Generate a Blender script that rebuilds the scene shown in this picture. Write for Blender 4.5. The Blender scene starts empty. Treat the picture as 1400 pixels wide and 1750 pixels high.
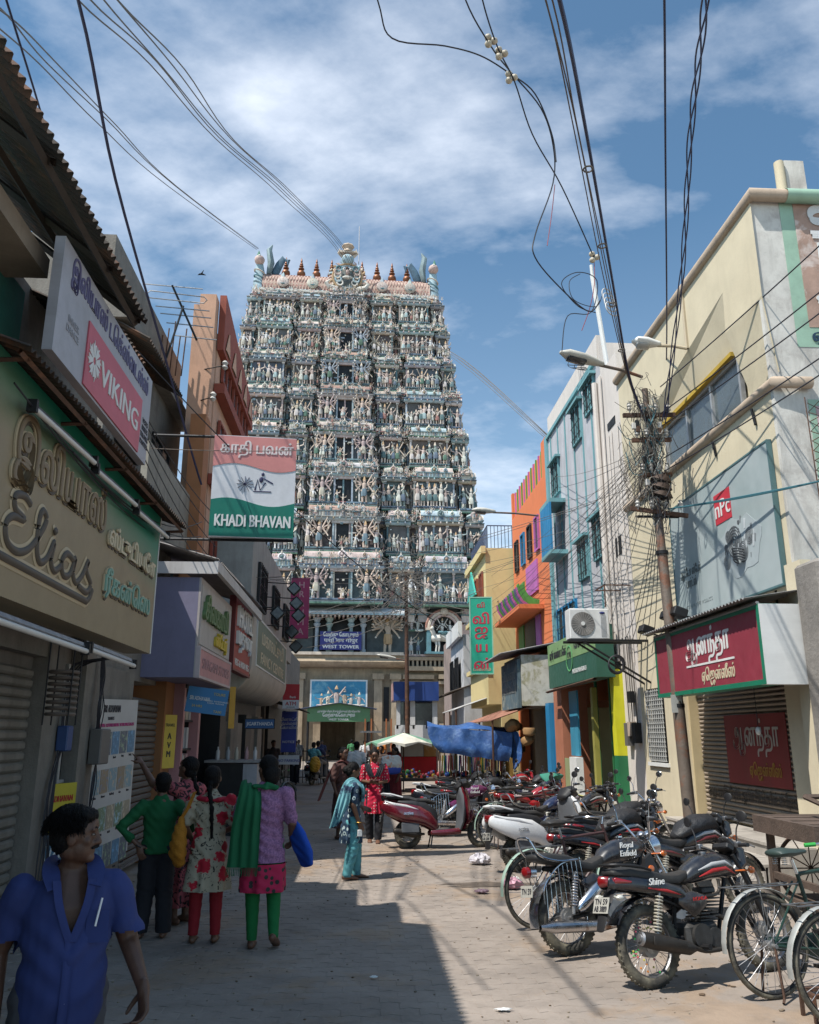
import bpy, math, random
import numpy as np
from mathutils import Vector as V, Matrix as MX, noise
S = bpy.context.scene
COL = S.collection
R = math.radians
rnd = random.Random(7)

# ---------------------------------------------------------------- camera
cd = bpy.data.cameras.new('camera')
cam = bpy.data.objects.new('camera', cd)
COL.objects.link(cam)
cam.location = (0, 0, 1.62)
cam.rotation_euler = (R(90 + 15.3), 0, R(-3.155))
cd.sensor_fit = 'VERTICAL'
cd.sensor_height = 24
cd.lens = 24 * 1400 / 1750
cd.clip_start = 0.05
cd.clip_end = 2000
S.camera = cam
# ---------------------------------------------------------------- light
SUN = V((-0.50, -0.30, 1.0)).normalized()
elev = math.asin(SUN.z)
sl = bpy.data.lights.new('sun', 'SUN')
sl.energy = 5.0
sl.angle = R(0.5)
sl.color = (1.0, 0.955, 0.88)
so = bpy.data.objects.new('sun', sl)
COL.objects.link(so)
so.rotation_euler = SUN.to_track_quat('Z', 'Y').to_euler()
so.location = (0, 0, 60)
W = bpy.data.worlds.new('World')
S.world = W
W.use_nodes = True
nt = W.node_tree
nt.nodes.clear()
def N(t, typ, **kw):
    n = t.nodes.new(typ)
    for k, v in kw.items():
        setattr(n, k, v)
    return n
out = N(nt, 'ShaderNodeOutputWorld')
sky = N(nt, 'ShaderNodeTexSky', sky_type='NISHITA')
sky.sun_disc = False
sky.sun_elevation = elev
sky.sun_rotation = math.atan2(SUN.x, SUN.y)
sky.air_density = 1.0
sky.dust_density = 0.6
sky.ozone_density = 2.2
bg = N(nt, 'ShaderNodeBackground')
bg.inputs[1].default_value = 0.092
tc = N(nt, 'ShaderNodeTexCoord')
sep = N(nt, 'ShaderNodeSeparateXYZ')
nt.links.new(tc.outputs['Generated'], sep.inputs[0])
def MA(t, op, a, b=None, clamp=False):
    n = N(t, 'ShaderNodeMath', operation=op)
    n.use_clamp = clamp
    for i, q in enumerate((a, b)):
        if q is None: continue
        if isinstance(q, (int, float)): n.inputs[i].default_value = q
        else: t.links.new(q, n.inputs[i])
    return n.outputs[0]
den = MA(nt, 'ADD', MA(nt, 'MAXIMUM', sep.outputs[2], 0.0), 0.22)
cmb = N(nt, 'ShaderNodeCombineXYZ')
nt.links.new(MA(nt, 'DIVIDE', sep.outputs[0], den), cmb.inputs[0])
nt.links.new(MA(nt, 'DIVIDE', sep.outputs[1], den), cmb.inputs[1])
mp = N(nt, 'ShaderNodeMapping')
mp.inputs['Location'].default_value = CLOUD = (3.1, 1.75, 0.0)
mp.inputs['Rotation'].default_value = (0, 0, R(35))
mp.inputs['Scale'].default_value = (1.0, 1.35, 1)
nt.links.new(cmb.outputs[0], mp.inputs[0])
n1 = N(nt, 'ShaderNodeTexNoise'); n1.inputs['Scale'].default_value = 1.15; n1.inputs['Detail'].default_value = 9; n1.inputs['Roughness'].default_value = 0.55; n1.inputs['Distortion'].default_value = 0.35
n2 = N(nt, 'ShaderNodeTexNoise'); n2.inputs['Scale'].default_value = 5.5; n2.inputs['Detail'].default_value = 8; n2.inputs['Roughness'].default_value = 0.6
nt.links.new(mp.outputs[0], n1.inputs[0]); nt.links.new(mp.outputs[0], n2.inputs[0])
s1 = MA(nt, 'ADD', n1.outputs[0], MA(nt, 'MULTIPLY', MA(nt, 'SUBTRACT', n2.outputs[0], 0.5), 0.35))
for d_, r_, g_ in (((-.2, .72, .66), .05, .045), ((-.03, .78, .62), .05, .105), ((.06, .82, .57), .04, .07), ((-.15, .85, .50), .03, .10), ((.28, .75, .60), .10, .05), ((.17, .95, .26), .02, .07), ((-.45, .7, .55), .08, .04)):
    vm = N(nt, 'ShaderNodeVectorMath', operation='DOT_PRODUCT'); nt.links.new(tc.outputs['Generated'], vm.inputs[0]); vm.inputs[1].default_value = V(d_).normalized()
    s1 = MA(nt, 'ADD', s1, MA(nt, 'MULTIPLY', MA(nt, 'DIVIDE', MA(nt, 'SUBTRACT', vm.outputs['Value'], 1 - r_), r_, True), g_))
cr = N(nt, 'ShaderNodeValToRGB')
e = cr.color_ramp.elements
e[0].position = 0.515; e[0].color = (0, 0, 0, 1)
e[1].position = 0.80; e[1].color = (1, 1, 1, 1)
m_ = cr.color_ramp.elements.new(0.62); m_.color = (0.34, 0.34, 0.34, 1)
nt.links.new(s1, cr.inputs[0])
# thin veil towards the horizon
veil = MA(nt, 'MULTIPLY', MA(nt, 'SUBTRACT', 0.55, sep.outputs[2], True), 0.35)
fac = MA(nt, 'ADD', MA(nt, 'MULTIPLY', cr.outputs[0], 0.75), veil, True)
mxc = N(nt, 'ShaderNodeMix', data_type='RGBA')
nt.links.new(fac, mxc.inputs['Factor'])
tint = N(nt, 'ShaderNodeMix', data_type='RGBA', blend_type='MULTIPLY')
tint.inputs['Factor'].default_value = 1.0
tint.inputs['B'].default_value = (1.22, 1.52, 1.48, 1)
nt.links.new(sky.outputs[0], tint.inputs['A'])
nt.links.new(tint.outputs['Result'], mxc.inputs['A'])
mxc.inputs['B'].default_value = (11.5, 12.2, 13.4, 1)
nt.links.new(mxc.outputs['Result'], bg.inputs[0])
nt.links.new(bg.outputs[0], out.inputs[0])
S.view_settings.view_transform = 'Standard'
S.view_settings.look = 'None'
S.view_settings.exposure = 0.22
S.view_settings.gamma = 1
S.view_settings.use_curve_mapping = False
S.cycles.max_bounces = 6
S.cycles.diffuse_bounces = 1
S.cycles.glossy_bounces = 3
S.cycles.transmission_bounces = 3

# ---------------------------------------------------------------- materials
MC = {}
def rgb(c):
    if isinstance(c, str):
        c = c.lstrip('#')
        c = [int(c[i:i + 2], 16) / 255 for i in (0, 2, 4)]
        return tuple((x / 12.92 if x <= .04045 else ((x + .055) / 1.055) ** 2.4) for x in c)
    return tuple(c)
def mat(name, col=(.5, .5, .5), rough=.6, metal=0, var=.12, vs=3, bump=.15, bs=30, dirt=0, coat=0, c2=None, pat=None, ps=20, emit=0, attr=False, trans=0, world=False, alpha=1, spec=None):
    """one plain procedural surface: base colour, grain, wear with a shape of its own, fine relief"""
    if name in MC: return MC[name]
    m = bpy.data.materials.new(name); MC[name] = m
    m.use_nodes = True
    t = m.node_tree; L = t.links.new
    b = t.nodes['Principled BSDF']
    col = rgb(col)
    b.inputs['Roughness'].default_value = rough
    b.inputs['Metallic'].default_value = metal
    if coat: b.inputs['Coat Weight'].default_value = coat; b.inputs['Coat Roughness'].default_value = .06
    if spec is not None: b.inputs['Specular IOR Level'].default_value = spec
    if trans: b.inputs['Transmission Weight'].default_value = trans
    if emit: b.inputs['Emission Color'].default_value = (*col, 1); b.inputs['Emission Strength'].default_value = emit
    if world:
        g = N(t, 'ShaderNodeNewGeometry'); co = g.outputs['Position']
    else:
        g = N(t, 'ShaderNodeTexCoord'); co = g.outputs['Object']
    def noise_(sc, det=4, ro=.6, dist=0, vec=co):
        n = N(t, 'ShaderNodeTexNoise'); n.inputs['Scale'].default_value = sc; n.inputs['Detail'].default_value = det
        n.inputs['Roughness'].default_value = ro; n.inputs['Distortion'].default_value = dist
        L(vec, n.inputs[0]); return n.outputs[0]
    def mix(f, a, c, bt='MIX'):
        n = N(t, 'ShaderNodeMix', data_type='RGBA', blend_type=bt)
        if isinstance(f, (int, float)): n.inputs['Factor'].default_value = f
        else: L(f, n.inputs['Factor'])
        for s, q in (('A', a), ('B', c)):
            if isinstance(q, tuple): n.inputs[s].default_value = (*q, 1) if len(q) == 3 else q
            else: L(q, n.inputs[s])
        return n.outputs['Result']
    def ramp(f, p0, p1, inv=False):
        n = N(t, 'ShaderNodeMapRange'); L(f, n.inputs[0])
        n.inputs[1].default_value = p0; n.inputs[2].default_value = p1
        n.inputs[3].default_value = 1 if inv else 0; n.inputs[4].default_value = 0 if inv else 1
        return n.outputs[0]
    def vor(sc, feat='F1', rand=1, vec=co):
        n = N(t, 'ShaderNodeTexVoronoi', feature=feat); n.inputs['Scale'].default_value = sc
        n.inputs['Randomness'].default_value = rand; L(vec, n.inputs['Vector']); return n
    c = col
    if attr:
        a = N(t, 'ShaderNodeAttribute', attribute_name='Paint'); c = a.outputs['Color']
    if c2 is not None:
        c2 = rgb(c2)
        if pat == 'dots': f = ramp(vor(ps, rand=.25).outputs['Distance'], .22, .27, True)
        elif pat == 'spots': f = ramp(vor(ps).outputs['Distance'], .3, .36, True)
        elif pat == 'rings':
            d = vor(ps, rand=.5).outputs['Distance']; f = MA(t, 'MULTIPLY', ramp(d, .16, .2), ramp(d, .32, .36, True))
        elif pat == 'worn': f = ramp(noise_(ps, 8, .7, .4), .52, .60)
        elif pat == 'leaf': f = ramp(noise_(ps, 3, .5, 1.6), .53, .57)
        elif pat == 'weave': f = ramp(noise_(ps * 4, 2, .7), .4, .6)
        elif pat == 'check':
            n = N(t, 'ShaderNodeTexBrick'); L(co, n.inputs[0]); n.inputs['Scale'].default_value = ps
            f = ramp(n.outputs['Fac'], .4, .6)
        elif pat == 'floral':
            a1 = ramp(noise_(ps * 1.8, 3, .5, 2.0), .60, .64)
            c = mix(a1, c, (.035, .03, .025))
            d = vor(ps * .55).outputs['Distance']
            dd = MA(t, 'ADD', d, MA(t, 'MULTIPLY', MA(t, 'SUBTRACT', noise_(ps * 3), .5), .55))
            f = ramp(dd, .33, .37, True)
        else: f = ramp(noise_(ps, 4, .6), .42, .58)
        c = mix(f, c, c2)
    if var:
        n = noise_(vs, 7, .62)
        k = N(t, 'ShaderNodeMapRange'); L(n, k.inputs[0]); k.inputs[1].default_value = .3; k.inputs[2].default_value = .7
        k.inputs[3].default_value = 1 - var; k.inputs[4].default_value = 1 + var
        cb = N(t, 'ShaderNodeCombineColor')
        for i in range(3): L(k.outputs[0], cb.inputs[i])
        c = mix(1.0, c, cb.outputs[0], 'MULTIPLY')
    if dirt:
        mpn = N(t, 'ShaderNodeMapping'); mpn.inputs['Scale'].default_value = (2.2, 2.2, .35); L(co, mpn.inputs[0])
        f1 = ramp(noise_(1.6, 9, .7, .3, mpn.outputs[0]), .48, .72)
        f2 = ramp(noise_(9, 6, .7), .5, .75)
        f = MA(t, 'MULTIPLY', MA(t, 'MAXIMUM', f1, MA(t, 'MULTIPLY', f2, .5)), dirt)
        c = mix(f, c, (.075, .062, .048))
    if isinstance(c, tuple): b.inputs['Base Color'].default_value = (*c, 1)
    else: L(c, b.inputs['Base Color'])
    if bump:
        bn = N(t, 'ShaderNodeBump'); bn.inputs['Strength'].default_value = bump; bn.inputs['Distance'].default_value = .02 if bs < 100 else .004
        L(noise_(bs, 5, .65), bn.inputs['Height']); L(bn.outputs[0], b.inputs['Normal'])
    if rough < .5 and not trans:
        L(MA(t, 'ADD', MA(t, 'MULTIPLY', ramp(noise_(vs * 4, 6), .35, .7), .22), rough), b.inputs['Roughness'])
    return m

PM = mat('sculpture_paint', attr=True, rough=.75, var=.25, vs=2.2, bump=.3, bs=9, dirt=.42)
chrome = mat('chrome', (.62, .63, .66), .12, 1, var=.06, bump=0)
steel = mat('dull_steel', (.34, .34, .35), .42, 1, var=.2, vs=12, bump=.1)
alu = mat('cast_aluminium', (.36, .36, .36), .45, .9, var=.2, vs=14, bump=.2, bs=80)
rubber = mat('tyre_rubber', (.04, .038, .034), .85, var=.3, vs=8, bump=.3, bs=90, c2=(.15, .135, .10), pat='mud', ps=4)
blackp = mat('black_plastic', (.018, .018, .02), .5, var=.15, bump=.15, bs=120)
seatv = mat('black_seat_vinyl', (.02, .02, .021), .6, dirt=.6, var=.15, bump=.25, bs=160)
blackgloss = mat('black_gloss_paint', (.010, .012, .018), .2, coat=.6, var=.1, bump=0, dirt=.55)
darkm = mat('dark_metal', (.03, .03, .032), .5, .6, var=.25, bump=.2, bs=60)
rust = mat('rusty_iron', (.10, .055, .038), .75, .3, var=.3, vs=7, bump=.3, bs=40, c2=(.17, .08, .045), pat='worn', ps=5)
whitep = mat('white_paint', (.72, .72, .70), .45, var=.06, dirt=.12, bump=.05)
glassm = mat('dark_glass', (.035, .04, .045), .08, 0, var=.1, bump=0, spec=.8)
mirrorm = mat('mirror_glass', (.75, .8, .85), .03, 1, var=0, bump=0)
redlens = mat('red_lens', (.20, .006, .008), .12, coat=1, var=0, bump=0)
orangelens = mat('orange_lens', (.55, .12, .01), .15, coat=1, var=0, bump=0)
wirem = mat('black_cable', (.022, .022, .03), .6, var=.1, bump=0)
bluewire = mat('navy_cable', (.018, .022, .07), .55, var=.1, bump=0)
greywire = mat('grey_cable', (.13, .115, .10), .7, var=.3, vs=3, bump=0)
porcelain = mat('porcelain', (.55, .52, .48), .3, var=.2, dirt=.3, bump=0)

# ---------------------------------------------------------------- mesh builder
def frame_z(d, ref=None):
    d = V(d).normalized()
    if ref is None: ref = V((0, 0, 1)) if abs(d.z) < .9 else V((0, 1, 0))
    x = V(ref).cross(d)
    if x.length < 1e-5: x = V((1, 0, 0)).cross(d)
    x.normalize(); y = d.cross(x)
    return MX((x, y, d)).transposed()
def T(x=0, y=0, z=0, rz=0, rx=0, ry=0, s=1):
    m = MX.Translation((x, y, z)) @ MX.Rotation(rz, 4, 'Z') @ MX.Rotation(ry, 4, 'Y') @ MX.Rotation(rx, 4, 'X')
    if s != 1: m = m @ (MX.Diagonal((*s, 1)) if isinstance(s, tuple) else MX.Scale(s, 4))
    return m
class MB:
    def __init__(s, M=None): s.v = []; s.f = []; s.mi = []; s.c = []; s.M = M; s.cur = 0; s.col = None
    def add(s, vs, fs, mi=None, col=None, M=None):
        k = len(s.v)
        M = (s.M @ M) if (M is not None and s.M is not None) else (M if M is not None else s.M)
        if M is not None: vs = [tuple(M @ V(p)) for p in vs]
        s.v.extend(tuple(p) for p in vs)
        mi = s.cur if mi is None else mi; col = col or s.col
        for f in fs: s.f.append(tuple(i + k for i in f))
        s.mi.extend([mi] * len(fs)); s.c.extend([col] * len(fs))
        return s
    def box(s, x0, x1, y0, y1, z0, z1, **k):
        vs = [(x, y, z) for z in (z0, z1) for y in (y0, y1) for x in (x0, x1)]
        return s.add(vs, [(0, 2, 3, 1), (4, 5, 7, 6), (0, 1, 5, 4), (2, 6, 7, 3), (0, 4, 6, 2), (1, 3, 7, 5)], **k)
    def cbox(s, c, d, M=None, bev=0, **k):
        x, y, z = (q / 2 for q in d)
        Mt = MX.Translation(c) @ M if M is not None else MX.Translation(c)
        if not bev: return s.box(-x, x, -y, y, -z, z, M=Mt, **k)
        b = bev; vs = []; 
        for sz in (-1, 1):
            for (px, py) in ((x - b, y), (x, y - b), (x, -y + b), (x - b, -y), (-x + b, -y), (-x, -y + b), (-x, y - b), (-x + b, y)):
                vs.append((px, py, sz * (z - b)))
        for sz in (-1, 1):
            for (px, py) in ((x - b, y - b), (x - b, -y + b), (-x + b, -y + b), (-x + b, y - b)):
                vs.append((px, py, sz * z))
        fs = [(i, (i + 1) % 8, 8 + (i + 1) % 8, 8 + i) for i in range(8)]
        fs = [f[::-1] for f in fs]
        fs += [(16, 17, 18, 19), (23, 22, 21, 20)]
        for o, t_, fl in ((0, 16, 0), (8, 20, 1)):
            for i, (a, b_) in enumerate(((1, 2), (3, 4), (5, 6), (7, 0))):
                p = [t_ + (0, 1, 2, 3)[i], t_ + (1, 2, 3, 0)[i]]
                q = (o + a, o + b_, p[1], p[0]); fs.append(q[::-1] if not fl else q)
            for i, (a, b_) in enumerate(((0, 1), (2, 3), (4, 5), (6, 7))):
                q = (o + a, o + b_, t_ + i); fs.append(q[::-1] if not fl else q)
        return s.add(vs, fs, M=Mt, **k)
    def cyl(s, p0, p1, r0, r1=None, n=10, cap=True, **k):
        r1 = r0 if r1 is None else r1
        p0 = V(p0); p1 = V(p1); F = frame_z(p1 - p0)
        vs = []
        for p, r in ((p0, r0), (p1, r1)):
            for i in range(n):
                a = 2 * math.pi * i / n
                vs.append(p + F @ V((math.cos(a) * r, math.sin(a) * r, 0)))
        fs = [(i, (i + 1) % n, n + (i + 1) % n, n + i) for i in range(n)]
        if cap: fs += [tuple(range(n))[::-1], tuple(range(n, 2 * n))]
        return s.add(vs, fs, **k)
    def lathe(s, prof, n=14, M=None, a0=0, a1=2 * math.pi, **k):
        full = abs(a1 - a0 - 2 * math.pi) < 1e-6
        m = n if full else n + 1
        vs = []
        for r, z in prof:
            for i in range(m):
                a = a0 + (a1 - a0) * i / n
                vs.append((r * math.cos(a), r * math.sin(a), z))
        fs = []
        for j in range(len(prof) - 1):
            for i in range(n):
                i2 = (i + 1) % m
                fs.append((j * m + i, j * m + i2, (j + 1) * m + i2, (j + 1) * m + i))
        if full:
            if prof[0][0] > 1e-4: fs.append(tuple(range(m))[::-1])
            if prof[-1][0] > 1e-4: fs.append(tuple(range((len(prof) - 1) * m, len(prof) * m)))
        return s.add(vs, fs, M=M, **k)
    def ball(s, c, r, nu=10, nv=7, M=None, **k):
        if isinstance(r, (int, float)): r = (r, r, r)
        prof = [(math.sin(math.pi * j / nv), -math.cos(math.pi * j / nv)) for j in range(nv + 1)]
        prof[0] = (0.02, -1); prof[-1] = (0.02, 1)
        Mt = MX.Translation(c) @ (M if M is not None else MX()) @ MX.Diagonal((*r, 1))
        return s.lathe(prof, nu, M=Mt, **k)
    def loft(s, pts, rx, ry=None, ref=(1, 0, 0), n=12, cap=True, sq=1, **k):
        """elliptical rings along a path; rx lies along ref"""
        pts = [V(p) for p in pts]
        ry = ry or rx
        if isinstance(rx, (int, float)): rx = [rx] * len(pts)
        if isinstance(ry, (int, float)): ry = [ry] * len(pts)
        P = []
        for i, p in enumerate(pts):
            a = pts[max(i - 1, 0)]; b = pts[min(i + 1, len(pts) - 1)]
            P.append((p, (b - a).normalized(), rx[i], ry[i]))
        if cap:
            p, d, a, b = P[0]; h = min(a, b)
            P = [(p - d * h * math.sin(t), d, a * math.cos(t), b * math.cos(t)) for t in (1.45, 1.0, .5)] + P
            p, d, a, b = P[-1]; h = min(a, b)
            P += [(p + d * h * math.sin(t), d, a * math.cos(t), b * math.cos(t)) for t in (.5, 1.0, 1.45)]
        vs = []
        ref = V(ref)
        for p, d, a, b in P:
            x = ref - d * ref.dot(d)
            if x.length < 1e-3: x = V((0, 1, 0)) - d * d.y
            x.normalize(); y = d.cross(x)
            for i in range(n):
                t = 2 * math.pi * i / n
                c_, s_ = math.cos(t), math.sin(t)
                if sq != 1:
                    c_ = math.copysign(abs(c_) ** sq, c_); s_ = math.copysign(abs(s_) ** sq, s_)
                vs.append(p + x * (a * c_) + y * (b * s_))
        fs = []
        for j in range(len(P) - 1):
            for i in range(n):
                fs.append((j * n + i, j * n + (i + 1) % n, (j + 1) * n + (i + 1) % n, (j + 1) * n + i))
        if cap: fs += [tuple(range(n))[::-1], tuple(range((len(P) - 1) * n, len(P) * n))]
        return s.add(vs, fs, **k)
    def tube(s, pts, r, n=6, smooth=0, **k):
        pts = [V(p) for p in pts]
        if smooth: pts = spline(pts, smooth)
        return s.loft(pts, r, r, ref=(.31, .77, .55), n=n, cap=False, **k)
    def prism(s, poly, th, M=None, **k):
        """polygon in x,y extruded to z = th"""
        n = len(poly)
        vs = [(x, y, 0) for x, y in poly] + [(x, y, th) for x, y in poly]
        fs = [tuple(range(n))[::-1], tuple(range(n, 2 * n))] + [(i, (i + 1) % n, n + (i + 1) % n, n + i) for i in range(n)]
        return s.add(vs, fs, M=M, **k)
    def torus(s, c, r, r2, nu=28, nv=8, M=None, fl=1, **k):
        vs = []
        for i in range(nu):
            a = 2 * math.pi * i / nu
            for j in range(nv):
                b = 2 * math.pi * j / nv
                q = r + r2 * math.cos(b)
                vs.append((q * math.cos(a), q * math.sin(a), r2 * fl * math.sin(b)))
        fs = [(i * nv + j, ((i + 1) % nu) * nv + j, ((i + 1) % nu) * nv + (j + 1) % nv, i * nv + (j + 1) % nv) for i in range(nu) for j in range(nv)]
        return s.add(vs, fs, M=MX.Translation(c) @ (M if M is not None else MX()), **k)
    def merge(s, o, M=None, col=None):
        s.add(o.v, [], M=M); k = len(s.v) - len(o.v)
        s.f.extend(tuple(i + k for i in f) for f in o.f); s.mi.extend(o.mi); s.c.extend(o.c if col is None else [col] * len(o.f))
        return s
    def mesh(s, name, mats, smooth=40):
        me = bpy.data.meshes.new(name)
        me.from_pydata(s.v, [], s.f)
        if not isinstance(mats, (list, tuple)): mats = [mats]
        for m in mats: me.materials.append(m)
        if len(mats) > 1: me.polygons.foreach_set('material_index', s.mi)
        if any(c is not None for c in s.c):
            a = me.attributes.new('Paint', 'FLOAT_COLOR', 'FACE')
            arr = np.ones((len(s.f), 4), dtype=np.float32)
            for i, c in enumerate(s.c): arr[i, :3] = c if c is not None else (.4, .38, .34)
            a.data.foreach_set('color', arr.ravel())
        if smooth:
            me.polygons.foreach_set('use_smooth', [True] * len(s.f))
            me.update()
            me.set_sharp_from_angle(angle=R(smooth))
        me.update()
        return me
    def build(s, name, mats, parent=None, smooth=40, **k):
        return link(s.mesh(name, mats, smooth), name, parent, **k)
def spline(pts, k):
    o = []
    n = len(pts)
    for i in range(n - 1):
        p0 = pts[max(i - 1, 0)]; p1 = pts[i]; p2 = pts[i + 1]; p3 = pts[min(i + 2, n - 1)]
        for j in range(k):
            t = j / k
            o.append(.5 * ((2 * p1) + (p2 - p0) * t + (2 * p0 - 5 * p1 + 4 * p2 - p3) * t * t + (3 * p1 - p0 - 3 * p2 + p3) * t ** 3))
    o.append(pts[-1])
    return o
def tag(o, label=None, cat=None, group=None, kind=None):
    if label: o['label'] = label
    if cat: o['category'] = cat
    if group: o['group'] = group
    if kind: o['kind'] = kind
    return o
def link(me, name, parent=None, label=None, cat=None, group=None, kind=None, M=None):
    o = bpy.data.objects.new(name, me)
    COL.objects.link(o)
    if parent is not None: 
        o.parent = parent
        if M is None and parent.get('_w'): o.location = tuple(-q for q in parent['_w'])
    if M is not None: o.matrix_local = M
    return tag(o, label, cat, group, kind)
def thing(name, label, cat, loc=(0, 0, 0), rz=0, group=None, world=False, kind=None, rot=None):
    o = bpy.data.objects.new(name, None); COL.objects.link(o)
    o.location = loc; o.rotation_euler = rot or (0, 0, rz); o.empty_display_size = .1
    if world: o['_w'] = tuple(loc)
    return tag(o, label, cat, group, kind)
def dup(o, parent=None, loc=None, rz=None, label=None, group=None, swap=None, rot=None, s=None):
    c = o.copy(); COL.objects.link(c)
    if parent is not None: c.parent = parent
    if swap and c.data:
        for i, sl_ in enumerate(c.material_slots):
            if sl_.material and sl_.material.name in swap:
                m_ = swap[sl_.material.name]; sl_.link = 'OBJECT'; sl_.material = m_
    if loc is not None: c.location = loc
    if rz is not None: c.rotation_euler = (0, 0, rz)
    if rot is not None: c.rotation_euler = rot
    if s is not None: c.scale = (s, s, s)
    if label: c['label'] = label
    if group: c['group'] = group
    for ch in list(o.children): dup(ch, c, swap=swap)
    return c
TXC = {}
def text_mb(mb, body, size, M, bold=0, ext=.004, fit=None, mi=None, col=None, shear=0, align='CENTER', sp=1.0, space=1.0):
    """letters as raised geometry, drawn in x (right) and y (up) of M"""
    key = (body, align, space, shear)
    if key not in TXC:
        c = bpy.data.curves.new('t', 'FONT'); c.body = body; c.size = 1; c.extrude = .5; c.align_x = align; c.align_y = 'CENTER'
        c.resolution_u = 3; c.space_character = space; c.shear = shear
        o = bpy.data.objects.new('t', c); COL.objects.link(o)
        dg = bpy.context.evaluated_depsgraph_get()
        me = bpy.data.meshes.new_from_object(o.evaluated_get(dg))
        vs = [tuple(v.co) for v in me.vertices]; fs = [tuple(p.vertices) for p in me.polygons]
        bpy.data.objects.remove(o); bpy.data.curves.remove(c); bpy.data.meshes.remove(me)
        TXC[key] = (vs, fs)
    vs, fs = TXC[key]
    if not vs: return
    x0 = min(v[0] for v in vs); x1 = max(v[0] for v in vs); y0 = min(v[1] for v in vs); y1 = max(v[1] for v in vs)
    sx = sy = size
    if fit: sx = fit / (x1 - x0)
    yc = (y0 + y1) / 2
    offs = [0] if not bold else [-bold, 0, bold]
    for k, d in enumerate(offs):
        mb.add([(x * sx + d, (y - yc) * sy + (abs(d) * .6 if k == 2 else 0), (z + .5) * ext + k * .0008) for x, y, z in vs], fs, M=M, mi=mi, col=col)
def facing(X, Y, Z, n, up=(0, 0, 1)):
    """matrix at X,Y,Z with local z = n and local y = up"""
    n = V(n).normalized(); up = V(up); x = up.cross(n).normalized(); y = n.cross(x)
    M = MX((x, y, n)).transposed().to_4x4(); M.translation = (X, Y, Z)
    return M
def cable(name, pts, r, m, label, group=None, cat='wire', sm=6, n=5):
    mb = MB(); mb.tube(pts, r, n, smooth=sm)
    return mb.build(name, m, label=label, cat=cat, group=group)
def cblock(name, m, parent, *bx, **k):
    mb = MB()
    for b in bx: mb.box(*b)
    return mb.build(name, m, parent, smooth=0, **k)
# ================================================================ GROUND
groundm = mat('dusty_paving', (.285, .24, .205), .9, var=.22, vs=.9, dirt=.35, bump=.35, bs=26, c2=(.30, .225, .165), pat='worn', ps=.55, world=True)
gm = MB(); gm.box(-300, 300, -60, 500, -1.0, 0.0)
ground = gm.build('ground', groundm, smooth=0, kind='structure')
pav = MB()
zig = [(0, 0), (.06, .022), (.12, 0), (.18, -.022), (.235, 0), (.235, .115), (.18, .093), (.12, .115), (.06, .137), (0, .115)]
def paver_geo(mb, M):
    n = 10; c = (.1175, .0575)
    vs = [(x, y, -.004) for x, y in zig] + [(c[0] + (x - c[0]) * .975, c[1] + (y - c[1]) * .95, .0035) for x, y in zig]
    mb.add(vs, [(i, (i + 1) % n, n + (i + 1) % n, n + i) for i in range(n)] + [tuple(range(n, 2 * n))], M=M)
pg = MB(); paver_geo(pg, None)
pme = pg.mesh('paver', groundm, 0)
spots = []
for j in range(int((17 - 3.6) / .121)):
    for i in range(int(5.9 / .24)):
        x = -2.75 + i * .24 + (j % 2) * .12; y = 3.6 + j * .121
        if x > 1.5 + .5 * math.sin(y * 1.3): continue
        spots.append((x, y))
vis = [s for s in spots if abs(s[0] * 1 - .055 * s[1]) < .47 * s[1] and s[1] > 4.75 and -1.6 < s[0]]
vis = set(sorted(vis, key=lambda s: s[1])[:290])
for s in spots:
    M = T(s[0], s[1], rnd.uniform(-.002, .0008), rnd.uniform(-.01, .01), rnd.uniform(-.006, .006), rnd.uniform(-.006, .006))
    if s in vis: link(pme, 'paver', ground, M=M)
    else: paver_geo(pav, M)
pav.build('paver_bed', groundm, ground, smooth=0, kind='stuff')
# worn kerb strip where dirt meets the paving on the right
# wet stain on the paving
wm = mat('damp_dirt', (.12, .092, .07), .7, var=.3, vs=6, bump=.3, bs=40)
st = MB()
pts = [(math.cos(a) * (.55 + .2 * math.sin(3 * a + 1) + .12 * math.sin(9 * a) + .07 * math.sin(17 * a)), math.sin(a) * (.17 + .04 * math.sin(5 * a)), 0) for a in [2 * math.pi * i / 48 for i in range(48)]]
st.add([(1.45 + x, 9.95 + y, .0062) for x, y, z in pts], [tuple(range(48))])
st.build('damp_patch', wm, ground, smooth=0)
# fallen grit and scraps of paper
gr = MB()
for i in range(900):
    x = rnd.uniform(-2.6, 4.0); y = rnd.uniform(4.6, 15); s_ = rnd.uniform(.004, .012)
    gr.ball((x, y, .006), (s_, s_ * rnd.uniform(.5, 1), s_ * .5), 4, 3)
for i in range(420):
    x = rnd.uniform(2.2, 4.0) if i % 3 else rnd.uniform(-2.7, -2.2); y = rnd.uniform(5.2, 15); s_ = rnd.uniform(.012, .035); gr.ball((x, y, .006), (s_, s_ * rnd.uniform(.3, .8), .004), 6, 3, M=MX.Rotation(rnd.random() * 3, 4, 'Z'))
gr.build('scattered_grit', mat('grit', (.30, .25, .19), .9, c2=(.12, .08, .05), pat='mud', ps=2.2, world=True), ground, kind='stuff')

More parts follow.
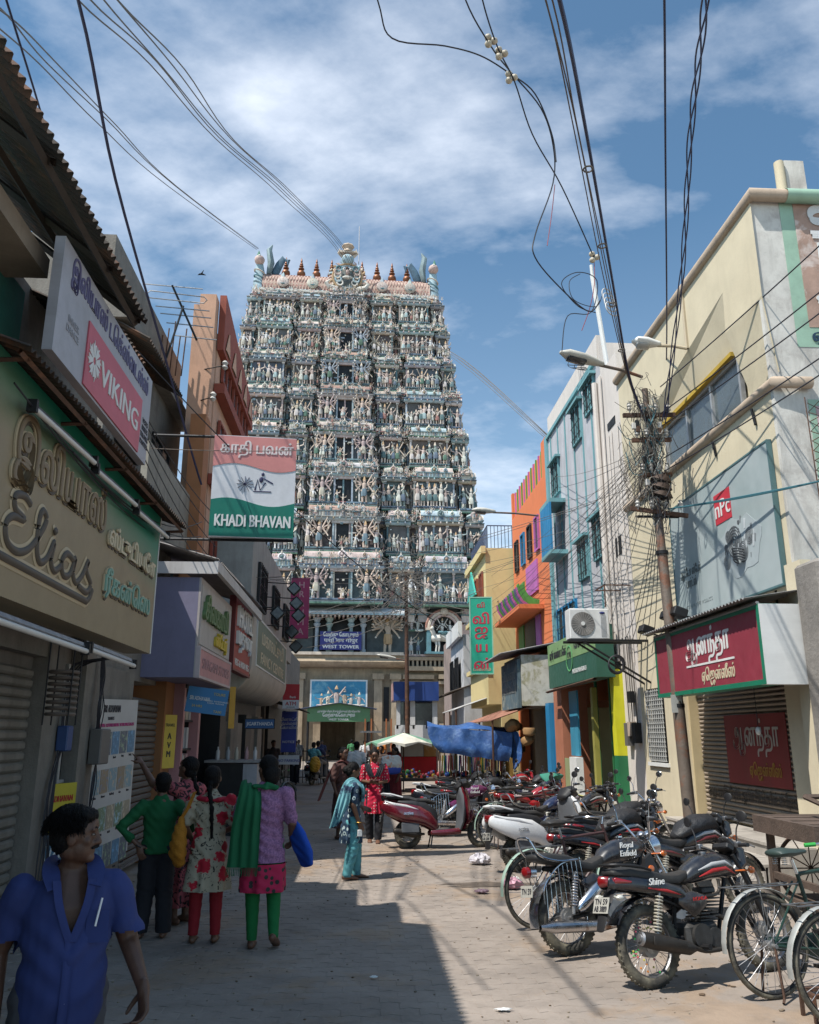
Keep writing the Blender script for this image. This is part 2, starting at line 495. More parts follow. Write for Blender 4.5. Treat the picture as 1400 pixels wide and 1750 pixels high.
# ================================================================ helpers for facades
def wave(mb, O, e1, e2, pitch=.076, amp=.016, th=.004, **k):
    """corrugated sheet from corner O, waves repeat along e1, run along e2"""
    O = V(O); e1 = V(e1); e2 = V(e2); L = e1.length; u = e1.normalized(); nrm = u.cross(e2).normalized()
    n = int(L / pitch * 6); vs = []
    for s_ in (0, 1):
        for i in range(n + 1):
            q = u * (L * i / n) + nrm * (amp * math.sin(i * math.pi / 3) + s_ * th)
            vs.append(O + q); vs.append(O + q + e2)
    m = 2 * (n + 1); fs = []
    for i in range(n):
        a = 2 * i
        fs.append((a, a + 1, a + 3, a + 2)); fs.append((m + a, m + a + 2, m + a + 3, m + a + 1))
        fs.append((a, a + 2, m + a + 2, m + a)); fs.append((a + 1, m + a + 1, m + a + 3, a + 3))
    mb.add(vs, fs, **k)
def plainmat(n, c, r=.5, **k): return mat(n, c, r, var=k.pop('var', .12), vs=2, bump=k.pop('bump', .04), dirt=k.pop('dirt', .14), **k)
def sign(name, label, M, w, h, th, board, texts=(), frame=None, fw=.03, cat='signboard', group=None, boxm=None, smooth=0):
    r = bpy.data.objects.new(name, None); COL.objects.link(r); r.matrix_world = M; r.empty_display_size = .1
    tag(r, label, cat, group)
    b = MB(); b.box(-w / 2, w / 2, -h / 2, h / 2, -th, 0); b.build('panel', board, r, smooth=0)
    if frame:
        f = MB(); g = fw
        f.box(-w / 2 - .004, w / 2 + .004, h / 2 - g, h / 2 + .004, -th - .003, .008); f.box(-w / 2 - .004, w / 2 + .004, -h / 2 - .004, -h / 2 + g, -th - .003, .008)
        f.box(-w / 2 - .004, -w / 2 + g, -h / 2 + g, h / 2 - g, -th - .003, .0075); f.box(w / 2 - g, w / 2 + .004, -h / 2 + g, h / 2 - g, -th - .003, .0075)
        f.build('frame', frame, r, smooth=0)
    bym = {}
    for t_ in texts:
        bym.setdefault(t_['m'].name, []).append(t_)
    for nme, ts in bym.items():
        mb = MB()
        for t_ in ts:
            text_mb(mb, t_['t'], t_['s'], MX.Translation((t_.get('x', 0), t_.get('y', 0), t_.get('z', .001))) @ MX.Rotation(t_.get('r', 0), 4, 'Z'), t_.get('b', 0), t_.get('e', .004), t_.get('fit'), shear=t_.get('sh', 0))
        mb.build('lettering', ts[0]['m'], r, smooth=0)
    return r
def TX(t, x, y, s, m, b=0, fit=None, **k): return dict(t=t, x=x, y=y, s=s, m=m, b=b, fit=fit, **k)
inkw = plainmat('white_letters', (.72, .72, .70)); inkk = plainmat('dark_letters', (.035, .035, .045)); inkr = plainmat('red_letters', (.45, .03, .035))
inkg = plainmat('green_letters', (.02, .22, .12)); inky = plainmat('yellow_letters', (.62, .45, .05)); inkc = plainmat('cream_letters', (.6, .52, .36))
def shutter(parent_label, X, y0, y1, z0, z1, m, face=1, sl=.075, name='rolling_shutter', group=None):
    """rolling shutter lying in the plane x = X, facing +x (face 1) or -x"""
    r = thing(name, parent_label, 'shutter', (X, (y0 + y1) / 2, z0), group=group, world=True)
    n = int((z1 - z0) / sl); a = MB()
    pr = [(0, 0), (.012, .008), (.02, .02), (.02, sl - .03), (.010, sl - .018), (0, sl - .010)]
    vs = []
    for yy in (y0, y1): vs += [(face * px, yy, pz) for px, pz in pr]
    k = len(pr); a.add(vs, [(i, i + 1, k + i + 1, k + i) for i in range(k - 1)] + [tuple(range(k)), tuple(range(2 * k - 1, k - 1, -1))])
    me = a.mesh('slat', m, 30)
    for i in range(n): link(me, 'slat', r, M=T(X - r.location.x - 0, -r.location.y, i * sl))
    cblock('bottom_rail', steel, r, (X - .01, X + .04 * face, y0, y1, z0 - .001, z0 + .02) if face > 0 else (X - .04, X + .01, y0, y1, z0 - .001, z0 + .02))
    return r
def window_x(parent, X, y0, y1, z0, z1, fm, face, nm=2, gr=0, pane=None):
    """window in the plane x = X: frame part with panes and grille as sub-parts"""
    f = MB(); t_ = .05; d = .04 * face
    xs = sorted((X - d * .5, X + d))
    f.box(*xs, y0, y1, z0, z0 + t_); f.box(*xs, y0, y1, z1 - t_, z1)
    for i in range(nm + 1):
        yy = y0 + (y1 - y0 - t_) * i / nm; f.box(xs[0], xs[1], yy, yy + t_, z0 + t_, z1 - t_)
    w = f.build('window', fm, parent, smooth=0)
    for i in range(nm):
        a = y0 + (y1 - y0 - t_) * i / nm + t_; b = y0 + (y1 - y0 - t_) * (i + 1) / nm
        q = MB(); q.box(min(X, X - d * .3), max(X, X - d * .3), a, b, z0 + t_, z1 - t_); o = q.build('pane', pane or glassm, w, smooth=0)
    if gr:
        q = MB()
        for i in range(gr):
            yy = y0 + (y1 - y0) * (i + .5) / gr; q.cyl((X + d * 1.3, yy, z0), (X + d * 1.3, yy, z1), .008, n=5)
        for k_ in range(3):
            zz = z0 + (z1 - z0) * (k_ + .5) / 3; q.cyl((X + d * 1.3, y0, zz), (X + d * 1.3, y1, zz), .008, n=5)
        q.build('grille', darkm, w)
    return w
def tubelight(p0, p1, label, group='tube lights under the awnings'):
    c = (V(p0) + V(p1)) / 2
    r = thing('tube_light', label, 'lamp', tuple(c), world=True, group=group)
    m = MB(); m.cyl(p0, p1, .019, n=10); m.build('tube', mat('lamp_tube', (.62, .60, .56), .3, var=.05, bump=0), r)
    d = (V(p1) - V(p0)); h = MB()
    h.loft([V(p0) + V((-.03, 0, .035)), V(p1) + V((-.03, 0, .035))], .02, .03, cap=False, n=4); h.build('batten', steel, r)
    for q in (V(p0), V(p1)):
        h = MB(); h.cbox(q + V((-.01, 0, .015)), (.06, .03, .08)); h.build('lamp_holder', darkm, r, smooth=0)
    return r

# ================================================================ LEFT: the near shop under two iron roofs
greenwall = mat('green_shop_wall', (.03, .17, .125), .7, var=.15, dirt=.3)
greyplaster = mat('grey_plaster', (.21, .19, .165), .85, var=.2, dirt=.55, bump=.4, c2=(.2, .185, .16), pat='worn', ps=1.2)
ironsheet = mat('weathered_iron_sheet', (.07, .055, .045), .8, .2, var=.35, vs=2, dirt=.6, c2=(.15, .075, .045), pat='worn', ps=2)
shutm = mat('left_shutter_paint', (.19, .175, .15), .6, var=.2, dirt=.5)
creamp = mat('cream_pillar', (.30, .27, .22), .8, var=.15, dirt=.5)
L1 = thing('shop_building', 'near shop with green upper wall and corrugated iron roofs above the Elias board', 'shop', (-3.2, 5, 0), world=True)
cblock('wall', greyplaster, L1, (-6, -2.86, -2, 8.55, 0, 3.2), (-6, -2.95, 5.7, 8.55, 3.2, 5.4), (-2.86, -2.72, 7.35, 7.75, 0, 2.4), (-2.86, -2.74, -2, 7.35, 2.28, 3.2), (-2.86, -2.7, 8.28, 8.55, 0, 3.2))
cblock('upper_wall', greenwall, L1, (-6, -2.6, -2, 5.7, 3.2, 4.86))
cblock('lintel_slab', mat('tan_concrete', (.27, .22, .17), .85, var=.2, dirt=.4), L1, (-2.75, -2.3, -2, 5.35, 4.78, 4.93))
orn = MB()
for i in range(16):
    orn.ball((-2.585, 4.0 + .35 * math.sin(i * .9) * .3 + .2, 3.3 + i * .09), (.03, .12, .07), 8, 5)
orn.build('moulding', mat('ochre_relief', (.36, .27, .13), .8, var=.25, dirt=.3), L1)
dg = MB()
for yy in (7.78, 8.02): dg.box(-2.86, -2.78, yy, yy + .05, 0, 2.28)
for k in range(5): dg.box(-2.85, -2.80, 7.83, 8.26, .3 + .45 * k, .33 + .45 * k)
dg.build('window_frame', mat('grey_frame', (.36, .35, .33), .6, var=.15, dirt=.4), L1, smooth=0)
cblock('door_panel', darkm, L1, (-2.88, -2.84, 7.8, 8.27, 0, 2.25))
# upper roof
rf = MB(); wave(rf, (-1.9, -1.5, 5.12), (0, 7.97, -.08), (-1.15, 0, .95), pitch=.085, amp=.02)
rf.build('corrugated_sheet', ironsheet, L1)
rb = MB()
for y in (0, 1.5, 3, 4.4, 5.6, 6.4): rb.loft([(-1.95, y, 5.02), (-3.0, y, 5.85)], .03, .045, n=4, cap=False)
for x, z in ((-2.0, 5.06), (-2.5, 5.46), (-2.95, 5.83)): rb.loft([(x, -1.5, z - .03), (x, 6.45, z - .04)], .03, .03, n=4, cap=False)
rb.build('rafter', mat('dark_timber', (.05, .038, .03), .85, var=.3), L1, smooth=0)
rf = MB(); wave(rf, (-2.12, 6.55, 5.0), (0, .75, .03), (-1.1, 0, .5), pitch=.085, amp=.018)
rf.build('corrugated_sheet', ironsheet, L1)
cblock('back_wall', greyplaster, L1, (-6, -3.3, 4.4, 8.55, 5.4, 5.7))
# lower awning
rf = MB(); wave(rf, (-1.9, 4.3, 3.73), (0, 4.3, .02), (-.72, 0, .26), pitch=.07, amp=.015)
rf.build('awning_sheet', ironsheet, L1)
rb = MB()
for y in (4.4, 5.4, 6.4, 7.4, 8.5): rb.loft([(-1.93, y, 3.70), (-2.75, y, 3.66)], .015, .02, n=4, cap=False)
rb.loft([(-1.95, 4.3, 3.70), (-1.95, 8.58, 3.72)], .02, .02, n=4, cap=False)
rb.build('awning_frame', rust, L1, smooth=0)
shutter('grey rolling shutter with dented slats left of the blue shirted man', -2.84, -1.5, 7.3, .06, 2.27, shutm, 1, .085)
# Elias board
bm_ = mat('airbrushed_board', (.29, .225, .135), .5, var=.1, bump=.05, dirt=.12)
t = bm_.node_tree; b_ = t.nodes['Principled BSDF']
old = b_.inputs['Base Color'].links[0].from_socket
g = N(t, 'ShaderNodeTexCoord'); sp = N(t, 'ShaderNodeSeparateXYZ'); t.links.new(g.outputs['Object'], sp.inputs[0])
mr = N(t, 'ShaderNodeMapRange'); t.links.new(MA(t, 'ADD', sp.outputs[1], MA(t, 'MULTIPLY', sp.outputs[0], .10)), mr.inputs[0]); mr.inputs[1].default_value = .05; mr.inputs[2].default_value = .55
mx = N(t, 'ShaderNodeMix', data_type='RGBA'); t.links.new(mr.outputs[0], mx.inputs['Factor']); t.links.new(old, mx.inputs['A']); mx.inputs['B'].default_value = (.012, .20, .13, 1)
t.links.new(mx.outputs['Result'], b_.inputs['Base Color'])
gold = plainmat('bronze_letters', (.20, .145, .085)); dk = plainmat('letter_shadow', (.07, .055, .04)); hl = plainmat('letter_edge', (.48, .38, .24)); aqua = plainmat('aqua_letters', (.20, .36, .29))
def layered(t_, x, y, s, fit, m1=gold, e=.02, b=.012, r=0):
    return [TX(t_, x + .02, y - .02, s, dk, b * 1.6, fit, e=e * .3, z=.001, r=r), TX(t_, x, y, s * 1.02, hl, b * 2.2, fit * 1.0, e=e * .6, z=.002, r=r), TX(t_, x, y, s, m1, b * .5, fit, e=e, z=.004, r=r)]
tx = layered('இலியாஸ்', -.70, .21, .40, 1.75) + layered('ஸ்டுடியோ', 1.06, .13, .22, 1.5, m1=inkc) + layered('ரீகன்ெஸ', 1.02, -.27, .24, 1.4, m1=aqua)
eb = sign('shop_signboard', 'big tan and green Elias signboard with bronze lettering on the near left shop', facing(-2.1, 6.3, 3.09, (1, 0, 0)), 3.9, 1.38, .25, bm_, tx)
# hand script "Elias" as swept strokes
sc = MB()
def stroke(pts, r, mb=sc, dz=.012, th=.012):
    P = spline([V((x, y, dz)) for x, y in pts], 7)
    mb.loft(P, r, th, ref=(0, 1, 0), n=6)
E_ = [[(.30, .93), (.2, 1.0), (.08, .9), (.10, .7), (.24, .62), (.08, .56), (.0, .36), (.05, .12), (.2, .05), (.36, .2), (.5, .55), (.57, .85), (.51, .97), (.46, .8), (.47, .3), (.54, .08), (.65, .2), (.74, .55), (.72, .2), (.80, .06), (.9, .2)],
      [(1.14, .45), (1.0, .5), (.91, .3), (.96, .08), (1.08, .14), (1.16, .5), (1.14, .2), (1.22, .06), (1.33, .25), (1.43, .6), (1.41, .4), (1.53, .18), (1.46, -.02), (1.28, .02)], [(.73, .74), (.755, .78)], [(1.58, .08), (1.5, -.17), (1.3, -.19), (-.05, -.13)]]
E_ = [[(x * 1.02 - 1.57, y * .37 - .42) for x, y in s_] for s_ in E_]
for s_ in E_: stroke(s_, .026)
bk = MB()
for s_ in E_: stroke(s_, .048, bk, .003, .006)
bk.build('script_outline', hl, eb); sc.build('script_lettering', dk, eb)
cblock('end_strip', whitep, eb, (1.955, 1.975, -.69, .69, -.24, .004))
for a, b in ((4.5, 6.1), (6.16, 7.38)):
    tubelight((-2.0, a, 2.23), (-2.0, b, 2.21), 'long dusty tube light below the Elias board, %s one' % ('nearer' if a < 5 else 'farther'))
for a, b in ((4.7, 5.85), (5.9, 7.0), (7.05, 8.2)):
    tubelight((-2.0, a, 3.52), (-2.0, b, 3.56), 'tube light above the Elias board, %s under the iron awning' % {4.7: 'nearest', 5.9: 'middle one', 7.05: 'farthest'}[a])
pk = plainmat('pink_print', (.55, .11, .15))
vw = plainmat('dull_white_board', (.40, .40, .44), dirt=.25)
vk = sign('shop_signboard', 'white board with pink VIKING panel above the Elias sign', facing(-2.1, 6.3, 4.53, (1, 0, 0)), 2.42, .86, .07, vw,
     [TX('இலியாஸ் டெக்ஸ்ைடல்ஸ்', 0.02, .27, .23, plainmat('violet_letters', (.12, .11, .22)), .005, 2.1), TX('INNER\nDANCE', -.9, -.12, .075, plainmat('grey_letters', (.33, .33, .36))), TX('VESTS\nBRIEFS\nTRUNKS\nPANTIES', 1.08, -.16, .07, inkk)])
cblock('brand_panel', pk, vk, (-.62, .9, -.41, .10, .001, .012))
sn = MB(); text_mb(sn, 'VIKING', .27, T(.26, -.16, .013), .006, fit=1.08)
for k in range(8):
    a = k * math.pi / 4 + .2
    sn.prism([(.03, -.012), (.13, -.035), (.12, 0), (.16, .0), (.12, .022), (.13, .045), (.03, .012)], .005, M=T(-.45, -.15, .013, a))
sn.build('brand_lettering', inkw, vk, smooth=0)

# ---------------------------------------------------------------- narrow concrete house behind it
L2 = thing('concrete_house', 'stained grey concrete house between the iron roofs and the peach house', 'building', (-3.2, 10, 0), world=True)
cblock('wall', greyplaster, L2, (-6, -2.9, 8.56, 12.2, 2.3, 4.3), (-6, -2.9, 10.35, 10.55, 0, 2.3), (-6, -2.72, 8.56, 8.8, 0, 2.35), (-6, -2.78, 8.8, 10.3, 0, 2.35), (-9, -4.15, 12.3, 17.4, 3.9, 8.9))
cblock('parapet', greyplaster, L2, (-9, -3.9, 12.25, 17.5, 8.2, 8.4), (-8, -4.25, 12.3, 17.4, 8.9, 9.75))
cblock('balcony', creamp, L2, (-4.15, -3.4, 12.3, 15.6, 4.7, 4.9), (-3.5, -3.4, 12.3, 15.6, 4.9, 6.1))
window_x(L2, -4.12, 12.9, 14.2, 6.3, 7.7, darkm, 1); window_x(L2, -4.12, 15.1, 16.4, 5.6, 7.3, darkm, 1)
rf = MB(); wave(rf, (-3.55, 12.3, 7.85), (0, 2.5, .05), (-1.1, 0, .6), pitch=.11, amp=.025); rf.build('corrugated_sheet', ironsheet, L2)
bp = MB(); bp.tube([(-2.8, 8.62, 0), (-2.8, 8.62, 2.35)], .05, 8); bp.build('drainpipe', whitep, L2)
shutter('dark rolling shutter beside the tour poster', -2.86, 10.55, 11.85, .1, 2.1, mat('dark_shutter_paint', (.12, .11, .10), .6, dirt=.4), 1, .08)
# TV antenna
an = thing('tv_antenna', 'silver rooftop television antenna standing over the grey concrete house', 'antenna', (-3.97, 15.0, 8.9), world=True)
a = MB(); a.cyl((-3.97, 15.0, 8.8), (-3.72, 15.0, 9.95), .022, n=6); a.build('mast', darkm, an)
a = MB(); A0 = V((-3.95, 14.9, 10.35)); A1 = V((-3.47, 15.3, 9.35)); a.cyl(A0, A1, .022, n=6); a.build('boom', darkm, an)
for k, (f_, w) in enumerate([(.02, 1.2), (.42, 1.08), (.55, 1.02), (.72, .94), (.95, .85)]):
    q = A0.lerp(A1, f_); a = MB(); a.cyl(q + V((-w / 2, 0, .04)), q + V((w / 2, 0, -.04)), .012, n=5); a.build('element', alu, an)
q = A0.lerp(A1, .2); a = MB(); a.tube([q + V(p) for p in ((-.54, 0, .11), (.54, 0, .0), (.6, 0, -.07), (.54, 0, -.14), (-.54, 0, -.05), (-.61, 0, .03), (-.54, 0, .11))], .012, 5); a.build('dipole', alu, an)
rods = thing('reinforcing_rods', 'bare rusty reinforcing rods sticking up beside the antenna', 'rods', (-4.0, 15.7, 8.7), world=True)
for k in range(5):
    a = MB(); x = -4.28 + .12 * k; a.cyl((x, 15.6, 8.7), (x + .04, 15.6, 9.6 + .16 * (k % 3)), .014, n=5); a.build('rod', rust, rods)

# ---------------------------------------------------------------- purple box shop, red board, barrel board
pur = plainmat('lilac_panel', (.19, .18, .27), .7, dirt=.25); redb = plainmat('red_board', (.33, .03, .025), .5, dirt=.2)
greenb = plainmat('sage_green_board', (.13, .175, .12), .5, dirt=.3); pinkb = plainmat('pale_pink_board', (.50, .24, .25), .5, dirt=.2)
L3 = thing('box_front_shop', 'shop with lilac box front and open shelves of packets', 'shop', (-2.8, 12.3, 0), world=True)
cblock('box_front', pur, L3, (-4.2, -2.22, 11.0, 13.6, 2.36, 3.68))
cblock('fascia', plainmat('pale_fascia', (.42, .38, .37), dirt=.3), L3, (-2.219, -2.19, 11.0, 13.62, 2.36, 3.68))
r_ = MB(); wave(r_, (-1.98, 10.95, 3.92), (0, 5.0, .1), (-1.0, 0, .28), pitch=.1, amp=.015); r_.build('roof', mat('asbestos_sheet', (.25, .23, .22), .8, dirt=.5), L3)
cblock('roof_edge', plainmat('white_trim', (.55, .53, .52), dirt=.3), L3, (-4.2, -1.97, 10.93, 10.97, 3.72, 3.88), (-2.03, -1.97, 10.97, 15.9, 3.76, 3.90))
cblock('wall', plainmat('orange_ochre_wall', (.30, .13, .05), .8, dirt=.3), L3, (-5, -2.75, 11.86, 12.4, 0, 2.36))
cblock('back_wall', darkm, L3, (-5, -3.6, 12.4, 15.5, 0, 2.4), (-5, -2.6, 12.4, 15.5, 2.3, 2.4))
cblock('pillar', pinkb, L3, (-2.75, -2.6, 12.38, 12.5, 0, 2.36), (-2.75, -2.6, 13.55, 13.7, 0, 2.36))
pkt = [plainmat('packet_%s' % n_, c_, .35) for n_, c_ in (('white', (.5, .5, .5)), ('grey', (.36, .38, .4)), ('cream', (.46, .42, .34)), ('rose', (.42, .25, .26)))]
shf = thing('shelf_rack', 'tall rack of white packets at the open shop front', 'shelf', (-2.9, 13, 0), world=True)
for k in range(5): cblock('shelf', darkm, shf, (-3.1, -2.68, 12.5, 13.5, .15 + .42 * k, .18 + .42 * k))
for k in range(5):
    for j in range(6):
        cblock('packet', pkt[rnd.randrange(4)], shf, (-3.0, -2.70 + rnd.uniform(-.03, .02), 12.52 + .162 * j, 12.66 + .162 * j, .182 + .42 * k, .182 + .42 * k + rnd.uniform(.28, .36)))
def squiggle(n, sd):
    r2 = random.Random(sd); return ''.join(r2.choice('கசடதபமயரலவனஅஇஎஜஸ') + r2.choice(['', 'ா', 'ி', '்', '']) for _ in range(n))
sign('box_front_sign', 'faded green and yellow raised lettering on the lilac box shop', facing(-2.18, 12.3, 3.2, (1, 0, 0)), 2.5, .8, .01, plainmat('pale_fascia2', (.45, .42, .40), dirt=.3),
     [TX('சிவகாமி', -.2, .12, .42, plainmat('moss_letters', (.12, .2, .08)), .012, 1.9, e=.05), TX('ஸ்ேடார்', .3, -.24, .25, inky, .01, 1.0, e=.04)])
sign('pink_shop_sign', 'long pale pink board with grey lettering below the lilac box', facing(-2.15, 12.3, 2.56, (1, 0, 0)), 2.6, .40, .05, pinkb, [TX('SIVAGAMI STORES', 0, 0, .2, plainmat('mauve_letters', (.35, .2, .22)), .003, 2.2)], frame=plainmat('white_trim2', (.5, .42, .42)))
sign('red_shop_sign', 'red board with white raised letters next to the lilac box shop', facing(-2.14, 14.75, 3.28, (1, 0, 0)), 2.1, 1.22, .1, redb,
     [TX('HOTEL', 0, .3, .5, inkw, .012, 1.7, e=.05), TX('மதுைர', 0, -.12, .38, inkw, .012, 1.7, e=.05), TX('VEG & NON VEG', 0, -.46, .16, inkw, .004, 1.7)], frame=plainmat('dark_red_frame', (.14, .02, .02)))
L4 = thing('long_grey_building', 'long grey building with rounded board box along the left side', 'building', (-2.8, 20, 0), world=True)
cblock('wall', mat('pale_grey_wall', (.36, .35, .32), .85, var=.15, dirt=.4), L4, (-6, -2.4, 17.3, 27.5, 3.9, 6.1), (-6, -3.3, 15.5, 27.5, 0, 3.9))
brl = MB(); pr = []
for k in range(9):
    a_ = math.pi / 2 * k / 8; pr.append((-2.1 - .5 * (1 - math.cos(a_)), 2.95 - .55 * math.sin(a_)))
pr = [(-2.12, 3.95)] + pr + [(-3.0, 2.4), (-3.0, 3.95)]
brl.prism([(x, z) for x, z in pr], 7.2, M=MX(((1, 0, 0, 0), (0, 0, -1, 22.9), (0, 1, 0, 0), (0, 0, 0, 1))))
brl.build('board_box', plainmat('cream_barrel', (.46, .43, .38), .6, dirt=.35), L4)
sign('green_shop_sign', 'sage green board with pale letters on the rounded box', facing(-2.095, 19.4, 3.42, (1, 0, 0)), 6.2, .95, .02, greenb, [TX('மகாலட்சுமி', 0, .2, .42, inkc, .01, 4.6), TX('FANCY CENTRE', 0, -.26, .32, inkc, .01, 4.8)], frame=whitep)
for k in range(3):
    window_x(L4, -2.37, 18.2 + 3 * k, 19.6 + 3 * k, 4.4, 5.4, darkm, 1, 2, 6)
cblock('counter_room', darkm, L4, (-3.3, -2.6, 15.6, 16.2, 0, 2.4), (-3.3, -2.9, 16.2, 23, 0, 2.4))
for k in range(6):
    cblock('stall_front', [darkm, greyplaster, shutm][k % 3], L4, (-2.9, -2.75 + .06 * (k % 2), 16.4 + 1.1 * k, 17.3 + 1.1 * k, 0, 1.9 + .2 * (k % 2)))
# peach house
pch = mat('peach_wall', (.62, .36, .24), .85, var=.1, dirt=.25); tca = mat('terracotta_trim', (.32, .075, .045), .8, var=.12, dirt=.25)
L5 = thing('peach_house', 'tall peach and terracotta house front behind the Khadi Bhavan sign', 'building', (-3.6, 17, 0), world=True)
cblock('wall', pch, L5, (-3.72, -3.24, 16.25, 21, 0, 10.0))
cblock('pier', pch, L5, (-3.72, -3.26, 15.9, 16.24, 3, 10.5), (-3.6, -3.26, 15.9, 16.24, 10.5, 10.75))
cblock('orange_pier', plainmat('orange_pier_paint', (.42, .17, .07), .8, dirt=.2), L5, (-3.5, -3.2, 15.4, 15.89, 3.9, 7.8))
for k in range(3):
    z0 = 4.6 + 2.0 * k
    cblock('floor_band', tca, L5, (-3.25, -3.02, 16.2, 21.05, z0, z0 + .22))
    for j in range(3):
        window_x(L5, -3.2, 16.75 + 1.45 * j, 17.75 + 1.45 * j, z0 + .5, z0 + 1.6, tca, 1, 2)
tri = MB(); tri.add([(-3.24, 16.2, 9.6), (-3.24, 21, 9.6), (-3.24, 20.8, 10.2), (-3.24, 16.2, 10.9), (-3.1, 16.2, 9.6), (-3.1, 21, 9.6), (-3.1, 20.8, 10.2), (-3.1, 16.2, 10.9)], [(0, 1, 2, 3), (7, 6, 5, 4), (0, 4, 5, 1), (2, 6, 7, 3), (1, 5, 6, 2), (0, 3, 7, 4)])
tri.build('parapet', tca, L5, smooth=0)
for k in range(5):
    a = MB(); a.loft([(-3.08, 16.7 + .9 * k, 9.7), (-3.08, 16.7 + .9 * k, 10.2)], .02, [.3, .02], ref=(1, 0, 0), n=8, cap=False); a.build('diamond_panel', pch, L5)
ins = thing('wire_bracket', 'iron bracket with two porcelain insulators on the peach house', 'bracket', (-3.1, 15.8, 8.6), world=True)
for (x, z) in ((-2.95, 9.0), (-3.15, 8.3)):
    a = MB(); a.lathe([(.02, -.1), (.07, -.05), (.04, 0), (.07, .05), (.03, .1)], 8, M=T(x, 15.7, z)); a.build('insulator', porcelain, ins)
    a = MB(); a.cyl((x, 15.7, z), (-3.5, 15.95, z), .012, n=5); a.build('rod', darkm, ins)
# far left row
L6 = thing('far_left_shops', 'row of low shops at the far left end before the tower', 'building', (-3, 33, 0), world=True)
cblock('wall', greyplaster, L6, (-8, -3.2, 27.6, 42, 0, 5.2), (-7, -3.2, 27.5, 33, 5.2, 7))
ac_ = MB(); wave(ac_, (-2.0, 24, 2.45), (0, 8, 0), (-1.2, 0, .35), pitch=.12, amp=.02); ac_.build('awning', ironsheet, L6)
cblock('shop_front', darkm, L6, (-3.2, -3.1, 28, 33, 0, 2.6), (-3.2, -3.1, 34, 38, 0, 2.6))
# signs hanging over the left side
grn = plainmat('flag_green', (.0, .165, .115), .4); pkk = plainmat('flag_pink', (.62, .24, .22), .4)
kb = sign('hanging_sign', 'Khadi Bhavan sign in pink, white and green hung out over the street', facing(-1.565, 11, 4.97, (.10, -1, -.02)), 1.14, 1.46, .16, plainmat('sign_white', (.66, .66, .68), .4),
     [TX('காதி பவன்', .02, .53, .22, plainmat('pale_pink_ink', (.72, .62, .6)), .006, 1.0, z=.008), TX('KHADI BHAVAN', .01, -.50, .24, inkw, .006, 1.02, z=.008)])
def flagband(y0, y1, m, up):
    mb = MB(); n = 16; w_ = .57; top = []; 
    for i in range(n + 1):
        x = -w_ + 2 * w_ * i / n; top.append((x, (y0 if up else y1) + .055 * math.sin(i / n * 6.0 + (0 if up else .4))))
    e_ = [(w_, y1), (-w_, y1)] if up else [(w_, y0), (-w_, y0)]
    poly = top + e_
    mb.prism(poly, .005, M=T(0, 0, .001)); mb.build('colour_band', m, kb, smooth=0)
flagband(.27, .72, pkk, True); flagband(-.72, -.23, grn, False)
em = MB()
for k in range(12): em.loft([(-.12, .03, .003), (-.12 + .11 * math.cos(k * .524), .03 + .11 * math.sin(k * .524), .003)], [.004, .011], [.003, .003], n=5, ref=(0, 0, 1))
em.loft([(.0, -.07, .003), (.24, -.07, .003)], .008, .004, n=5); em.loft([(.02, -.05, .003), (.05, .1, .003), (.09, -.05, .003), (.16, .06, .003)], .012, .004, n=5); em.ball((.1, .1, .004), (.03, .045, .01)); em.ball((.12, .18, .004), (.022, .028, .01)); em.loft([(.13, .12, .003), (.26, .05, .003)], .01, .004, n=5)
em.build('spinner_emblem', plainmat('emblem_ink', (.03, .03, .09)), kb)
br = MB(); br.cyl((-3.0, 11.05, 5.72), (-1.0, 11.1, 5.72), .02, n=6); br.cyl((-3.0, 11.05, 4.22), (-1.0, 11.1, 4.22), .02, n=6); br.build('bracket', darkm, kb, M=kb.matrix_world.inverted())
sign('banner_sign', 'sagging blue and yellow travel agent banner under the lilac box', facing(-2.11, 11.5, 2.08, (.15, -1, .1)) @ MX.Rotation(-.12, 4, 'Z'), .54, .34, .01, plainmat('banner_blue', (.03, .17, .36)), [TX('SRI ADHAVAN', -.1, .02, .075, inkw, .001, .26), TX('TOURS', .15, .10, .05, inky), TX('MADURAI  RAMESWARAM\nKODAI  MUNNAR', .12, -.01, .028, inkw), TX('TAXI', .16, -.13, .05, inky), TX('24 HRS', -.12, -.08, .045, inky)])
sign('cloth_banner', 'yellow cloth hanging beside the travel agent banner', facing(-1.80, 11.7, 2.0, (.3, -1, 0)), .08, .56, .01, plainmat('marigold_cloth', (.5, .27, .04), .8), [])
yb = sign('vertical_banner', 'narrow yellow vertical banner on the ochre pillar', facing(-2.70, 12.05, 1.55, (.9, -.45, 0)), .28, .72, .006, plainmat('banner_yellow', (.58, .45, .07)), [TX('TRAVEL', 0, .22, .06, inkk), TX('A\nV\nM', 0, -.05, .12, inkk, .002)])
sign('lit_shop_sign', 'blue JIGARTHANDA drinks sign over the counter', facing(-1.81, 15, 1.83, (.05, -1, 0)), .52, .17, .05, plainmat('sign_blue', (.02, .09, .24)), [TX('JIGARTHANDA', 0, -.01, .085, inkw, .001, .46)], frame=darkm, fw=.01)
sign('vertical_shop_sign', 'magenta vertical sign with pink letters beyond the floodlights', facing(-1.74, 22, 4.94, (.05, -1, 0)), .50, 1.62, .12, plainmat('magenta_board', (.40, .03, .12), .5), [TX(c_, .04, .62 - .25 * i, .24, plainmat('pink_ink', (.65, .35, .38)), .004) for i, c_ in enumerate('HRAHMA')])
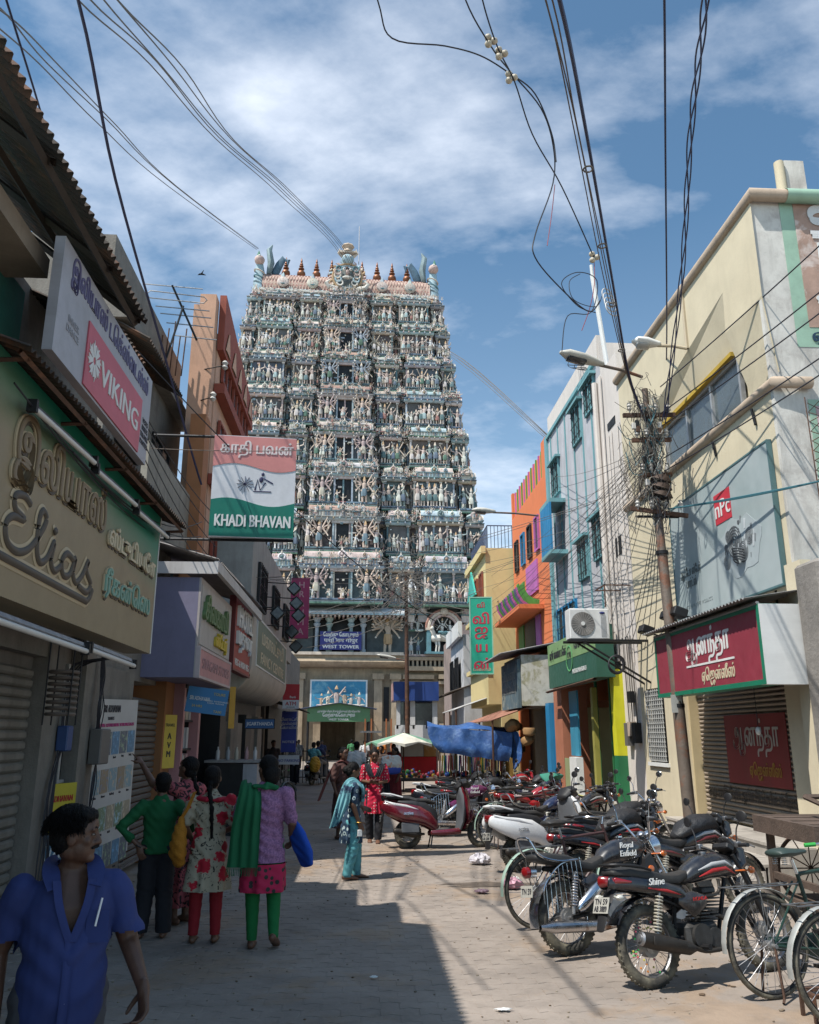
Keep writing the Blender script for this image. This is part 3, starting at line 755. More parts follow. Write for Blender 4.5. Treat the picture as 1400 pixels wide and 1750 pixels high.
sign('bank_machine_sign', 'red and white ATM sign in front of the tower wall', facing(-2.05, 24, 2.71, (.05, -1, 0)), .46, .68, .1, plainmat('sign_red', (.55, .02, .03)), [TX('ATM', 0, -.2, .15, inkr, .003, z=.007), TX('24 HOURS', 0, -.3, .05, inkk, z=.007), TX('Bank', .05, -.02, .09, inkw, .002, z=.003)])
cblock('lower_panel', plainmat('sign_white', (.66, .66, .68)), bpy.data.objects['bank_machine_sign'], (-.23, .23, -.34, -.10, .001, .006))
sign('notice_board', 'small blue notice board near the far railing', facing(-2.25, 26, 1.75, (0, -1, 0)), .45, 1.2, .06, plainmat('notice_blue', (.03, .05, .3)), [TX('மீனாட்சி\nஅம்மன்\nேகாவில்', 0, .25, .12, inkw), TX('NOTICE', 0, -.3, .1, inkw)])
sign('parking_notice', 'white and blue no parking plate on the railing', facing(-2.15, 25.2, .95, (0, -1, 0)), .6, .26, .04, plainmat('sign_white', (.66, .66, .68)), [TX('NO PARKING', 0, -.02, .11, plainmat('notice_blue', (.03, .05, .3)), .002)])
# posters of the travel agent
pb = mat('poster_paper', (.50, .49, .47), .5, var=.08, bump=.05)
ps = sign('tour_poster', 'tall poster of tour photographs pasted on the wall by the pointing woman', facing(-2.69, 9.45, 1.18, (1, -.06, 0)) @ MX.Rotation(.03, 4, 'Z'), 1.32, 1.66, .015, pb,
     [TX('SRI ADHAVAN', -.18, .73, .11, inkk, .001, .5), TX('TRAVELS', -.2, .63, .05, inkk), TX('TEMPLE SOUTH INDIA TOUR PACKAGES', 0, .56, .05, plainmat('magenta_ink', (.5, .05, .2)), .001, 1.1)] + [TX(w_, -.5 + .25 * i, .22 - .38 * j, .035, inkk) for j in range(4) for i, w_ in enumerate((('Palani', 'Madurai', 'Kodai', 'Ooty', 'Trichy'), ('Cochin', 'Munnar', 'Thekkady', 'Goa', 'Salem'), ('Mysore', 'Coorg', 'Bekal', 'Hampi', 'Kovalam'), ('Chennai', 'Vellore', 'Tanjore', 'Karur', 'Erode'))[j])])
phc = [(.10, .22, .34), (.18, .25, .15), (.30, .24, .16), (.12, .14, .18), (.34, .30, .22), (.22, .33, .38)]
for j in range(4):
    for i in range(5):
        x = -.5 + .25 * i; y = .37 - .38 * j
        cblock('photograph', mat('photo_print_%d' % ((i * 3 + j * 5) % 6), phc[(i * 3 + j * 5) % 6], .35, c2=tuple(q * 1.9 for q in phc[(i + j * 2) % 6]), pat='worn', ps=14, bump=0), ps, (x - .11, x + .11, y - .12, y + .12, .001, .004))
sign('advert_poster', 'yellow travel poster above the blue AVAILABLE poster', facing(-2.70, 7.88, 1.0, (1, -.3, 0)), .5, .42, .01, plainmat('poster_yellow', (.5, .42, .03)), [TX('SRI ADHAVAN', 0, .08, .075, inkr, .001, .4), TX('TRAVELS', 0, -.04, .06, inkr)])
sign('advert_poster', 'blue AVAILABLE poster with a picture of a car', facing(-2.70, 7.88, .42, (1, -.3, 0)), .5, .72, .01, plainmat('poster_blue', (.05, .16, .26)), [TX('AVAIL', 0, .22, .17, inkw, .002, .42)])
cblock('photograph', plainmat('poster_pale', (.4, .42, .44), c2=(.12, .13, .15), pat='worn', ps=9), bpy.data.objects['advert_poster.001'], (-.22, .22, -.33, .05, .001, .004))
mbx = thing('meter_box', 'small blue electric meter box on the left pillar', 'meter', (-2.68, 7.75, 1.55), world=True)
a = MB(); a.cbox((-2.66, 7.75, 1.6), (.1, .14, .22), bev=.01); a.build('case', plainmat('meter_blue', (.03, .07, .2)), mbx)
a = MB()
for k in range(9): a.tube([(-2.68, 7.72 + rnd.uniform(-.05, .05), 1.5), (-2.68, 7.6 + rnd.uniform(-.1, .15), 1.1), (-2.68, 7.6 + rnd.uniform(-.15, .15), .5), (-2.68, 7.6, .1)], .007, 4, smooth=4)
for k in range(7): a.tube([(-2.68, 7.72 + rnd.uniform(-.05, .05), 1.7), (-2.68, 7.8 + rnd.uniform(-.1, .15), 2.0), (-2.6, 7.7 + rnd.uniform(-.15, .2), 2.25), (-2.2, 7.6, 2.3)], .006, 4, smooth=4)
a.build('cables', wirem, mbx, kind='stuff')
mb2 = thing('junction_box', 'grey junction box with looping cables at the edge of the tour poster', 'box', (-2.64, 8.72, 1.6), world=True)
a = MB(); a.cbox((-2.63, 8.68, 1.52), (.12, .3, .34), bev=.01); a.build('case', plainmat('box_grey', (.14, .13, .12)), mb2)
a = MB()
for k in range(12): a.tube([(-2.66, 8.6 + rnd.uniform(0, .15), 1.65), (-2.62, 8.6 + rnd.uniform(-.12, .1), 1.9), (-2.64, 8.6 + rnd.uniform(-.08, .12), 2.2), (-2.66, 8.6, 2.5)], .006, 4, smooth=4)
for k in range(6): a.tube([(-2.64, 8.66, 1.38), (-2.62, 8.55 + rnd.uniform(-.12, .12), 1.15), (-2.66, 8.6 + rnd.uniform(-.05, .05), .8)], .006, 4, smooth=4)
a.build('cables', wirem, mb2, kind='stuff')
# wire basket below the Elias board
for by in (4.75, 6.55):
    wb = thing('coiled_springs', 'caged coil of cable hanging under the Elias board, %s' % ('near the picture edge' if by < 5 else 'by the first pillar'), 'coil', (-2.3, by, 2.0), world=True)
    for k in range(8):
        a = MB(); a.torus((-2.3, by, 1.78 + .045 * k), .10, .014, 20, 6); a.build('coil_turn', mat('brown_cable', (.13, .10, .08), .7), wb)
    a = MB()
    for k in range(4): a.cyl((-2.3 + .13 * math.cos(k * 1.57 + .8), by + .13 * math.sin(k * 1.57 + .8), 1.7), (-2.3 + .13 * math.cos(k * 1.57 + .8), by + .13 * math.sin(k * 1.57 + .8), 2.35), .006, n=5)
    a.build('cage', darkm, wb)
# drinks counter
ct = thing('shop_counter', 'dark drinks counter with white front below the JIGARTHANDA sign', 'counter', (-2.2, 15, 0), world=True)
cblock('top', steel, ct, (-2.7, -1.75, 14.8, 15.6, 1.18, 1.22))
cblock('cabinet', darkm, ct, (-2.65, -2.05, 14.85, 15.55, 0, 1.17))
cblock('front_panel', plainmat('counter_white', (.42, .42, .45), dirt=.3), ct, (-2.04, -1.8, 14.84, 15.5, .35, 1.16))
for k in range(5):
    a = MB(); a.lathe([(.03, 0), (.035, .02), (.035, .14), (.015, .18), (.015, .22)], 8, M=T(-2.5 + .16 * k, 14.95 + .1 * (k % 2), 1.222)); a.build('bottle', pkt[k % 4], label=['leftmost white bottle', 'grey bottle second from the left', 'cream bottle in the middle', 'rose coloured bottle', 'rightmost white bottle'][k] + ' on the drinks counter', cat='bottle')
fl = []
for i, (x, y, z, ax) in enumerate([(-1.73, 20, 5.1, 0), (-1.66, 20, 4.74, 0), (-1.60, 20, 4.44, 0), (-2.0, 19, 4.35, 1), (-1.78, 20.4, 4.1, 1), (-1.72, 21, 3.8, 1)]):
    r = thing('floodlight', ['topmost black floodlight on the long iron arms', 'second black floodlight from the top by the magenta sign', 'third black floodlight beside the magenta sign', 'floodlight tilted down nearest the wall', 'floodlight tilted over the green board end', 'lowest floodlight over the far end of the green board'][i], 'lamp', (x, y, z), group='floodlights on the left wall', world=True)
    a = MB(); a.cbox((x, y, z), (.26, .14, .26), M=MX.Rotation(.78, 4, 'Y'), bev=.02); a.build('housing', darkm, r)
    a = MB(); a.cyl((-2.42, y, z + .16), (x, y, z + .12), .014, n=5); a.build('arm', darkm, r)
    a = MB(); a.cbox((x, y - .075, z), (.2, .01, .2), M=MX.Rotation(.78, 4, 'Y')); a.build('glass', glassm, r)

# ================================================================ RIGHT: cream corner building
crm = mat('cream_yellow_wall', (.66, .575, .41), .85, var=.10, vs=1.2, dirt=.12, bump=.15); crw = mat('worn_white_wall', (.64, .62, .57), .85, var=.12, dirt=.5, c2=(.53, .50, .46), pat='worn', ps=1.1)
trimm = mat('tan_moulding', (.46, .36, .27), .8, var=.12, dirt=.3); ylw = plainmat('deep_yellow_paint', (.5, .33, .04), .8, dirt=.15)
R1 = thing('corner_building', 'cream two storey corner building with folded wall and parts billboard', 'building', (5.4, 11.5, 0), world=True)
cblock('wall', crm, R1, (4.9, 5.3, 9.0, 14.55, 2.95, 5.72), (5.1, 12, 9.03, 14.6, 2.95, 8.3), (4.9, 5.4, 8.98, 9.5, .45, 2.95), (4.9, 5.4, 12.72, 14.6, .0, 1.2), (4.9, 5.4, 12.72, 13.45, 1.2, 2.95), (4.9, 5.4, 14.3, 14.6, 1.2, 2.95), (4.9, 5.4, 13.45, 14.3, 2.4, 2.95), (5.18, 8, 9.5, 12.72, 2.3, 2.95), (5.2, 8, 9.5, 14.55, .45, 2.3))
cblock('end_wall', crw, R1, (4.905, 12, 8.93, 9.0, 2.6, 8.32), (5.0, 12, 8.93, 9.0, .4, 2.6))
# folded upper wall: parapet plane, slanting bays and window recess
fw = MB()
Zt = 8.35
def q4(*p): fw.add(p, [tuple(range(len(p)))])
xo = 4.9; xi = 5.06
q4((xo, 8.9, Zt), (xo, 8.9, 6.93), (xo, 9.96, 6.96), (xo, 9.91, 7.56), (xo, 12.92, 7.6 - .55), (xo, 14.6, 6.9), (xo, 14.6, Zt))
q4((xo, 8.9, 6.93), (xo + .10, 8.9, 5.9), (xi, 9.75, 5.9), (xo, 9.96, 6.96))
q4((xo, 9.96, 6.96), (xi, 9.75, 5.9), (xi, 9.95, 6.65), (xo, 9.91, 7.56))
q4((xo, 9.91, 7.56), (xi, 9.95, 6.65), (xi, 13.2, 6.65), (xo, 12.92, 7.05))
q4((xo, 12.92, 7.05), (xi, 13.2, 6.65), (xi, 14.6, 5.9), (xo, 14.6, 6.9))
fw.build('folded_parapet', crm, R1, smooth=0)
cblock('window_hood', ylw, R1, (4.93, 5.1, 9.95, 12.85, 6.62, 6.68))
window_x(R1, 5.04, 9.9, 12.7, 5.78, 6.62, mat('aluminium_frame', (.5, .5, .5), .4, .6), -1, 3, 0, pane=mat('tinted_pane', (.09, .11, .115), .12, bump=0, var=.1, spec=.8))
def roll(y0, y1, z, x=4.9, r=.09, xe=None):
    mb = MB(); mb.loft([(x, y1, z), (x, y0, z), (xe, y0, z)] if xe else [(x, y1, z), (x, y0, z)], r, r, n=12, cap=False); mb.build('round_moulding', trimm, R1)
roll(8.86, 14.65, 8.36, xe=12); roll(8.86, 14.6, 5.74, r=.075, xe=5.35)
mb = MB(); mb.loft([(5.35, 8.86, 8.36), (12, 8.86, 8.36)], .094, .094, n=12, cap=False); mb.build('painted_moulding', plainmat('mint_paint', (.33, .50, .38), .7, dirt=.25), R1)
wt = thing('roof_pillar', 'white roof pillar with attached drain pipe above the corner building', 'pillar', (6.1, 10, 8.3), world=True)
cblock('column', crw, wt, (6.07, 6.36, 9.95, 10.2, 8.3, 9.8)); a = MB(); a.cyl((5.98, 9.95, 8.3), (5.98, 9.95, 9.75), .07, n=10); a.build('pipe', crm, wt)
# painted advertisement on the end wall
pa = sign('painted_wall_advert', 'peeling painted wall advertisement turned sideways on the end wall', facing(5.29 + 1.1, 8.925, 7.3, (0, -1, 0)), 2.2, 2.1, .004, plainmat('mint_paint', (.33, .50, .38), .7, dirt=.25),
     [TX('ம', -.55, .72, .62, inkw, .03, z=.008, r=R(90), e=.01), TX('க', -.48, .22, .62, inkw, .03, z=.008, r=R(90), e=.01), TX('ச்', -.52, -.46, .6, inkw, .03, z=.008, r=R(90), e=.01), TX('ஏஜன்ட்', -.5, -.92, .22, plainmat('navy_letters', (.02, .05, .09)), .01, .8, z=.008)], cat='wall painting')
cblock('faded_panel', mat('faded_brick_paint', (.42, .28, .22), .85, var=.2, c2=(.6, .5, .45), pat='worn', ps=2.2, dirt=.3), pa, (-.92, 1.1, -.78, 1.03, .001, .005))
cblock('lower_frame', plainmat('mint_paint', (.33, .50, .38), .7), R1, (5.32, 5.40, 8.922, 8.93, 3.6, 5.55), (5.40, 7, 8.922, 8.93, 5.47, 5.55))
cblock('faded_square', mat('faded_pink_paint', (.55, .42, .43), .85, c2=(.45, .3, .3), pat='worn', ps=3), R1, (5.402, 7, 8.921, 8.93, 3.6, 5.466))
# rooftop dish
ds = thing('satellite_dish', 'dark mesh satellite dish on the roof behind the pole', 'satellite dish', (5.6, 17, 9.7))
a = MB()
for i in range(16):
    t_ = i * math.pi / 8; a.cyl((0, 0, 0), (1.25 * math.cos(t_), 1.25 * math.sin(t_), .35), .012, n=4)
for r__ in (.35, .6, .85, 1.05, 1.25): a.torus((0, 0, .35 * (r__ / 1.25) ** 2), r__, .012, 32, 4)
a.build('mesh_bowl', darkm, ds, M=T(-.1, 0, .1, 0, R(35), R(-20), .7))
a = MB(); a.cyl((0, 0, -.7), (0, 0, .1), .04, n=6); a.build('mast', darkm, ds)
# billboard, fascia, shutter, steps
bbm = mat('billboard_print', (.33, .39, .39), .45, var=.05, c2=(.39, .44, .44), pat='x', ps=.9, bump=0)
bb = sign('billboard', 'grey green parts billboard with engine drawing tilted on the cream wall', facing(4.84, 10.75, 4.2, (-1, 0, 0)), 3.3, 1.78, .05, bbm,
     [TX('ஆட்ேடா ஸ்ேபர்\nபார்ட்ஸ்', -1.0, -.30, .17, plainmat('grey_ink', (.12, .14, .14)), .002, .75), TX('WORKS FOR LIFE   PRODUCTS', -.8, -.72, .07, plainmat('faint_ink', (.33, .38, .38)))], frame=plainmat('billboard_edge', (.08, .16, .17)), fw=.02)
lg = MB(); lg.prism([(-.25, -.2), (.25, -.2), (.25, .22), (-.25, .22)], .006, M=T(.28, .42, .001)); lg.build('logo_panel', plainmat('logo_red', (.55, .04, .06)), bb, smooth=0)
lg = MB(); text_mb(lg, 'nPc', .34, T(.28, .42, .008), .006); lg.build('logo_lettering', inkw, bb, smooth=0)
r3 = random.Random(3); eg = MB()
eg.prism([(.64 + (.62 + .05 * math.sin(5 * t_)) * math.cos(t_), -.2 + (.38 + .05 * math.sin(7 * t_ + 1)) * math.sin(t_)) for t_ in [i * .2618 for i in range(24)]], .003, M=T(0, 0, .001)); eg.build('drawing_ground', plainmat('drawing_pale', (.40, .45, .46)), bb, smooth=0)
inks = [plainmat('ink_grey', (.10, .11, .12)), plainmat('ink_mid', (.22, .24, .25)), plainmat('ink_pale', (.52, .55, .56))]
def gear(x, y, s_, m_):
    eg = MB()
    for i, q in enumerate((1, .8, .6, .42, .2)): eg.torus((x, y, .006 + .002 * i), s_ * q, s_ * .06, 22, 4, fl=.25)
    eg.build('gear_drawing', inks[m_], bb, smooth=0)
for x, y, s_, m_ in ((.52, -.12, .20, 0), (.74, -.30, .13, 0), (.26, -.34, .10, 1), (.95, -.14, .11, 1), (.36, -.02, .08, 0)): gear(x, y, s_, m_)
for k in range(5): eg = MB(); eg.torus((.68, -.42 + .035 * k, .01), .10, .012, 20, 4, M=MX.Rotation(1.2, 4, 'X')); eg.build('ring_drawing', inks[0], bb)
for k in range(34):
    t_ = r3.uniform(0, 6.28); q = r3.uniform(.2, .95); x = .64 + .52 * q * math.cos(t_); y = -.18 + .30 * q * math.sin(t_); s_ = r3.uniform(.03, .09); eg = MB()
    if k % 3: eg.loft([(x, y, .006), (x + s_ * .3, y + s_ * 1.5, .006)], [s_ * .25, s_ * .4], [.003, .003], ref=(1, 0, 0), n=7)
    else: eg.lathe([(s_ * .6, 0), (s_ * .3, .004), (s_ * .2, .001)], 12, M=T(x, y, .005))
    eg.build('part_drawing', inks[k % 3], bb, smooth=0)
maroon = plainmat('maroon_board', (.27, .035, .055), .45, dirt=.1, var=.1)
ag = sign('fascia_sign', 'maroon sign with green border and white Tamil letters over the right shutter', facing(4.3, 10.35, 2.59, (-1, 0, 0)), 3.3, .86, .22, maroon,
     [TX('ஆனந்தா', .18, .13, .40, inkw, .012, 1.35), TX('ஏெஜன்ஸீஸ்', .45, -.25, .2, inkc, .006, .95)], frame=plainmat('frame_green', (.01, .18, .10)), fw=.05)
cblock('underline', inkw, ag, (-.5, .95, -.1, -.075, .001, .006))
cblock('side_cap', whitep, ag, (1.655, 1.66, -.43, .43, -.5, 0), (1.52, 1.66, -.435, -.43, -.5, 0))
sgb = MB(); sgb.cyl((4.3, 8.7, 3.03), (4.3, 12.0, 3.03), .02, n=6); wave(sgb, (4.15, 8.7, 3.08), (0, 3.4, 0), (.75, 0, .12), pitch=.09, amp=.012); sgb.build('sign_canopy', mat('galvanised', (.3, .3, .3), .5, .5, dirt=.4), R1)
shR = shutter('brown rolling shutter painted with a maroon panel up the steps', 5.15, 9.55, 12.66, .5, 2.28, mat('brown_shutter', (.28, .225, .175), .6, var=.15, dirt=.35), -1, .062)
sp_ = MB(); sp_.box(5.122, 5.128, 10.0, 11.75, 1.0, 1.9); o = sp_.build('painted_panel', plainmat('panel_maroon', (.22, .03, .03), .6, dirt=.2), shR, smooth=0)
sp_ = MB(); text_mb(sp_, 'ஆனந்தா', .42, facing(5.12, 10.85, 1.6, (-1, 0, 0)), .006, fit=1.3); sp_.build('painted_lettering', plainmat('dusty_white', (.42, .38, .34)), shR, smooth=0)
sp_ = MB(); text_mb(sp_, 'ஏெஜன்ஸீஸ்', .2, facing(5.12, 10.65, 1.18, (-1, 0, 0)), .003, fit=.85); sp_.build('painted_lettering', plainmat('dusty_gold', (.38, .20, .04)), shR, smooth=0)
sp_ = MB(); text_mb(sp_, 'ைஹட்ராலிக் ேபரிங் ஆயில் சீல் ெசயின் ஸ்பிராக்ெகட்', .2, facing(5.12, 11.1, .84, (-1, 0, 0)), .003, fit=2.8); sp_.build('painted_lettering', plainmat('dusty_ink', (.06, .05, .045)), shR, smooth=0)
for y_ in (9.5, 12.67): cblock('shutter_guide', plainmat('guide_cream', (.52, .42, .25)), R1, (5.0, 5.2, y_, y_ + .07, .45, 2.3))
for i, (y_, z_, h_) in enumerate(((14.75, 1.5, .35), (15.0, 1.62, .25), (15.2, 1.45, .4), (14.9, 2.2, .2))):
    bx_ = thing('meter_box', ['grey meter box low on the pale wall beside the bank', 'small cream switch box on the pale wall', 'tall grey meter box next to the yellow pillar', 'little black fuse box above the meter boxes'][i], 'meter', (4.85, y_, z_), world=True)
    cblock('case', [darkm, trimm, plainmat('box_grey', (.14, .13, .12)), darkm][i], bx_, (4.78, 4.89, y_ - .09, y_ + .09, z_, z_ + h_)); a = MB(); a.tube([(4.86, y_, z_ + h_), (4.86, y_ + .03, z_ + h_ + .8), (4.87, y_ + .1, 3.4)], .012, 5, smooth=3); a.build('conduit', greywire, bx_)
a = MB(); a.tube([(4.86, 13.0, 3.05), (4.86, 13.0, 5.6)], .03, 8); a.build('drainpipe', crm, R1)
for y_ in (9.4, 10.6, 12.4): a = MB(); a.tube([(4.88, y_, 5.4), (4.86, y_ + .02, 5.62)], .02, 6); a.build('weep_pipe', darkm, R1)
cblock('sign_end_lattice', plainmat('brown_wood', (.12, .05, .03)), R1, (4.9, 4.96, 8.95, 9.02, 2.3, 3.3), (4.9, 4.96, 9.4, 9.46, 2.3, 3.3), (4.9, 4.96, 9.02, 9.4, 2.28, 2.34), (4.9, 4.96, 9.02, 9.4, 2.75, 2.8))
stm = mat('grey_stone_tile', (.40, .365, .325), .6, var=.12, dirt=.4)
stp = thing('stone_steps', 'pale tiled steps leading up to the right shutter', 'steps', (4.5, 11, 0), world=True)
for k in range(3):
    x0 = 3.95 + .3 * k; z = .155 * (k + 1)
    for j in range(7):
        y0 = 9.1 + .52 * j + .02 * k
        cblock('tread_tile', stm, stp, (x0 - .02, x0 + .31, y0, y0 + .512, z - .03, z + .004 * (j % 2) * .3))
        cblock('riser_tile', stm, stp, (x0, x0 + .02, y0, y0 + .512, z - .155, z - .031))
cblock('core', stm, stp, (4.0, 5.1, 9.12, 12.7, 0, .12), (4.3, 5.1, 9.12, 12.7, .12, .275), (4.58, 5.16, 9.12, 12.7, .275, .455))
# grille window and meter clutter on the cream pier
gw = thing('grille_window', 'small barred window with white lattice beside the steps', 'window', (4.9, 13.9, 1.2), world=True)
a = MB()
for k in range(9): a.box(4.87, 4.885, 13.5 + .095 * k, 13.515 + .095 * k, 1.22, 2.38)
for k in range(16): a.box(4.868, 4.883, 13.47, 14.28, 1.22 + .075 * k, 1.232 + .075 * k)
a.build('lattice', plainmat('lattice_white', (.5, .5, .48)), gw, smooth=0)
cblock('opening', darkm, gw, (5.0, 5.05, 13.45, 14.3, 1.2, 2.4)); 
cblock('sill', whitep, gw, (4.86, 5.0, 13.4, 14.34, 1.14, 1.2))
# near concrete stub wall at the right edge
nw = thing('concrete_pillar', 'rough grey concrete wall end at the right edge of the picture', 'wall', (5.2, 8.5, 0), world=True)
a = MB(); a.cbox((5.59, 8.45, 1.72), (1.7, .5, 3.44), bev=.04); a.build('core', mat('raw_concrete', (.24, .22, .20), .9, var=.2, dirt=.5, bump=.6, bs=18), nw)
cblock('plaster_edge', crm, nw, (4.78, 4.9, 8.6, 8.95, 0, 3.5))
# wooden cart
wc = mat('old_wood', (.095, .065, .05), .85, var=.35, vs=5, dirt=.3, bump=.5)
cart = thing('wooden_cart', 'old dark wooden push cart with a frame on top by the steps', 'cart', (4.6, 7.9, 0), world=True)
for k in range(6): cblock('plank', wc, cart, (3.95, 5.3, 7.35 + .17 * k, 7.51 + .17 * k, .82 + .006 * (k % 2), .86 + .006 * (k % 2)))
cblock('rail', wc, cart, (3.93, 5.3, 7.28, 7.34, .72, .87), (3.93, 5.3, 8.38, 8.44, .72, .87), (3.87, 3.93, 7.28, 8.44, .72, .87))
for (x, y) in ((3.97, 7.34), (3.97, 8.34), (5.2, 7.34), (5.2, 8.34)): cblock('leg', wc, cart, (x, x + .06, y, y + .06, 0, .72))
cblock('brace', wc, cart, (3.98, 4.02, 7.4, 8.34, .3, .36), (4.03, 5.2, 7.36, 7.4, .3, .36), (4.0, 4.5, 7.36, 8.3, .14, .17))
for k in range(2):
    wmx = T(4.45, 7.2 + 1.32 * k, .36, 0, R(90)); a = MB(); a.torus((0, 0, 0), .33, .02, 28, 6, M=wmx)
    for i in range(12): a.cyl(V((4.45, 7.2 + 1.32 * k, .36)), V((4.45 + .32 * math.cos(i * .524), 7.2 + 1.32 * k, .36 + .32 * math.sin(i * .524))), .006, n=4)
    a.build('wheel', rust, cart)
fr_ = thing('picture_frame', 'empty wooden frame lying on the old cart', 'frame', (4.7, 7.8, .87), world=True)
a = MB()
for p0, p1 in (((4.3, 7.4, .92), (5.2, 7.4, .92)), ((5.2, 7.4, .92), (5.2, 8.2, 1.05)), ((5.2, 8.2, 1.05), (4.3, 8.2, 1.05)), ((4.3, 8.2, 1.05), (4.3, 7.4, .92))): a.loft([p0, p1], .02, .025, n=4, cap=False)
a.build('frame_bars', wc, fr_, smooth=0)
# bulb on a cord
bl = thing('hanging_bulb', 'bare white bulb hanging on a cord in front of the right shutter', 'bulb', (4.75, 9.95, 1.7), world=True)
a = MB(); a.cyl((4.75, 9.95, 1.75), (4.75, 9.95, 2.3), .005, n=4); a.build('cord', wirem, bl); a = MB(); a.ball((4.75, 9.95, 1.68), (.035, .035, .05)); a.build('bulb', mat('milk_glass', (.75, .75, .7), .2, bump=0, var=0), bl)

# ================================================================ RIGHT: pale house with teal stripes and bank
pale = mat('pale_pink_wall', (.68, .62, .57), .85, var=.07, vs=1, dirt=.22, bump=.1); lav = mat('lavender_grey_wall', (.50, .50, .53), .85, var=.10, dirt=.3, bump=.1); teal = plainmat('teal_trim', (.17, .37, .40), .6, dirt=.25)
R2 = thing('striped_house', 'tall pale house with teal stripes over the bank entrance', 'building', (5.4, 18, 0), world=True)
cblock('wall', pale, R2, (4.9, 12, 14.6, 16.0, 2.9, 9.0), (4.9, 12, 14.6, 15.7, 0, 2.9), (5.0, 12, 16.0, 20.9, 3.9, 9.9), (6.3, 12, 15.6, 20.9, 0, 3.9))
cblock('front_skin', lav, R2, (4.92, 5.0, 16.0, 20.85, 3.4, 9.4))
wp = MB(); wp.tube([(4.84, 15.95, .1), (4.84, 15.95, 8.9)], .06, 8); wp.build('drainpipe', pale, R2)
wp = MB(); wp.tube([(4.86, 15.6, 3.0), (4.86, 15.6, 8.9)], .025, 6); wp.build('drainpipe', pale, R2)
for j in range(6):
    yy = 16.5 + .78 * j
    cblock('teal_stripe', teal, R2, (4.895, 4.919, yy, yy + .06, 3.4, 9.35))
cblock('parapet_band', teal, R2, (4.86, 5.0, 16.0, 21, 9.4, 9.5), (4.86, 5.0, 20.75, 21.0, 3.4, 9.4))
cblock('parapet', pale, R2, (4.9, 5.1, 14.6, 21, 9.0, 9.42) if False else (4.97, 5.15, 16.05, 20.95, 9.52, 10.1))
for (y0, z0, z1) in ((17.3, 8.2, 9.1), (17.4, 5.0, 5.9), (16.1, 5.2, 6.1), (16.15, 8.5, 9.2), (19.6, 7.6, 8.5)):
    window_x(R2, 4.9, y0, y0 + .8, z0, z1, teal, -1, 2, 4)
    cblock('window_ledge', teal, R2, (4.78, 4.92, y0 - .1, y0 + .9, z1, z1 + .06))
bl2 = plainmat('bright_blue_paint', (.02, .22, .45), .5)
bay = cblock('window_bay', teal, R2, (4.5, 4.92, 19.2, 20.3, 5.9, 6.0), (4.5, 4.92, 19.2, 20.3, 7.2, 7.3))
for j in range(6): cblock('bay_shutter', bl2, R2, (4.5, 4.55, 19.2 + .18 * j, 19.36 + .18 * j, 6.0, 7.2))
window_x(R2, 4.9, 18.6, 20.5, 3.7, 4.7, bl2, -1, 3, 6)
cblock('vent_window', darkm, R2, (4.885, 4.9, 15.05, 15.45, 5.0, 5.35), (4.885, 4.9, 14.9, 15.4, 7.6, 7.75))
for y in (14.75, 15.15, 15.35):
    wp = MB(); wp.tube([(4.88, y, 2.9), (4.87, y + .03, 5), (4.88, y, 7.5)], .012, 5); wp.build('conduit', pale, R2)
cblock('iron_frame', rust, R2, (4.4, 4.9, 14.7, 14.72, 4.3, 4.32), (4.4, 4.9, 15.3, 15.32, 4.3, 4.32), (4.4, 4.42, 14.7, 15.32, 4.3, 4.32), (4.4, 4.42, 14.7, 14.72, 3.9, 4.3))
bk2 = sign('bank_sign', 'two tone green Karur Vysya Bank sign under the air conditioner', facing(4.4, 17.55, 3.2, (-1, 0, 0)), 4.1, 1.0, .35, plainmat('bank_dark_green', (.03, .11, .075), .4),
     [TX('கரூர் ைவஸ்யா பேங்க்', -1.05, .22, .26, inkk, .004, 1.6, z=.008), TX('Karur Vysya Bank', 1.2, .24, .26, inkk, .007, 1.5, z=.008), TX('MADURAI MAIN BRANCH', .8, -.27, .13, inkw, .002, 1.1, z=.008), TX('KVB', .02, .1, .17, inkk, .003, z=.008)])
cblock('upper_band', plainmat('bank_light_green', (.22, .36, .16), .4), bk2, (-2.05, 2.05, .02, .5, .001, .006))
a = MB(); a.torus((.02, .02, .012), .26, .02, 28, 6, fl=.3); a.build('logo_ring', plainmat('ring_green', (.12, .4, .15)), bk2)
a = MB(); a.loft([(4.35, 15.5, 2.66), (4.35, 19.6, 2.62)], .06, .03, n=4, cap=False); a.build('sign_ledge', rust, R2, smooth=0)
# bank entrance
cblock('floor_slab', stm, R2, (4.45, 6.3, 15.7, 18.2, 0, .42), (4.3, 4.45, 15.7, 18.2, 0, .2))
cblock('entrance_column', plainmat('brown_column', (.16, .045, .03), .4), R2, (4.95, 5.2, 16.2, 16.55, .42, 2.8), (5.2, 5.4, 16.9, 17.2, .42, 2.8))
cblock('entrance_door', darkm, R2, (5.9, 6.0, 15.8, 19.5, .42, 2.8))
cblock('green_door_post', plainmat('green_post', (.02, .14, .05)), R2, (5.0, 5.05, 16.8, 16.88, .42, 2.8), (4.9, 4.95, 17.5, 17.58, .42, 2.8))
cblock('yellow_pillar', plainmat('bright_yellow', (.62, .6, .02), .4), R2, (4.72, 4.9, 15.55, 15.8, 1.27, 2.85)); cblock('green_pillar_foot', plainmat('pillar_green', (.015, .16, .06), .4), R2, (4.72, 4.9, 15.55, 15.8, .0, 1.268))
cblock('yellow_post', plainmat('olive_post', (.35, .32, .07)), R2, (4.75, 4.85, 17.2, 17.35, .42, 2.6))
a = MB()
for k in range(12): a.box(4.5, 4.52, 15.75 + .2 * k, 15.77 + .2 * k, .2, .42)
a.box(4.49, 4.53, 15.7, 18.1, .42, .445); a.build('entrance_rail', plainmat('yellow_rail', (.5, .5, .05)), R2, smooth=0)
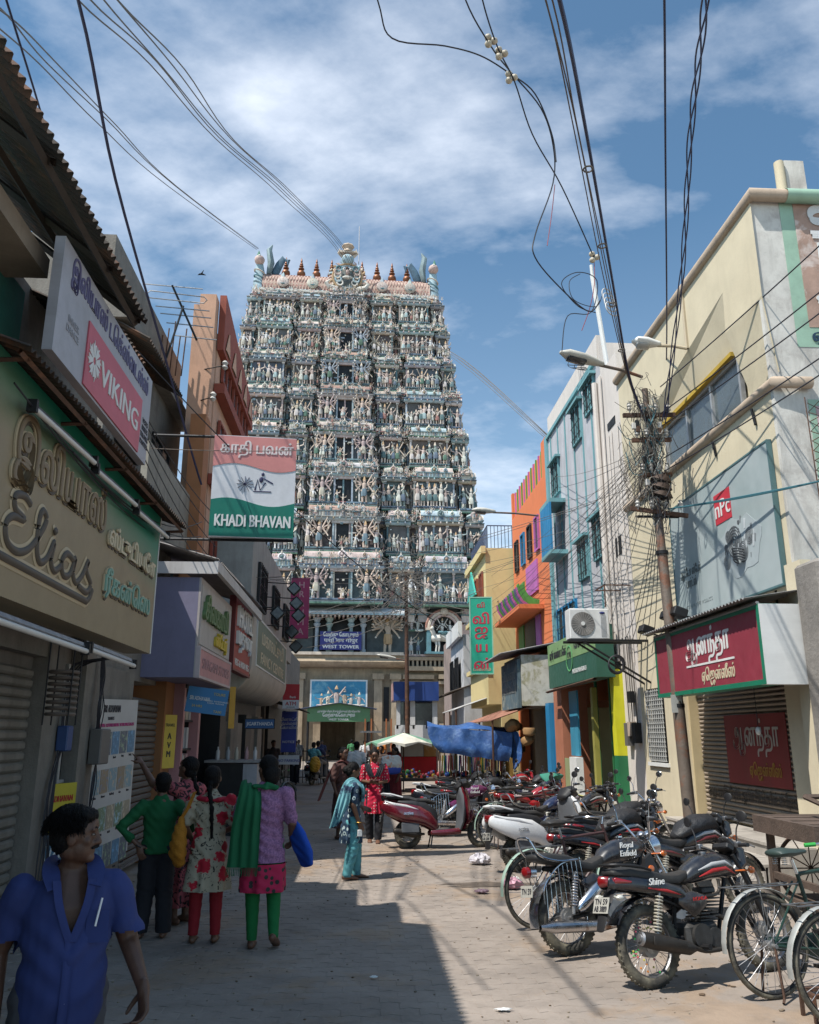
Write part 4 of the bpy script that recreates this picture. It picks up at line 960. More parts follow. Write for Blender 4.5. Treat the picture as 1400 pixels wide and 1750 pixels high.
cblock('poster_panel', plainmat('poster_cyan', (.05, .28, .42)), R2, (4.7, 4.74, 18.3, 19.0, 1.2, 2.6)); cblock('white_panel', whitep, R2, (4.55, 4.7, 18.0, 18.6, 0, 1.18)); cblock('olive_panel', plainmat('olive_panel', (.3, .33, .17)), R2, (4.54, 4.56, 18.6, 19.0, 0, 1.15))
cblock('terracotta_pillar', plainmat('terracotta_pillar', (.42, .16, .09), .7), R2, (4.6, 5.2, 19.3, 20.1, 0, 2.75)); cblock('blue_pillar', bl2, R2, (4.5, 5.2, 20.2, 20.6, 0, 2.4))
# air conditioner
ac = thing('air_conditioner', 'white air conditioner unit with round fan on a black bracket', 'air conditioner', (3.9, 14, 3.2), world=True)
a = MB(); a.cbox((3.90, 14.18, 3.50), (.70, .32, .53), bev=.015); a.build('casing', plainmat('ac_white', (.70, .70, .69), .35), ac)
a = MB()
for k in range(9): a.torus((0, 0, 0), .035 + .02 * k, .004, 30, 4)
for k in range(24): a.cyl((.03 * math.cos(k * .2618), .03 * math.sin(k * .2618), 0), (.2 * math.cos(k * .2618 + .15), .2 * math.sin(k * .2618 + .15), .003), .003, n=4)
a.build('fan_grille', plainmat('grille_grey', (.30, .29, .28), .5), ac, M=T(-.12, .008, .30, 0, R(90)))
a = MB(); a.cyl((3.78, 14.01, 3.5), (3.78, 14.03, 3.5), .205, n=28); a.build('fan_well', plainmat('fan_dark', (.12, .115, .11), .5), ac)
a = MB(); a.cyl((3.78, 13.99, 3.5), (3.78, 14.0, 3.5), .035, n=14); a.build('fan_hub', whitep, ac)
a = MB()
for k in range(5): a.box(4.10 + .02 * k, 4.105 + .02 * k, 14.012, 14.02, 3.28, 3.66)
a.build('vent_ribs', plainmat('rib_grey', (.4, .4, .4)), ac, smooth=0)
a = MB(); a.ball((4.13, 14.015, 3.69), (.05, .008, .022)); a.build('badge', plainmat('badge_blue', (.02, .03, .15)), ac)
a = MB(); a.box(3.5, 4.92, 13.98, 14.04, 3.19, 3.23); a.box(3.5, 4.92, 14.3, 14.36, 3.19, 3.23); a.cyl((3.75, 14.0, 3.2), (4.9, 14.0, 2.5), .02, n=5); a.cyl((3.75, 14.33, 3.2), (4.9, 14.33, 2.5), .02, n=5); a.build('bracket', darkm, ac, smooth=0)
cc = thing('cable_coil', 'coil of black cable hanging below the air conditioner bracket', 'coil', (4.3, 14, 2.8), world=True)
for k in range(5):
    a = MB(); a.torus((4.28 + .01 * k, 13.9 + .02 * k, 2.80), .13 + .008 * k, .008, 24, 5, M=T(0, 0, 0, .2, R(80 + 5 * k))); a.build('coil_turn', wirem, cc)
for i, (x, y, z) in enumerate([(4.5, 12.9, 3.25), (4.62, 12.2, 3.38), (4.42, 11.3, 3.30)]):
    r = thing('floodlight', ['small black floodlight on the corner of the cream wall', 'black floodlight behind the iron pole', 'black floodlight above the maroon fascia sign'][i], 'lamp', (x, y, z), world=True)
    a = MB(); a.cbox((x, y, z), (.2, .24, .13), M=MX.Rotation(.35, 4, 'Y'), bev=.015); a.build('housing', darkm, r)
    a = MB(); a.cyl((x, y, z - .02), (4.9, y, z - .15), .015, n=5); a.build('arm', darkm, r)
# ================================================================ orange house
org = mat('orange_wall', (.72, .20, .075), .8, var=.05, dirt=.06, bump=.08); prp = plainmat('orchid_paint', (.48, .14, .42), .6); lgn = plainmat('leaf_green_paint', (.08, .30, .06), .6)
R3 = thing('orange_house', 'bright orange house with purple and green trim', 'building', (5.4, 24, 0), world=True)
cblock('wall', org, R3, (4.9, 12, 21.05, 26.4, 4.0, 8.6), (4.9, 12, 21.05, 21.6, 8.6, 9.6), (4.9, 5.1, 26.2, 26.4, 8.6, 9.5), (4.96, 5.05, 21.6, 26.2, 8.6, 9.4), (5.5, 12, 21.05, 26.4, 2.5, 4.0))
for k in range(12):
    cblock('parapet_fin', [lgn, prp][k % 2], R3, (4.93, 4.96, 21.75 + .37 * k, 21.83 + .37 * k, 8.6, 9.42))
for j in range(4):
    window_x(R3, 4.88, 22.2 + 1.05 * j, 22.75 + 1.05 * j, 6.7, 7.7, [prp, darkm, bl2, darkm][j], -1, 1)
cblock('orchid_panel', prp, R3, (4.86, 4.9, 22.6, 24.2, 5.6, 6.5)); cblock('green_panel', lgn, R3, (4.86, 4.9, 24.6, 25.2, 5.6, 6.2), (4.86, 4.9, 25.5, 25.8, 5.4, 6.3))
hb = MB()
for k in range(14):
    hb.loft([(4.3 + .5 * (1 - math.sin(t_)), 22.2 + .28 * k, 5.15 + .45 * math.sin(t_) * 0 + .5 * (1 - math.cos(t_))) for t_ in (0, .4, .8, 1.2, 1.57)], .02, .12, ref=(0, 1, 0), n=6, cap=False)
    hb.build('balcony_hood_strip', [lgn, prp, plainmat('dusk_blue', (.12, .14, .3))][k % 3], R3); hb = MB()
cblock('balcony_edge', org, R3, (4.2, 4.9, 22.0, 26.2, 4.98, 5.1))
cblock('door_panel', prp, R3, (4.86, 4.9, 22.5, 23.1, 4.0, 4.9), (5.3, 5.4, 21.1, 23.1, 2.6, 4.0)); cblock('green_door', lgn, R3, (4.86, 4.9, 24.9, 25.7, 4.0, 4.9))
cblock('dark_opening', darkm, R3, (4.87, 4.9, 23.2, 24.7, 4.0, 4.9), (5.2, 5.5, 21.1, 26.3, 0, 2.5))
cblock('side_wall', org, R3, (4.9, 5.5, 21.05, 21.2, 0, 4.0), (4.9, 5.5, 26.2, 26.4, 0, 4.0), (4.9, 5.5, 21.2, 26.2, 2.5, 4.0))
# shop board in front of it
sb = thing('hoarding_box', 'weathered white box with peeling blue Tamil hoarding beside the bank', 'hoarding', (4.6, 22, 2), world=True)
cblock('box', mat('peeling_white', (.62, .60, .52), .8, var=.1, dirt=.4, c2=(.4, .38, .25), pat='worn', ps=2), sb, (3.95, 4.9, 20.7, 23.2, 2.35, 3.6))
cblock('hoarding', mat('peeling_blue', (.10, .16, .19), .7, var=.2, dirt=.5, c2=(.28, .3, .25), pat='worn', ps=3), sb, (3.86, 3.94, 20.75, 23.2, 2.3, 3.5))
a = MB(); text_mb(a, 'தமிழ் பலகாரம்\nஜவுளி ஸ்ேடார்', .34, facing(3.85, 22, 2.95, (-1, 0, 0)), .004, fit=2.1); a.build('lettering', plainmat('washed_ink', (.25, .27, .26)), sb, smooth=0)
a = MB(); wave(a, (3.4, 20.6, 3.62), (0, 3.0, 0), (1.5, 0, .3), pitch=.12, amp=.02); a.build('tin_roof', mat('galvanised', (.3, .3, .3), .5), sb)
# ================================================================ yellow house
yl2 = mat('pale_yellow_wall', (.70, .57, .28), .8, var=.06, dirt=.08); R4 = thing('yellow_house', 'pale yellow house with teal gable panel behind the green sign', 'building', (4.6, 28, 0), world=True)
cblock('wall', yl2, R4, (4.0, 12, 26.6, 31, 2.6, 7.7), (4.4, 12, 26.6, 31, 0, 2.6))
cblock('floor_band', yl2, R4, (3.85, 4.0, 26.5, 31.05, 7.5, 7.75), (3.85, 4.0, 26.5, 31.05, 5.5, 5.65), (3.85, 4.0, 26.5, 31.05, 3.75, 3.9))
a = MB(); a.add([(3.84, 28.2, 6.4), (3.84, 30.4, 6.4), (3.84, 29.3, 7.4), (3.9, 28.2, 6.4), (3.9, 30.4, 6.4), (3.9, 29.3, 7.4)], [(0, 1, 2), (5, 4, 3), (0, 3, 4, 1), (1, 4, 5, 2), (2, 5, 3, 0)]); a.build('gable_panel', plainmat('sea_green', (.05, .42, .35)), R4, smooth=0)
for j in range(3):
    for k in range(2):
        window_x(R4, 3.97, 27.1 + 1.3 * j, 27.9 + 1.3 * j, 4.1 + 1.8 * k, 5.2 + 1.8 * k, plainmat('red_brown_frame', (.28, .07, .04)), -1, 2)
a = MB()
for k in range(24): a.cyl((4.1, 26.7 + .18 * k, 7.7), (4.1, 26.7 + .18 * k, 8.5), .012, n=4)
for k in range(20): a.cyl((4.1 + .12 * k, 26.7, 7.7), (4.1 + .12 * k, 26.7, 8.5), .012, n=4)
a.cyl((4.1, 26.7, 8.5), (4.1, 31, 8.5), .02, n=4); a.cyl((4.1, 26.7, 8.5), (6.5, 26.7, 8.5), .02, n=4); a.build('roof_railing', plainmat('rail_blue', (.05, .07, .14)), R4)
sign('vertical_shop_sign', 'tall green vertical sign with red Tamil letters in front of the yellow house', facing(3.58, 25, 4.6, (-.1, -1, 0)), .70, 2.35, .15, plainmat('jade_board', (.02, .42, .27), .4),
     [TX(c_, 0, .52 - .46 * i, .42, plainmat('rose_letters', (.55, .04, .08)), .012) for i, c_ in enumerate(('வி', 'ஜ', 'ய', 'ன்'))] + [TX('வி', 0, .93, .2, plainmat('rose_letters', (.5, .03, .06)), .004), TX('பவனம்', 0, -1.02, .14, inkc, .002)], frame=plainmat('mint_edge', (.3, .6, .45)), fw=.03)
R5 = thing('white_far_house', 'narrow white house at the far right end of the street', 'building', (4, 34, 0), world=True)
cblock('wall', mat('far_white_wall', (.55, .55, .56), .8, dirt=.3), R5, (3.8, 10, 31.5, 36, 0, 5.4))
for k in range(2): window_x(R5, 3.68, 32.3 + 1.8 * k, 33.3 + 1.8 * k, 3.4, 4.6, darkm, -1, 2)
cblock('parapet', whitep, R5, (3.6, 3.75, 31.4, 36.1, 5.3, 5.9))
R6 = thing('stone_side_building', 'weathered brown stone building beside the right of the tower', 'building', (4, 40, 0), world=True)
cblock('wall', mat('brown_stone', (.27, .21, .19), .9, dirt=.4, var=.2), R6, (4.45, 10, 37, 46, 0, 6.5)); cblock('dark_shop', darkm, R6, (4.25, 4.45, 37.2, 41, 0, 2.6))
a = MB(); wave(a, (3.2, 31.4, 3.2), (0, 5, 0), (1.2, 0, .4), pitch=.14, amp=.03); a.build('awning', ironsheet, R5)
# awnings over the market side
for i, (x, y, z, l, lab) in enumerate([(3.2, 21, 2.0, 5.0, 'reddish tin awning over the basket shop'), (2.95, 27, 2.45, 4.2, 'pale tin awning below the yellow house')]):
    r = thing('shop_awning', lab, 'awning', (x, y, z), world=True)
    a = MB(); wave(a, (x, y, z), (0, l, 0), (1.6, 0, .55), pitch=.12, amp=.02); a.build('sheet', [mat('red_oxide_sheet', (.32, .14, .09), .7, dirt=.4), mat('galvanised', (.3, .3, .3), .5)][i], r)
    for k in range(3): a = MB(); a.cyl((x + .05, y + .1 + k * (l - .2) / 2, 0), (x + .05, y + .1 + k * (l - .2) / 2, z), .025, n=6); a.build('post', rust, r)
bs = thing('basket_stall', 'dim stall hung with brown baskets and brass sticks', 'stall', (4.3, 22, 0), world=True)
cblock('table', wc, bs, (3.7, 4.6, 20.8, 23.6, .5, .6)); cblock('rear_panel', darkm, bs, (4.9, 4.95, 20.7, 24, 0, 2.3))
for k in range(16):
    a = MB(); x, y, z = 3.7 + rnd.uniform(0, .6), 20.9 + .17 * k, rnd.uniform(1.25, 1.9); a.lathe([(.06, -.1), (.15, -.06), (.17, .05), (.14, .1)], 10, M=T(x, y, z, rnd.random(), rnd.uniform(-.6, .6))); a.build('basket', mat('cane', (.30, .17, .07), .8, var=.3), bs)
for k in range(26):
    a = MB(); a.cyl((3.68, 20.85 + .07 * k, .6), (3.68 + rnd.uniform(-.02, .02), 20.85 + .07 * k, rnd.uniform(.85, 1.15)), .018, n=6); a.build('brass_stick', mat('brass', (.45, .27, .08), .35, .7), bs)
# ================================================================ TEMPLE TOWER
TR = random.Random(11)
tower = thing('temple_gate_tower', 'towering painted temple gateway covered in tiers of small sculpted figures', 'temple tower', (-1.7, 58, 0), R(2.5))
stone = mat('temple_stone', (.40, .31, .215), .85, var=.22, vs=1.5, dirt=.45, bump=.4, bs=12)
CR = (.64, .55, .45); TE = (.12, .26, .30); LB = (.36, .50, .56); PK = (.60, .45, .41); GN = (.08, .22, .15); WH = (.74, .71, .64); GY = (.40, .40, .40); BL = (.13, .22, .33); OC = (.50, .34, .19); SK = (.66, .52, .40); TN = (.55, .44, .34)
def jit(c, a=.2):
    l_ = sum(c) / 3; c = tuple(q * .68 + l_ * w_ * .32 for q, w_ in zip(c, (1.01, 1.0, .99))); k = .98 * (1 + TR.uniform(-a, a)); return tuple(min(.8, q * k * (1 + TR.uniform(-.06, .06))) for q in c)
def Wd(z): return 10.7 - (z - 12) * .110
def yf(z): return max(0, z - 11) / 28 * 5.0
def cbw(z): return 2.75 - (z - 12) * .055
def figure(mb, h, arms=2, M=None, skin=SK, cloth=TE, seed=0, seated=False, n=5):
    """small plaster figure: legs, skirt, torso, crowned head and arms"""
    r_ = random.Random(seed); K = dict(M=M)
    sw = r_.uniform(-.04, .04) * h
    if seated:
        for s_ in (-1, 1): mb.loft([(s_ * .05 * h, 0, .1 * h), (s_ * .22 * h, -.12 * h, .08 * h), (s_ * .02 * h, -.2 * h, .05 * h)], .06 * h, n=n, col=cloth, **K)
        z0 = .08 * h; t = .62
    else:
        for s_ in (-1, 1):
            mb.loft([(s_ * .07 * h, 0, .02 * h), (s_ * .06 * h + sw * .3, -.01 * h * s_, .25 * h), (s_ * .05 * h + sw, 0, .48 * h)], [.035 * h, .045 * h, .06 * h], n=n, cap=False, col=skin, **K)
            mb.cbox((s_ * .07 * h, -.03 * h, .015 * h), (.06 * h, .13 * h, .03 * h), col=skin, **K)
        mb.lathe([(.11 * h, .22 * h), (.12 * h, .34 * h), (.10 * h, .5 * h)], 6, M=(M or MX()) @ T(sw * .6), col=cloth)
        z0 = .46 * h; t = .34
    mb.loft([(sw, 0, z0), (sw * .8, 0, z0 + .10 * h), (sw * .2, 0, z0 + t * .6 * h), (0, 0, z0 + t * .8 * h)], [.085 * h, .065 * h, .10 * h, .06 * h], [.06 * h, .05 * h, .07 * h, .05 * h], n=n + 1, cap=False, col=skin, **K)
    hz = z0 + t * .98 * h
    mb.ball((0, -.01 * h, hz), (.055 * h, .055 * h, .065 * h), 6, 5, col=skin, **K)
    mb.lathe([(.065 * h, hz + .03 * h), (.05 * h, hz + .08 * h), (.035 * h, hz + .13 * h), (.004, hz + .2 * h)], 6, col=OC if seed % 2 else CR, **K)
    sz = z0 + t * .68 * h
    for s_ in (-1, 1):
        for a in range(arms // 2):
            an = r_.uniform(-1.1, .9) if arms == 2 else -.9 + 2.0 * a / max(1, arms // 2 - 1)
            l = .17 * h if arms == 2 else .22 * h
            e_ = (s_ * (.11 * h + l * math.cos(an)), -.02 * h - .01 * h * a, sz + l * math.sin(an))
            w_ = (e_[0] + s_ * (.10 * h) * (.2 if arms == 2 else .7), e_[1] - .06 * h, e_[2] + (.12 * h if an > -.6 or a % 2 else -.12 * h))
            mb.loft([(s_ * .10 * h, 0, sz), e_, w_], [.03 * h, .026 * h, .02 * h], n=4, cap=False, col=skin, **K)
            if arms > 2: mb.ball(w_, .028 * h, 4, 3, col=WH, **K)
    return mb
SKN = [SK, WH, CR, (.35, .50, .42), SK, WH, CR, LB, TN]
CLO = [TE, WH, PK, WH, BL, CR, (.45, .16, .13), LB, GN]
FV = []
for i in range(12):
    mb = MB(); figure(mb, 1.0, 2 if i % 4 else 4, None, jit(SKN[i % 9]), jit(CLO[(i * 4 + 1) % 9]), i * 7 + 1); FV.append(mb)
GV = []
for i in range(3):
    mb = MB(); figure(mb, 1.0, 8, None, jit([PK, SK, LB][i], .1), jit([CR, TE, GN][i]), i + 50, n=6)
    mb.torus((0, .06, .78), .34, .03, 16, 4, M=MX.Rotation(R(90), 4, 'X'), col=jit(CR)); GV.append(mb)
SV = []
for i in range(4):
    mb = MB(); figure(mb, 1.0, 4 if i % 2 else 2, None, jit(SKN[(i * 2) % 9]), jit(CLO[(i * 3) % 9]), i * 5 + 2, seated=True); SV.append(mb)
FM = [m.mesh('statue', PM, 50) for m in FV]; GM = [m.mesh('guardian', PM, 50) for m in GV]
nst = [0]; XS = MB()
def put(kind, x, y, z, h, stuff=None, rz=0):
    M = T(x, y, z, rz, s=(h * .95, h, h))
    if stuff is not None:
        stuff.merge((SV if kind == 's' else FV)[TR.randrange(4 if kind == 's' else 12)], M); return
    me = TR.choice(GM if kind == 'g' else FM); nst[0] += 1
    if nst[0] > 295: return XS.merge(TR.choice(GV if kind == 'g' else FV), M)
    link(me, 'guardian_statue' if kind == 'g' else 'statue', tower, M=M)
def sala(mb, x0, x1, y, z, h, d, c1, c2):
    """barrel vaulted miniature shrine"""
    w = x1 - x0; zb = z + h * .38; cx = (x0 + x1) / 2
    mb.box(x0 + .06, x1 - .06, y, y + d, z, zb, col=jit(c2, .1)); mb.box(x0 - .03, x1 + .03, y - .08, y + d, zb, zb + h * .08, col=jit(TE))
    k = int(w / .22)
    for i in range(k): mb.box(x0 + .06 + (w - .12) * (i + .2) / k, x0 + .06 + (w - .12) * (i + .55) / k, y - .05, y, z, zb, col=jit(TR.choice([LB, CR, WH, BL])))
    zb += h * .08; hh = h * .5; n = 8; vs = []
    for xx in (x0, x1):
        for i in range(n + 1):
            a = math.pi * i / n; vs.append((xx, y + d * .5 - d * .55 * math.cos(a), zb + hh * math.sin(a) ** .8))
    mb.add(vs, [(i, i + 1, n + 2 + i, n + 1 + i) for i in range(n)] + [tuple(range(n, -1, -1)), tuple(range(n + 1, 2 * n + 2))], col=c1)
    for xx in [cx] + ([x0 + w * .2, x1 - w * .2] if w > 1.6 else []):
        rr = h * (.26 if xx == cx else .15)
        mb.torus((xx, y - .06, zb + hh * .4), rr * .8, rr * .3, 10, 4, M=MX.Rotation(R(90), 4, 'X'), col=jit(TR.choice([CR, LB, PK, WH]))); mb.ball((xx, y - .1, zb + hh * .4), rr * .45, 6, 4, col=jit(TR.choice([PK, TE, OC])))
        mb.lathe([(rr * .4, 0), (rr * .2, rr * .5), (.01, rr)], 5, M=T(xx, y - .04, zb + hh * .4 + rr), col=jit(CR))
    for i in range(max(1, int(w / .5))):
        mb.lathe([(.05, 0), (.07, .07), (.02, .13), (.04, .17), (.004, .26)], 5, M=T(x0 + w * (i + .5) / max(1, int(w / .5)), y + d * .5, zb + hh), col=jit(TE if i % 2 else CR))
def kuta(mb, x, y, z, h, w, c1):
    mb.box(x - w * .4, x + w * .4, y, y + w * .8, z, z + h * .4, col=jit(CR)); mb.box(x - w * .5, x + w * .5, y - .08, y + w * .8, z + h * .4, z + h * .46, col=jit(TE))
    mb.lathe([(w * .42, 0), (w * .52, h * .15), (w * .46, h * .3), (w * .25, h * .42), (w * .08, h * .5), (w * .1, h * .54), (.004, h * .66)], 8, M=T(x, y + w * .38, z + h * .46), col=c1)
    mb.torus((x, y - .04, z + h * .66), w * .2, w * .08, 8, 4, M=MX.Rotation(R(90), 4, 'X'), col=jit(PK))
def tube_(mb, x0, x1, y, z, r, col): mb.lathe([(r * .9, x0), (r, x0 + .04), (r, x1 - .04), (r * .9, x1)], 8, M=MX(((0, 0, 1, 0), (1, 0, 0, y), (0, 1, 0, z), (0, 0, 0, 1))), col=col)
floors = [10.75, 14.5, 18.05, 21.6, 25.05, 28.35, 31.55, 34.75, 37.55]
for ti in range(8):
    z0, z1 = floors[ti], floors[ti + 1]; H = z1 - z0; W_ = Wd(z0 + 1); y0 = yf(z0); c_ = cbw(z0); P = 1.75 - .09 * ti
    wall = MB(); orn_ = MB(); small = MB()
    hw = H * .56; D = 11 - ti * .8
    wall.box(-W_ + .2, W_ - .2, y0 + .25, y0 + D, z0 - .4, z1, col=jit((.19, .21, .20), .1))  # back wall coloured darker, painting in the shade of the gaps
    q_ = TR.uniform(-.02, .02); A0, A1 = c_ + .5 + TR.uniform(-.1, .15), W_ * (.46 + q_); B0, B1 = W_ * (.52 + q_ + TR.uniform(0, .02)), W_ * (.84 + q_ * .5); C0, C1 = W_ * (.88 + q_ * .3), W_
    bays = [(-c_, c_, P, 'c')]
    for s_ in (-1, 1):
        for a, b, p, k in ((A0, A1, .75, 'a'), (B0, B1, 1.0, 'b'), (C0, C1, .6, 'k'), (A1, B0, .05, 'r'), (B1, C0, .05, 'r'), (c_, A0, .0, 'r')):
            bays.append((min(s_ * a, s_ * b), max(s_ * a, s_ * b), p, k))
    for (a, b, p, k) in bays:
        yy = y0 - p; w = b - a
        # plinth mouldings
        for j, (hh, oo, cc) in enumerate(((.13, .16, GN), (.10, .06, GY), (.14, .12, TE if ti % 2 else BL))):
            zz = z0 - .38 + .13 * j; orn_.box(a - .06, b + .06, yy - oo - .25, y0 + .3, zz, zz + hh * .9, col=jit(cc))
        wall.box(a, b, yy + (.12 if k == 'c' else 0), y0 + .3, z0 - .4, z0 + hw, col=jit([(.11, .16, .17), (.14, .14, .14), (.10, .14, .18), (.16, .12, .11)][TR.randrange(4)], .15))  # bay walls coloured dark: recess shade behind the statues put into the paint
        for _ in range(int(w * 5)):
            xx = TR.uniform(a, b); zz = TR.uniform(z0, z0 + hw); orn_.cbox((xx, yy - TR.uniform(.02, .2), zz), (TR.uniform(.06, .3), .12, TR.uniform(.05, .14)), col=jit(TR.choice([CR, WH, LB, PK, GY, TE])))
        # cornice
        tube_(orn_, a - .12, b + .12, yy - .12, z0 + hw + .12, .16, jit(TR.choice([CR, PK, GY, TN, GY, LB])))
        orn_.box(a - .14, b + .14, yy - .32, y0 + .3, z0 + hw + .24, z0 + hw + .30, col=jit(TR.choice([TE, GY, BL, GN])))
        n = max(1, int(w / .42))
        for i in range(n):
            xx = a + w * (i + .5) / n
            orn_.ball((xx, yy - .29, z0 + hw + .16), (.075, .06, .10), 5, 4, col=jit(TR.choice([CR, PK, LB, OC, WH])))
        # pilasters
        n = max(1, int(w / 1.0))
        for i in range(n + 1):
            xx = a + .07 + (w - .14) * i / n; orn_.box(xx - .06, xx + .06, yy - .09, yy, z0, z0 + hw, col=jit(TR.choice([LB, WH, CR, TE, PK]))); orn_.box(xx - .11, xx + .11, yy - .16, yy, z0 + hw - .14, z0 + hw, col=jit(CR))
        zt = z0 + hw + .30; ht = z1 - .38 - zt
        if k == 'c':
            dw = .62 - .02 * ti
            wall.box(-dw - .13, -dw, yy - .14, yy + .3, z0, z0 + hw * .98, col=jit(LB, .1)); wall.box(dw, dw + .13, yy - .14, yy + .3, z0, z0 + hw * .98, col=jit(LB, .1)); wall.box(-dw - .2, dw + .2, yy - .18, yy + .3, z0 + hw * .9, z0 + hw, col=jit(PK, .1))
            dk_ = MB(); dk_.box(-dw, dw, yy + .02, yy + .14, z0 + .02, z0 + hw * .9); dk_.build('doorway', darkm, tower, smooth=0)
            for s_ in (-1, 1):
                put('g', s_ * (dw + .13 + (c_ - dw) * .45), yy - .32, z0 - .02, hw * 1.02)
                put('f', s_ * (c_ - .18), yy - .25, z0, hw * .8)
            put('s', 0, yy - .3, z0 - .1, hw * .42, small)
            sala(orn_, -c_ * .93, c_ * .93, yy - .15, zt, ht * 1.1, P * .8, jit(TR.choice([CR, GY, PK, (.42, .22, .17)])), CR)
        elif k in 'ab':
            n = TR.choice((4, 5)) if k == 'a' else TR.choice((6, 7, 8, 9))
            for i in range(n): put('f', a + w * (i + .5) / n + TR.uniform(-.08, .08), yy - .26 - TR.uniform(0, .12), z0 - .02, hw * TR.choice((.55, .66, .75, .85, .92)))
            sala(orn_, a + .12, b - .12, yy - .12, zt, ht * 1.05, .9, jit(TR.choice([CR, PK, GY, LB, TN])), WH)
            for q in (a + .1, b - .1): put('s', q, yy - .25, zt, ht * .62, small)
        elif k == 'k':
            for i in range(2): put('f', a + w * (i + .5) / 2, yy - .24, z0 - .02, hw * .86)
            kuta(orn_, (a + b) / 2, yy - .1, zt, ht * 1.05, w * .85, jit(TR.choice([CR, LB, TN, PK])))
            s_ = 1 if a > 0 else -1
            for i in range(3): put('f', s_ * (W_ + .15), yy + .7 + .8 * i, z0, hw * .8, small, rz=s_ * R(90)); sala(orn_, s_ * W_ - .3 * s_ - .2, s_ * W_ + .2, yy + .4 + 1.0 * i, zt, ht, .7, jit(CR), WH)
        else:
            put('f', (a + b) / 2, yy - .15, z0, hw * .84, small); put('s', (a + b) / 2, yy - .2, zt + .1, ht * .8, small)
            kuta(orn_, (a + b) / 2, yy - .05, zt + .05, ht * .8, min(.6, w), jit(TN))
    # small figures and knobs scattered over the cornices
    for i in range(210):
        xx = TR.uniform(-W_, W_); put(TR.choice('sf'), xx, y0 - TR.choice([.25, 1.1, .85, .55]) - (P * .6 if abs(xx) < c_ else 0), z0 + hw + .26 + TR.uniform(0, .5), TR.uniform(.4, .75), small)
    for i in range(60):
        xx = TR.uniform(-W_, W_); put('f', xx, y0 - TR.choice([.15, .95]) - (P * .7 if abs(xx) < c_ else 0), z0 - .02, TR.uniform(.6, 1.0), small)
    wall.build('storey_wall', PM, tower, smooth=0); orn_.build('storey_mouldings', PM, tower, kind='stuff'); small.build('small_figures', PM, tower, kind='stuff')
XS.build('small_figures', PM, tower, kind='stuff')
# barrel roof
zr = 37.55; yr = yf(37) + .2
rm = mat('scale_pattern_paint', (.50, .37, .30), .75, var=.25, dirt=.4, c2=(.42, .20, .17), pat='dots', ps=3.3, bump=.2)
rb = MB(); vs = []; n = 14; L_ = 7.15
for xx in (-L_, L_):
    for i in range(n + 1):
        a = math.pi * i / n; vs.append((xx, yr + 2.3 - 2.6 * math.cos(a), zr + .55 + 2.35 * math.sin(a) ** .85))
rb.add(vs, [(i, i + 1, n + 2 + i, n + 1 + i) for i in range(n)] + [tuple(range(n, -1, -1)), tuple(range(n + 1, 2 * n + 2))])
rb.build('barrel_roof', rm, tower)
rt = MB(); rt.box(-L_ - .1, L_ + .1, yr - .5, yr + 5, zr + .32, zr + .46, col=TE); rt.box(-L_ - .2, L_ + .2, yr - .7, yr + 5, zr + .15, zr + .32, col=WH); rt.box(-L_, L_, yr - .3, yr + 4.8, zr - .3, zr + .15, col=PK); rt.box(-L_, L_, yr + 2.1, yr + 2.5, zr + 2.88, zr + 3.05, col=LB)
for i in range(40): rt.ball((-L_ + .36 * i + .05, yr - .5, zr + .38), (.13, .08, .12), 5, 4, col=jit(TR.choice([LB, CR, WH, PK]))); rt.ball((-L_ + .36 * i + .05, yr + 2.1, zr + 3.08), (.12, .1, .1), 5, 4, col=jit(TE))
rt.build('eave_mouldings', PM, tower)
for x in (-5.4, -2.9, 3.0, 5.4):
    m_ = MB(); m_.lathe([(.5, 0), (.42, .16), (.2, .2), (.01, .22)], 12, M=T(x, yr - .42, zr + 1.15, 0, R(90)), col=jit(CR)); m_.lathe([(.2, 0), (.12, .3), (.01, .5)], 6, M=T(x, yr - .35, zr + 1.6), col=jit(LB)); figure(m_, .7, 2, T(x, yr - .6, zr + .8), PK, TE, 3, seated=True); m_.build('medallion', PM, tower)
kal = MB(); kal.lathe([(.16, 0), (.30, .12), (.38, .3), (.34, .48), (.16, .62), (.12, .68), (.26, .74), (.26, .80), (.11, .88), (.10, .94), (.20, 1.0), (.19, 1.06), (.09, 1.13), (.15, 1.2), (.14, 1.25), (.06, 1.33), (.10, 1.42), (.08, 1.5), (.01, 1.78)], 14)
km = kal.mesh('kalasha', mat('copper_finial', (.24, .10, .05), .4, .55, var=.15, vs=4)); 
for i in range(9): link(km, 'finial', tower, M=T(-5.35 + 1.3375 * i, yr + 1.9, zr + 2.98, s=(1.0, 1.0, 1.12)))
lt = MB()
for i in range(57):
    for s_ in (-1, 1):
        x0 = -L_ + .25 * i; P_ = [(max(-L_, min(L_, x0 + s_ * .62 * t_)), yr + 2.3 - 2.63 * math.cos(t_ * 1.25), zr + .55 + 2.38 * math.sin(t_ * 1.25) ** .85) for t_ in (0.001, .3, .6, .9, 1.2)]; lt.loft(P_, .022, n=3, cap=False, col=(.30, .13, .12))
lt.build('roof_lattice', PM, tower, kind='stuff')
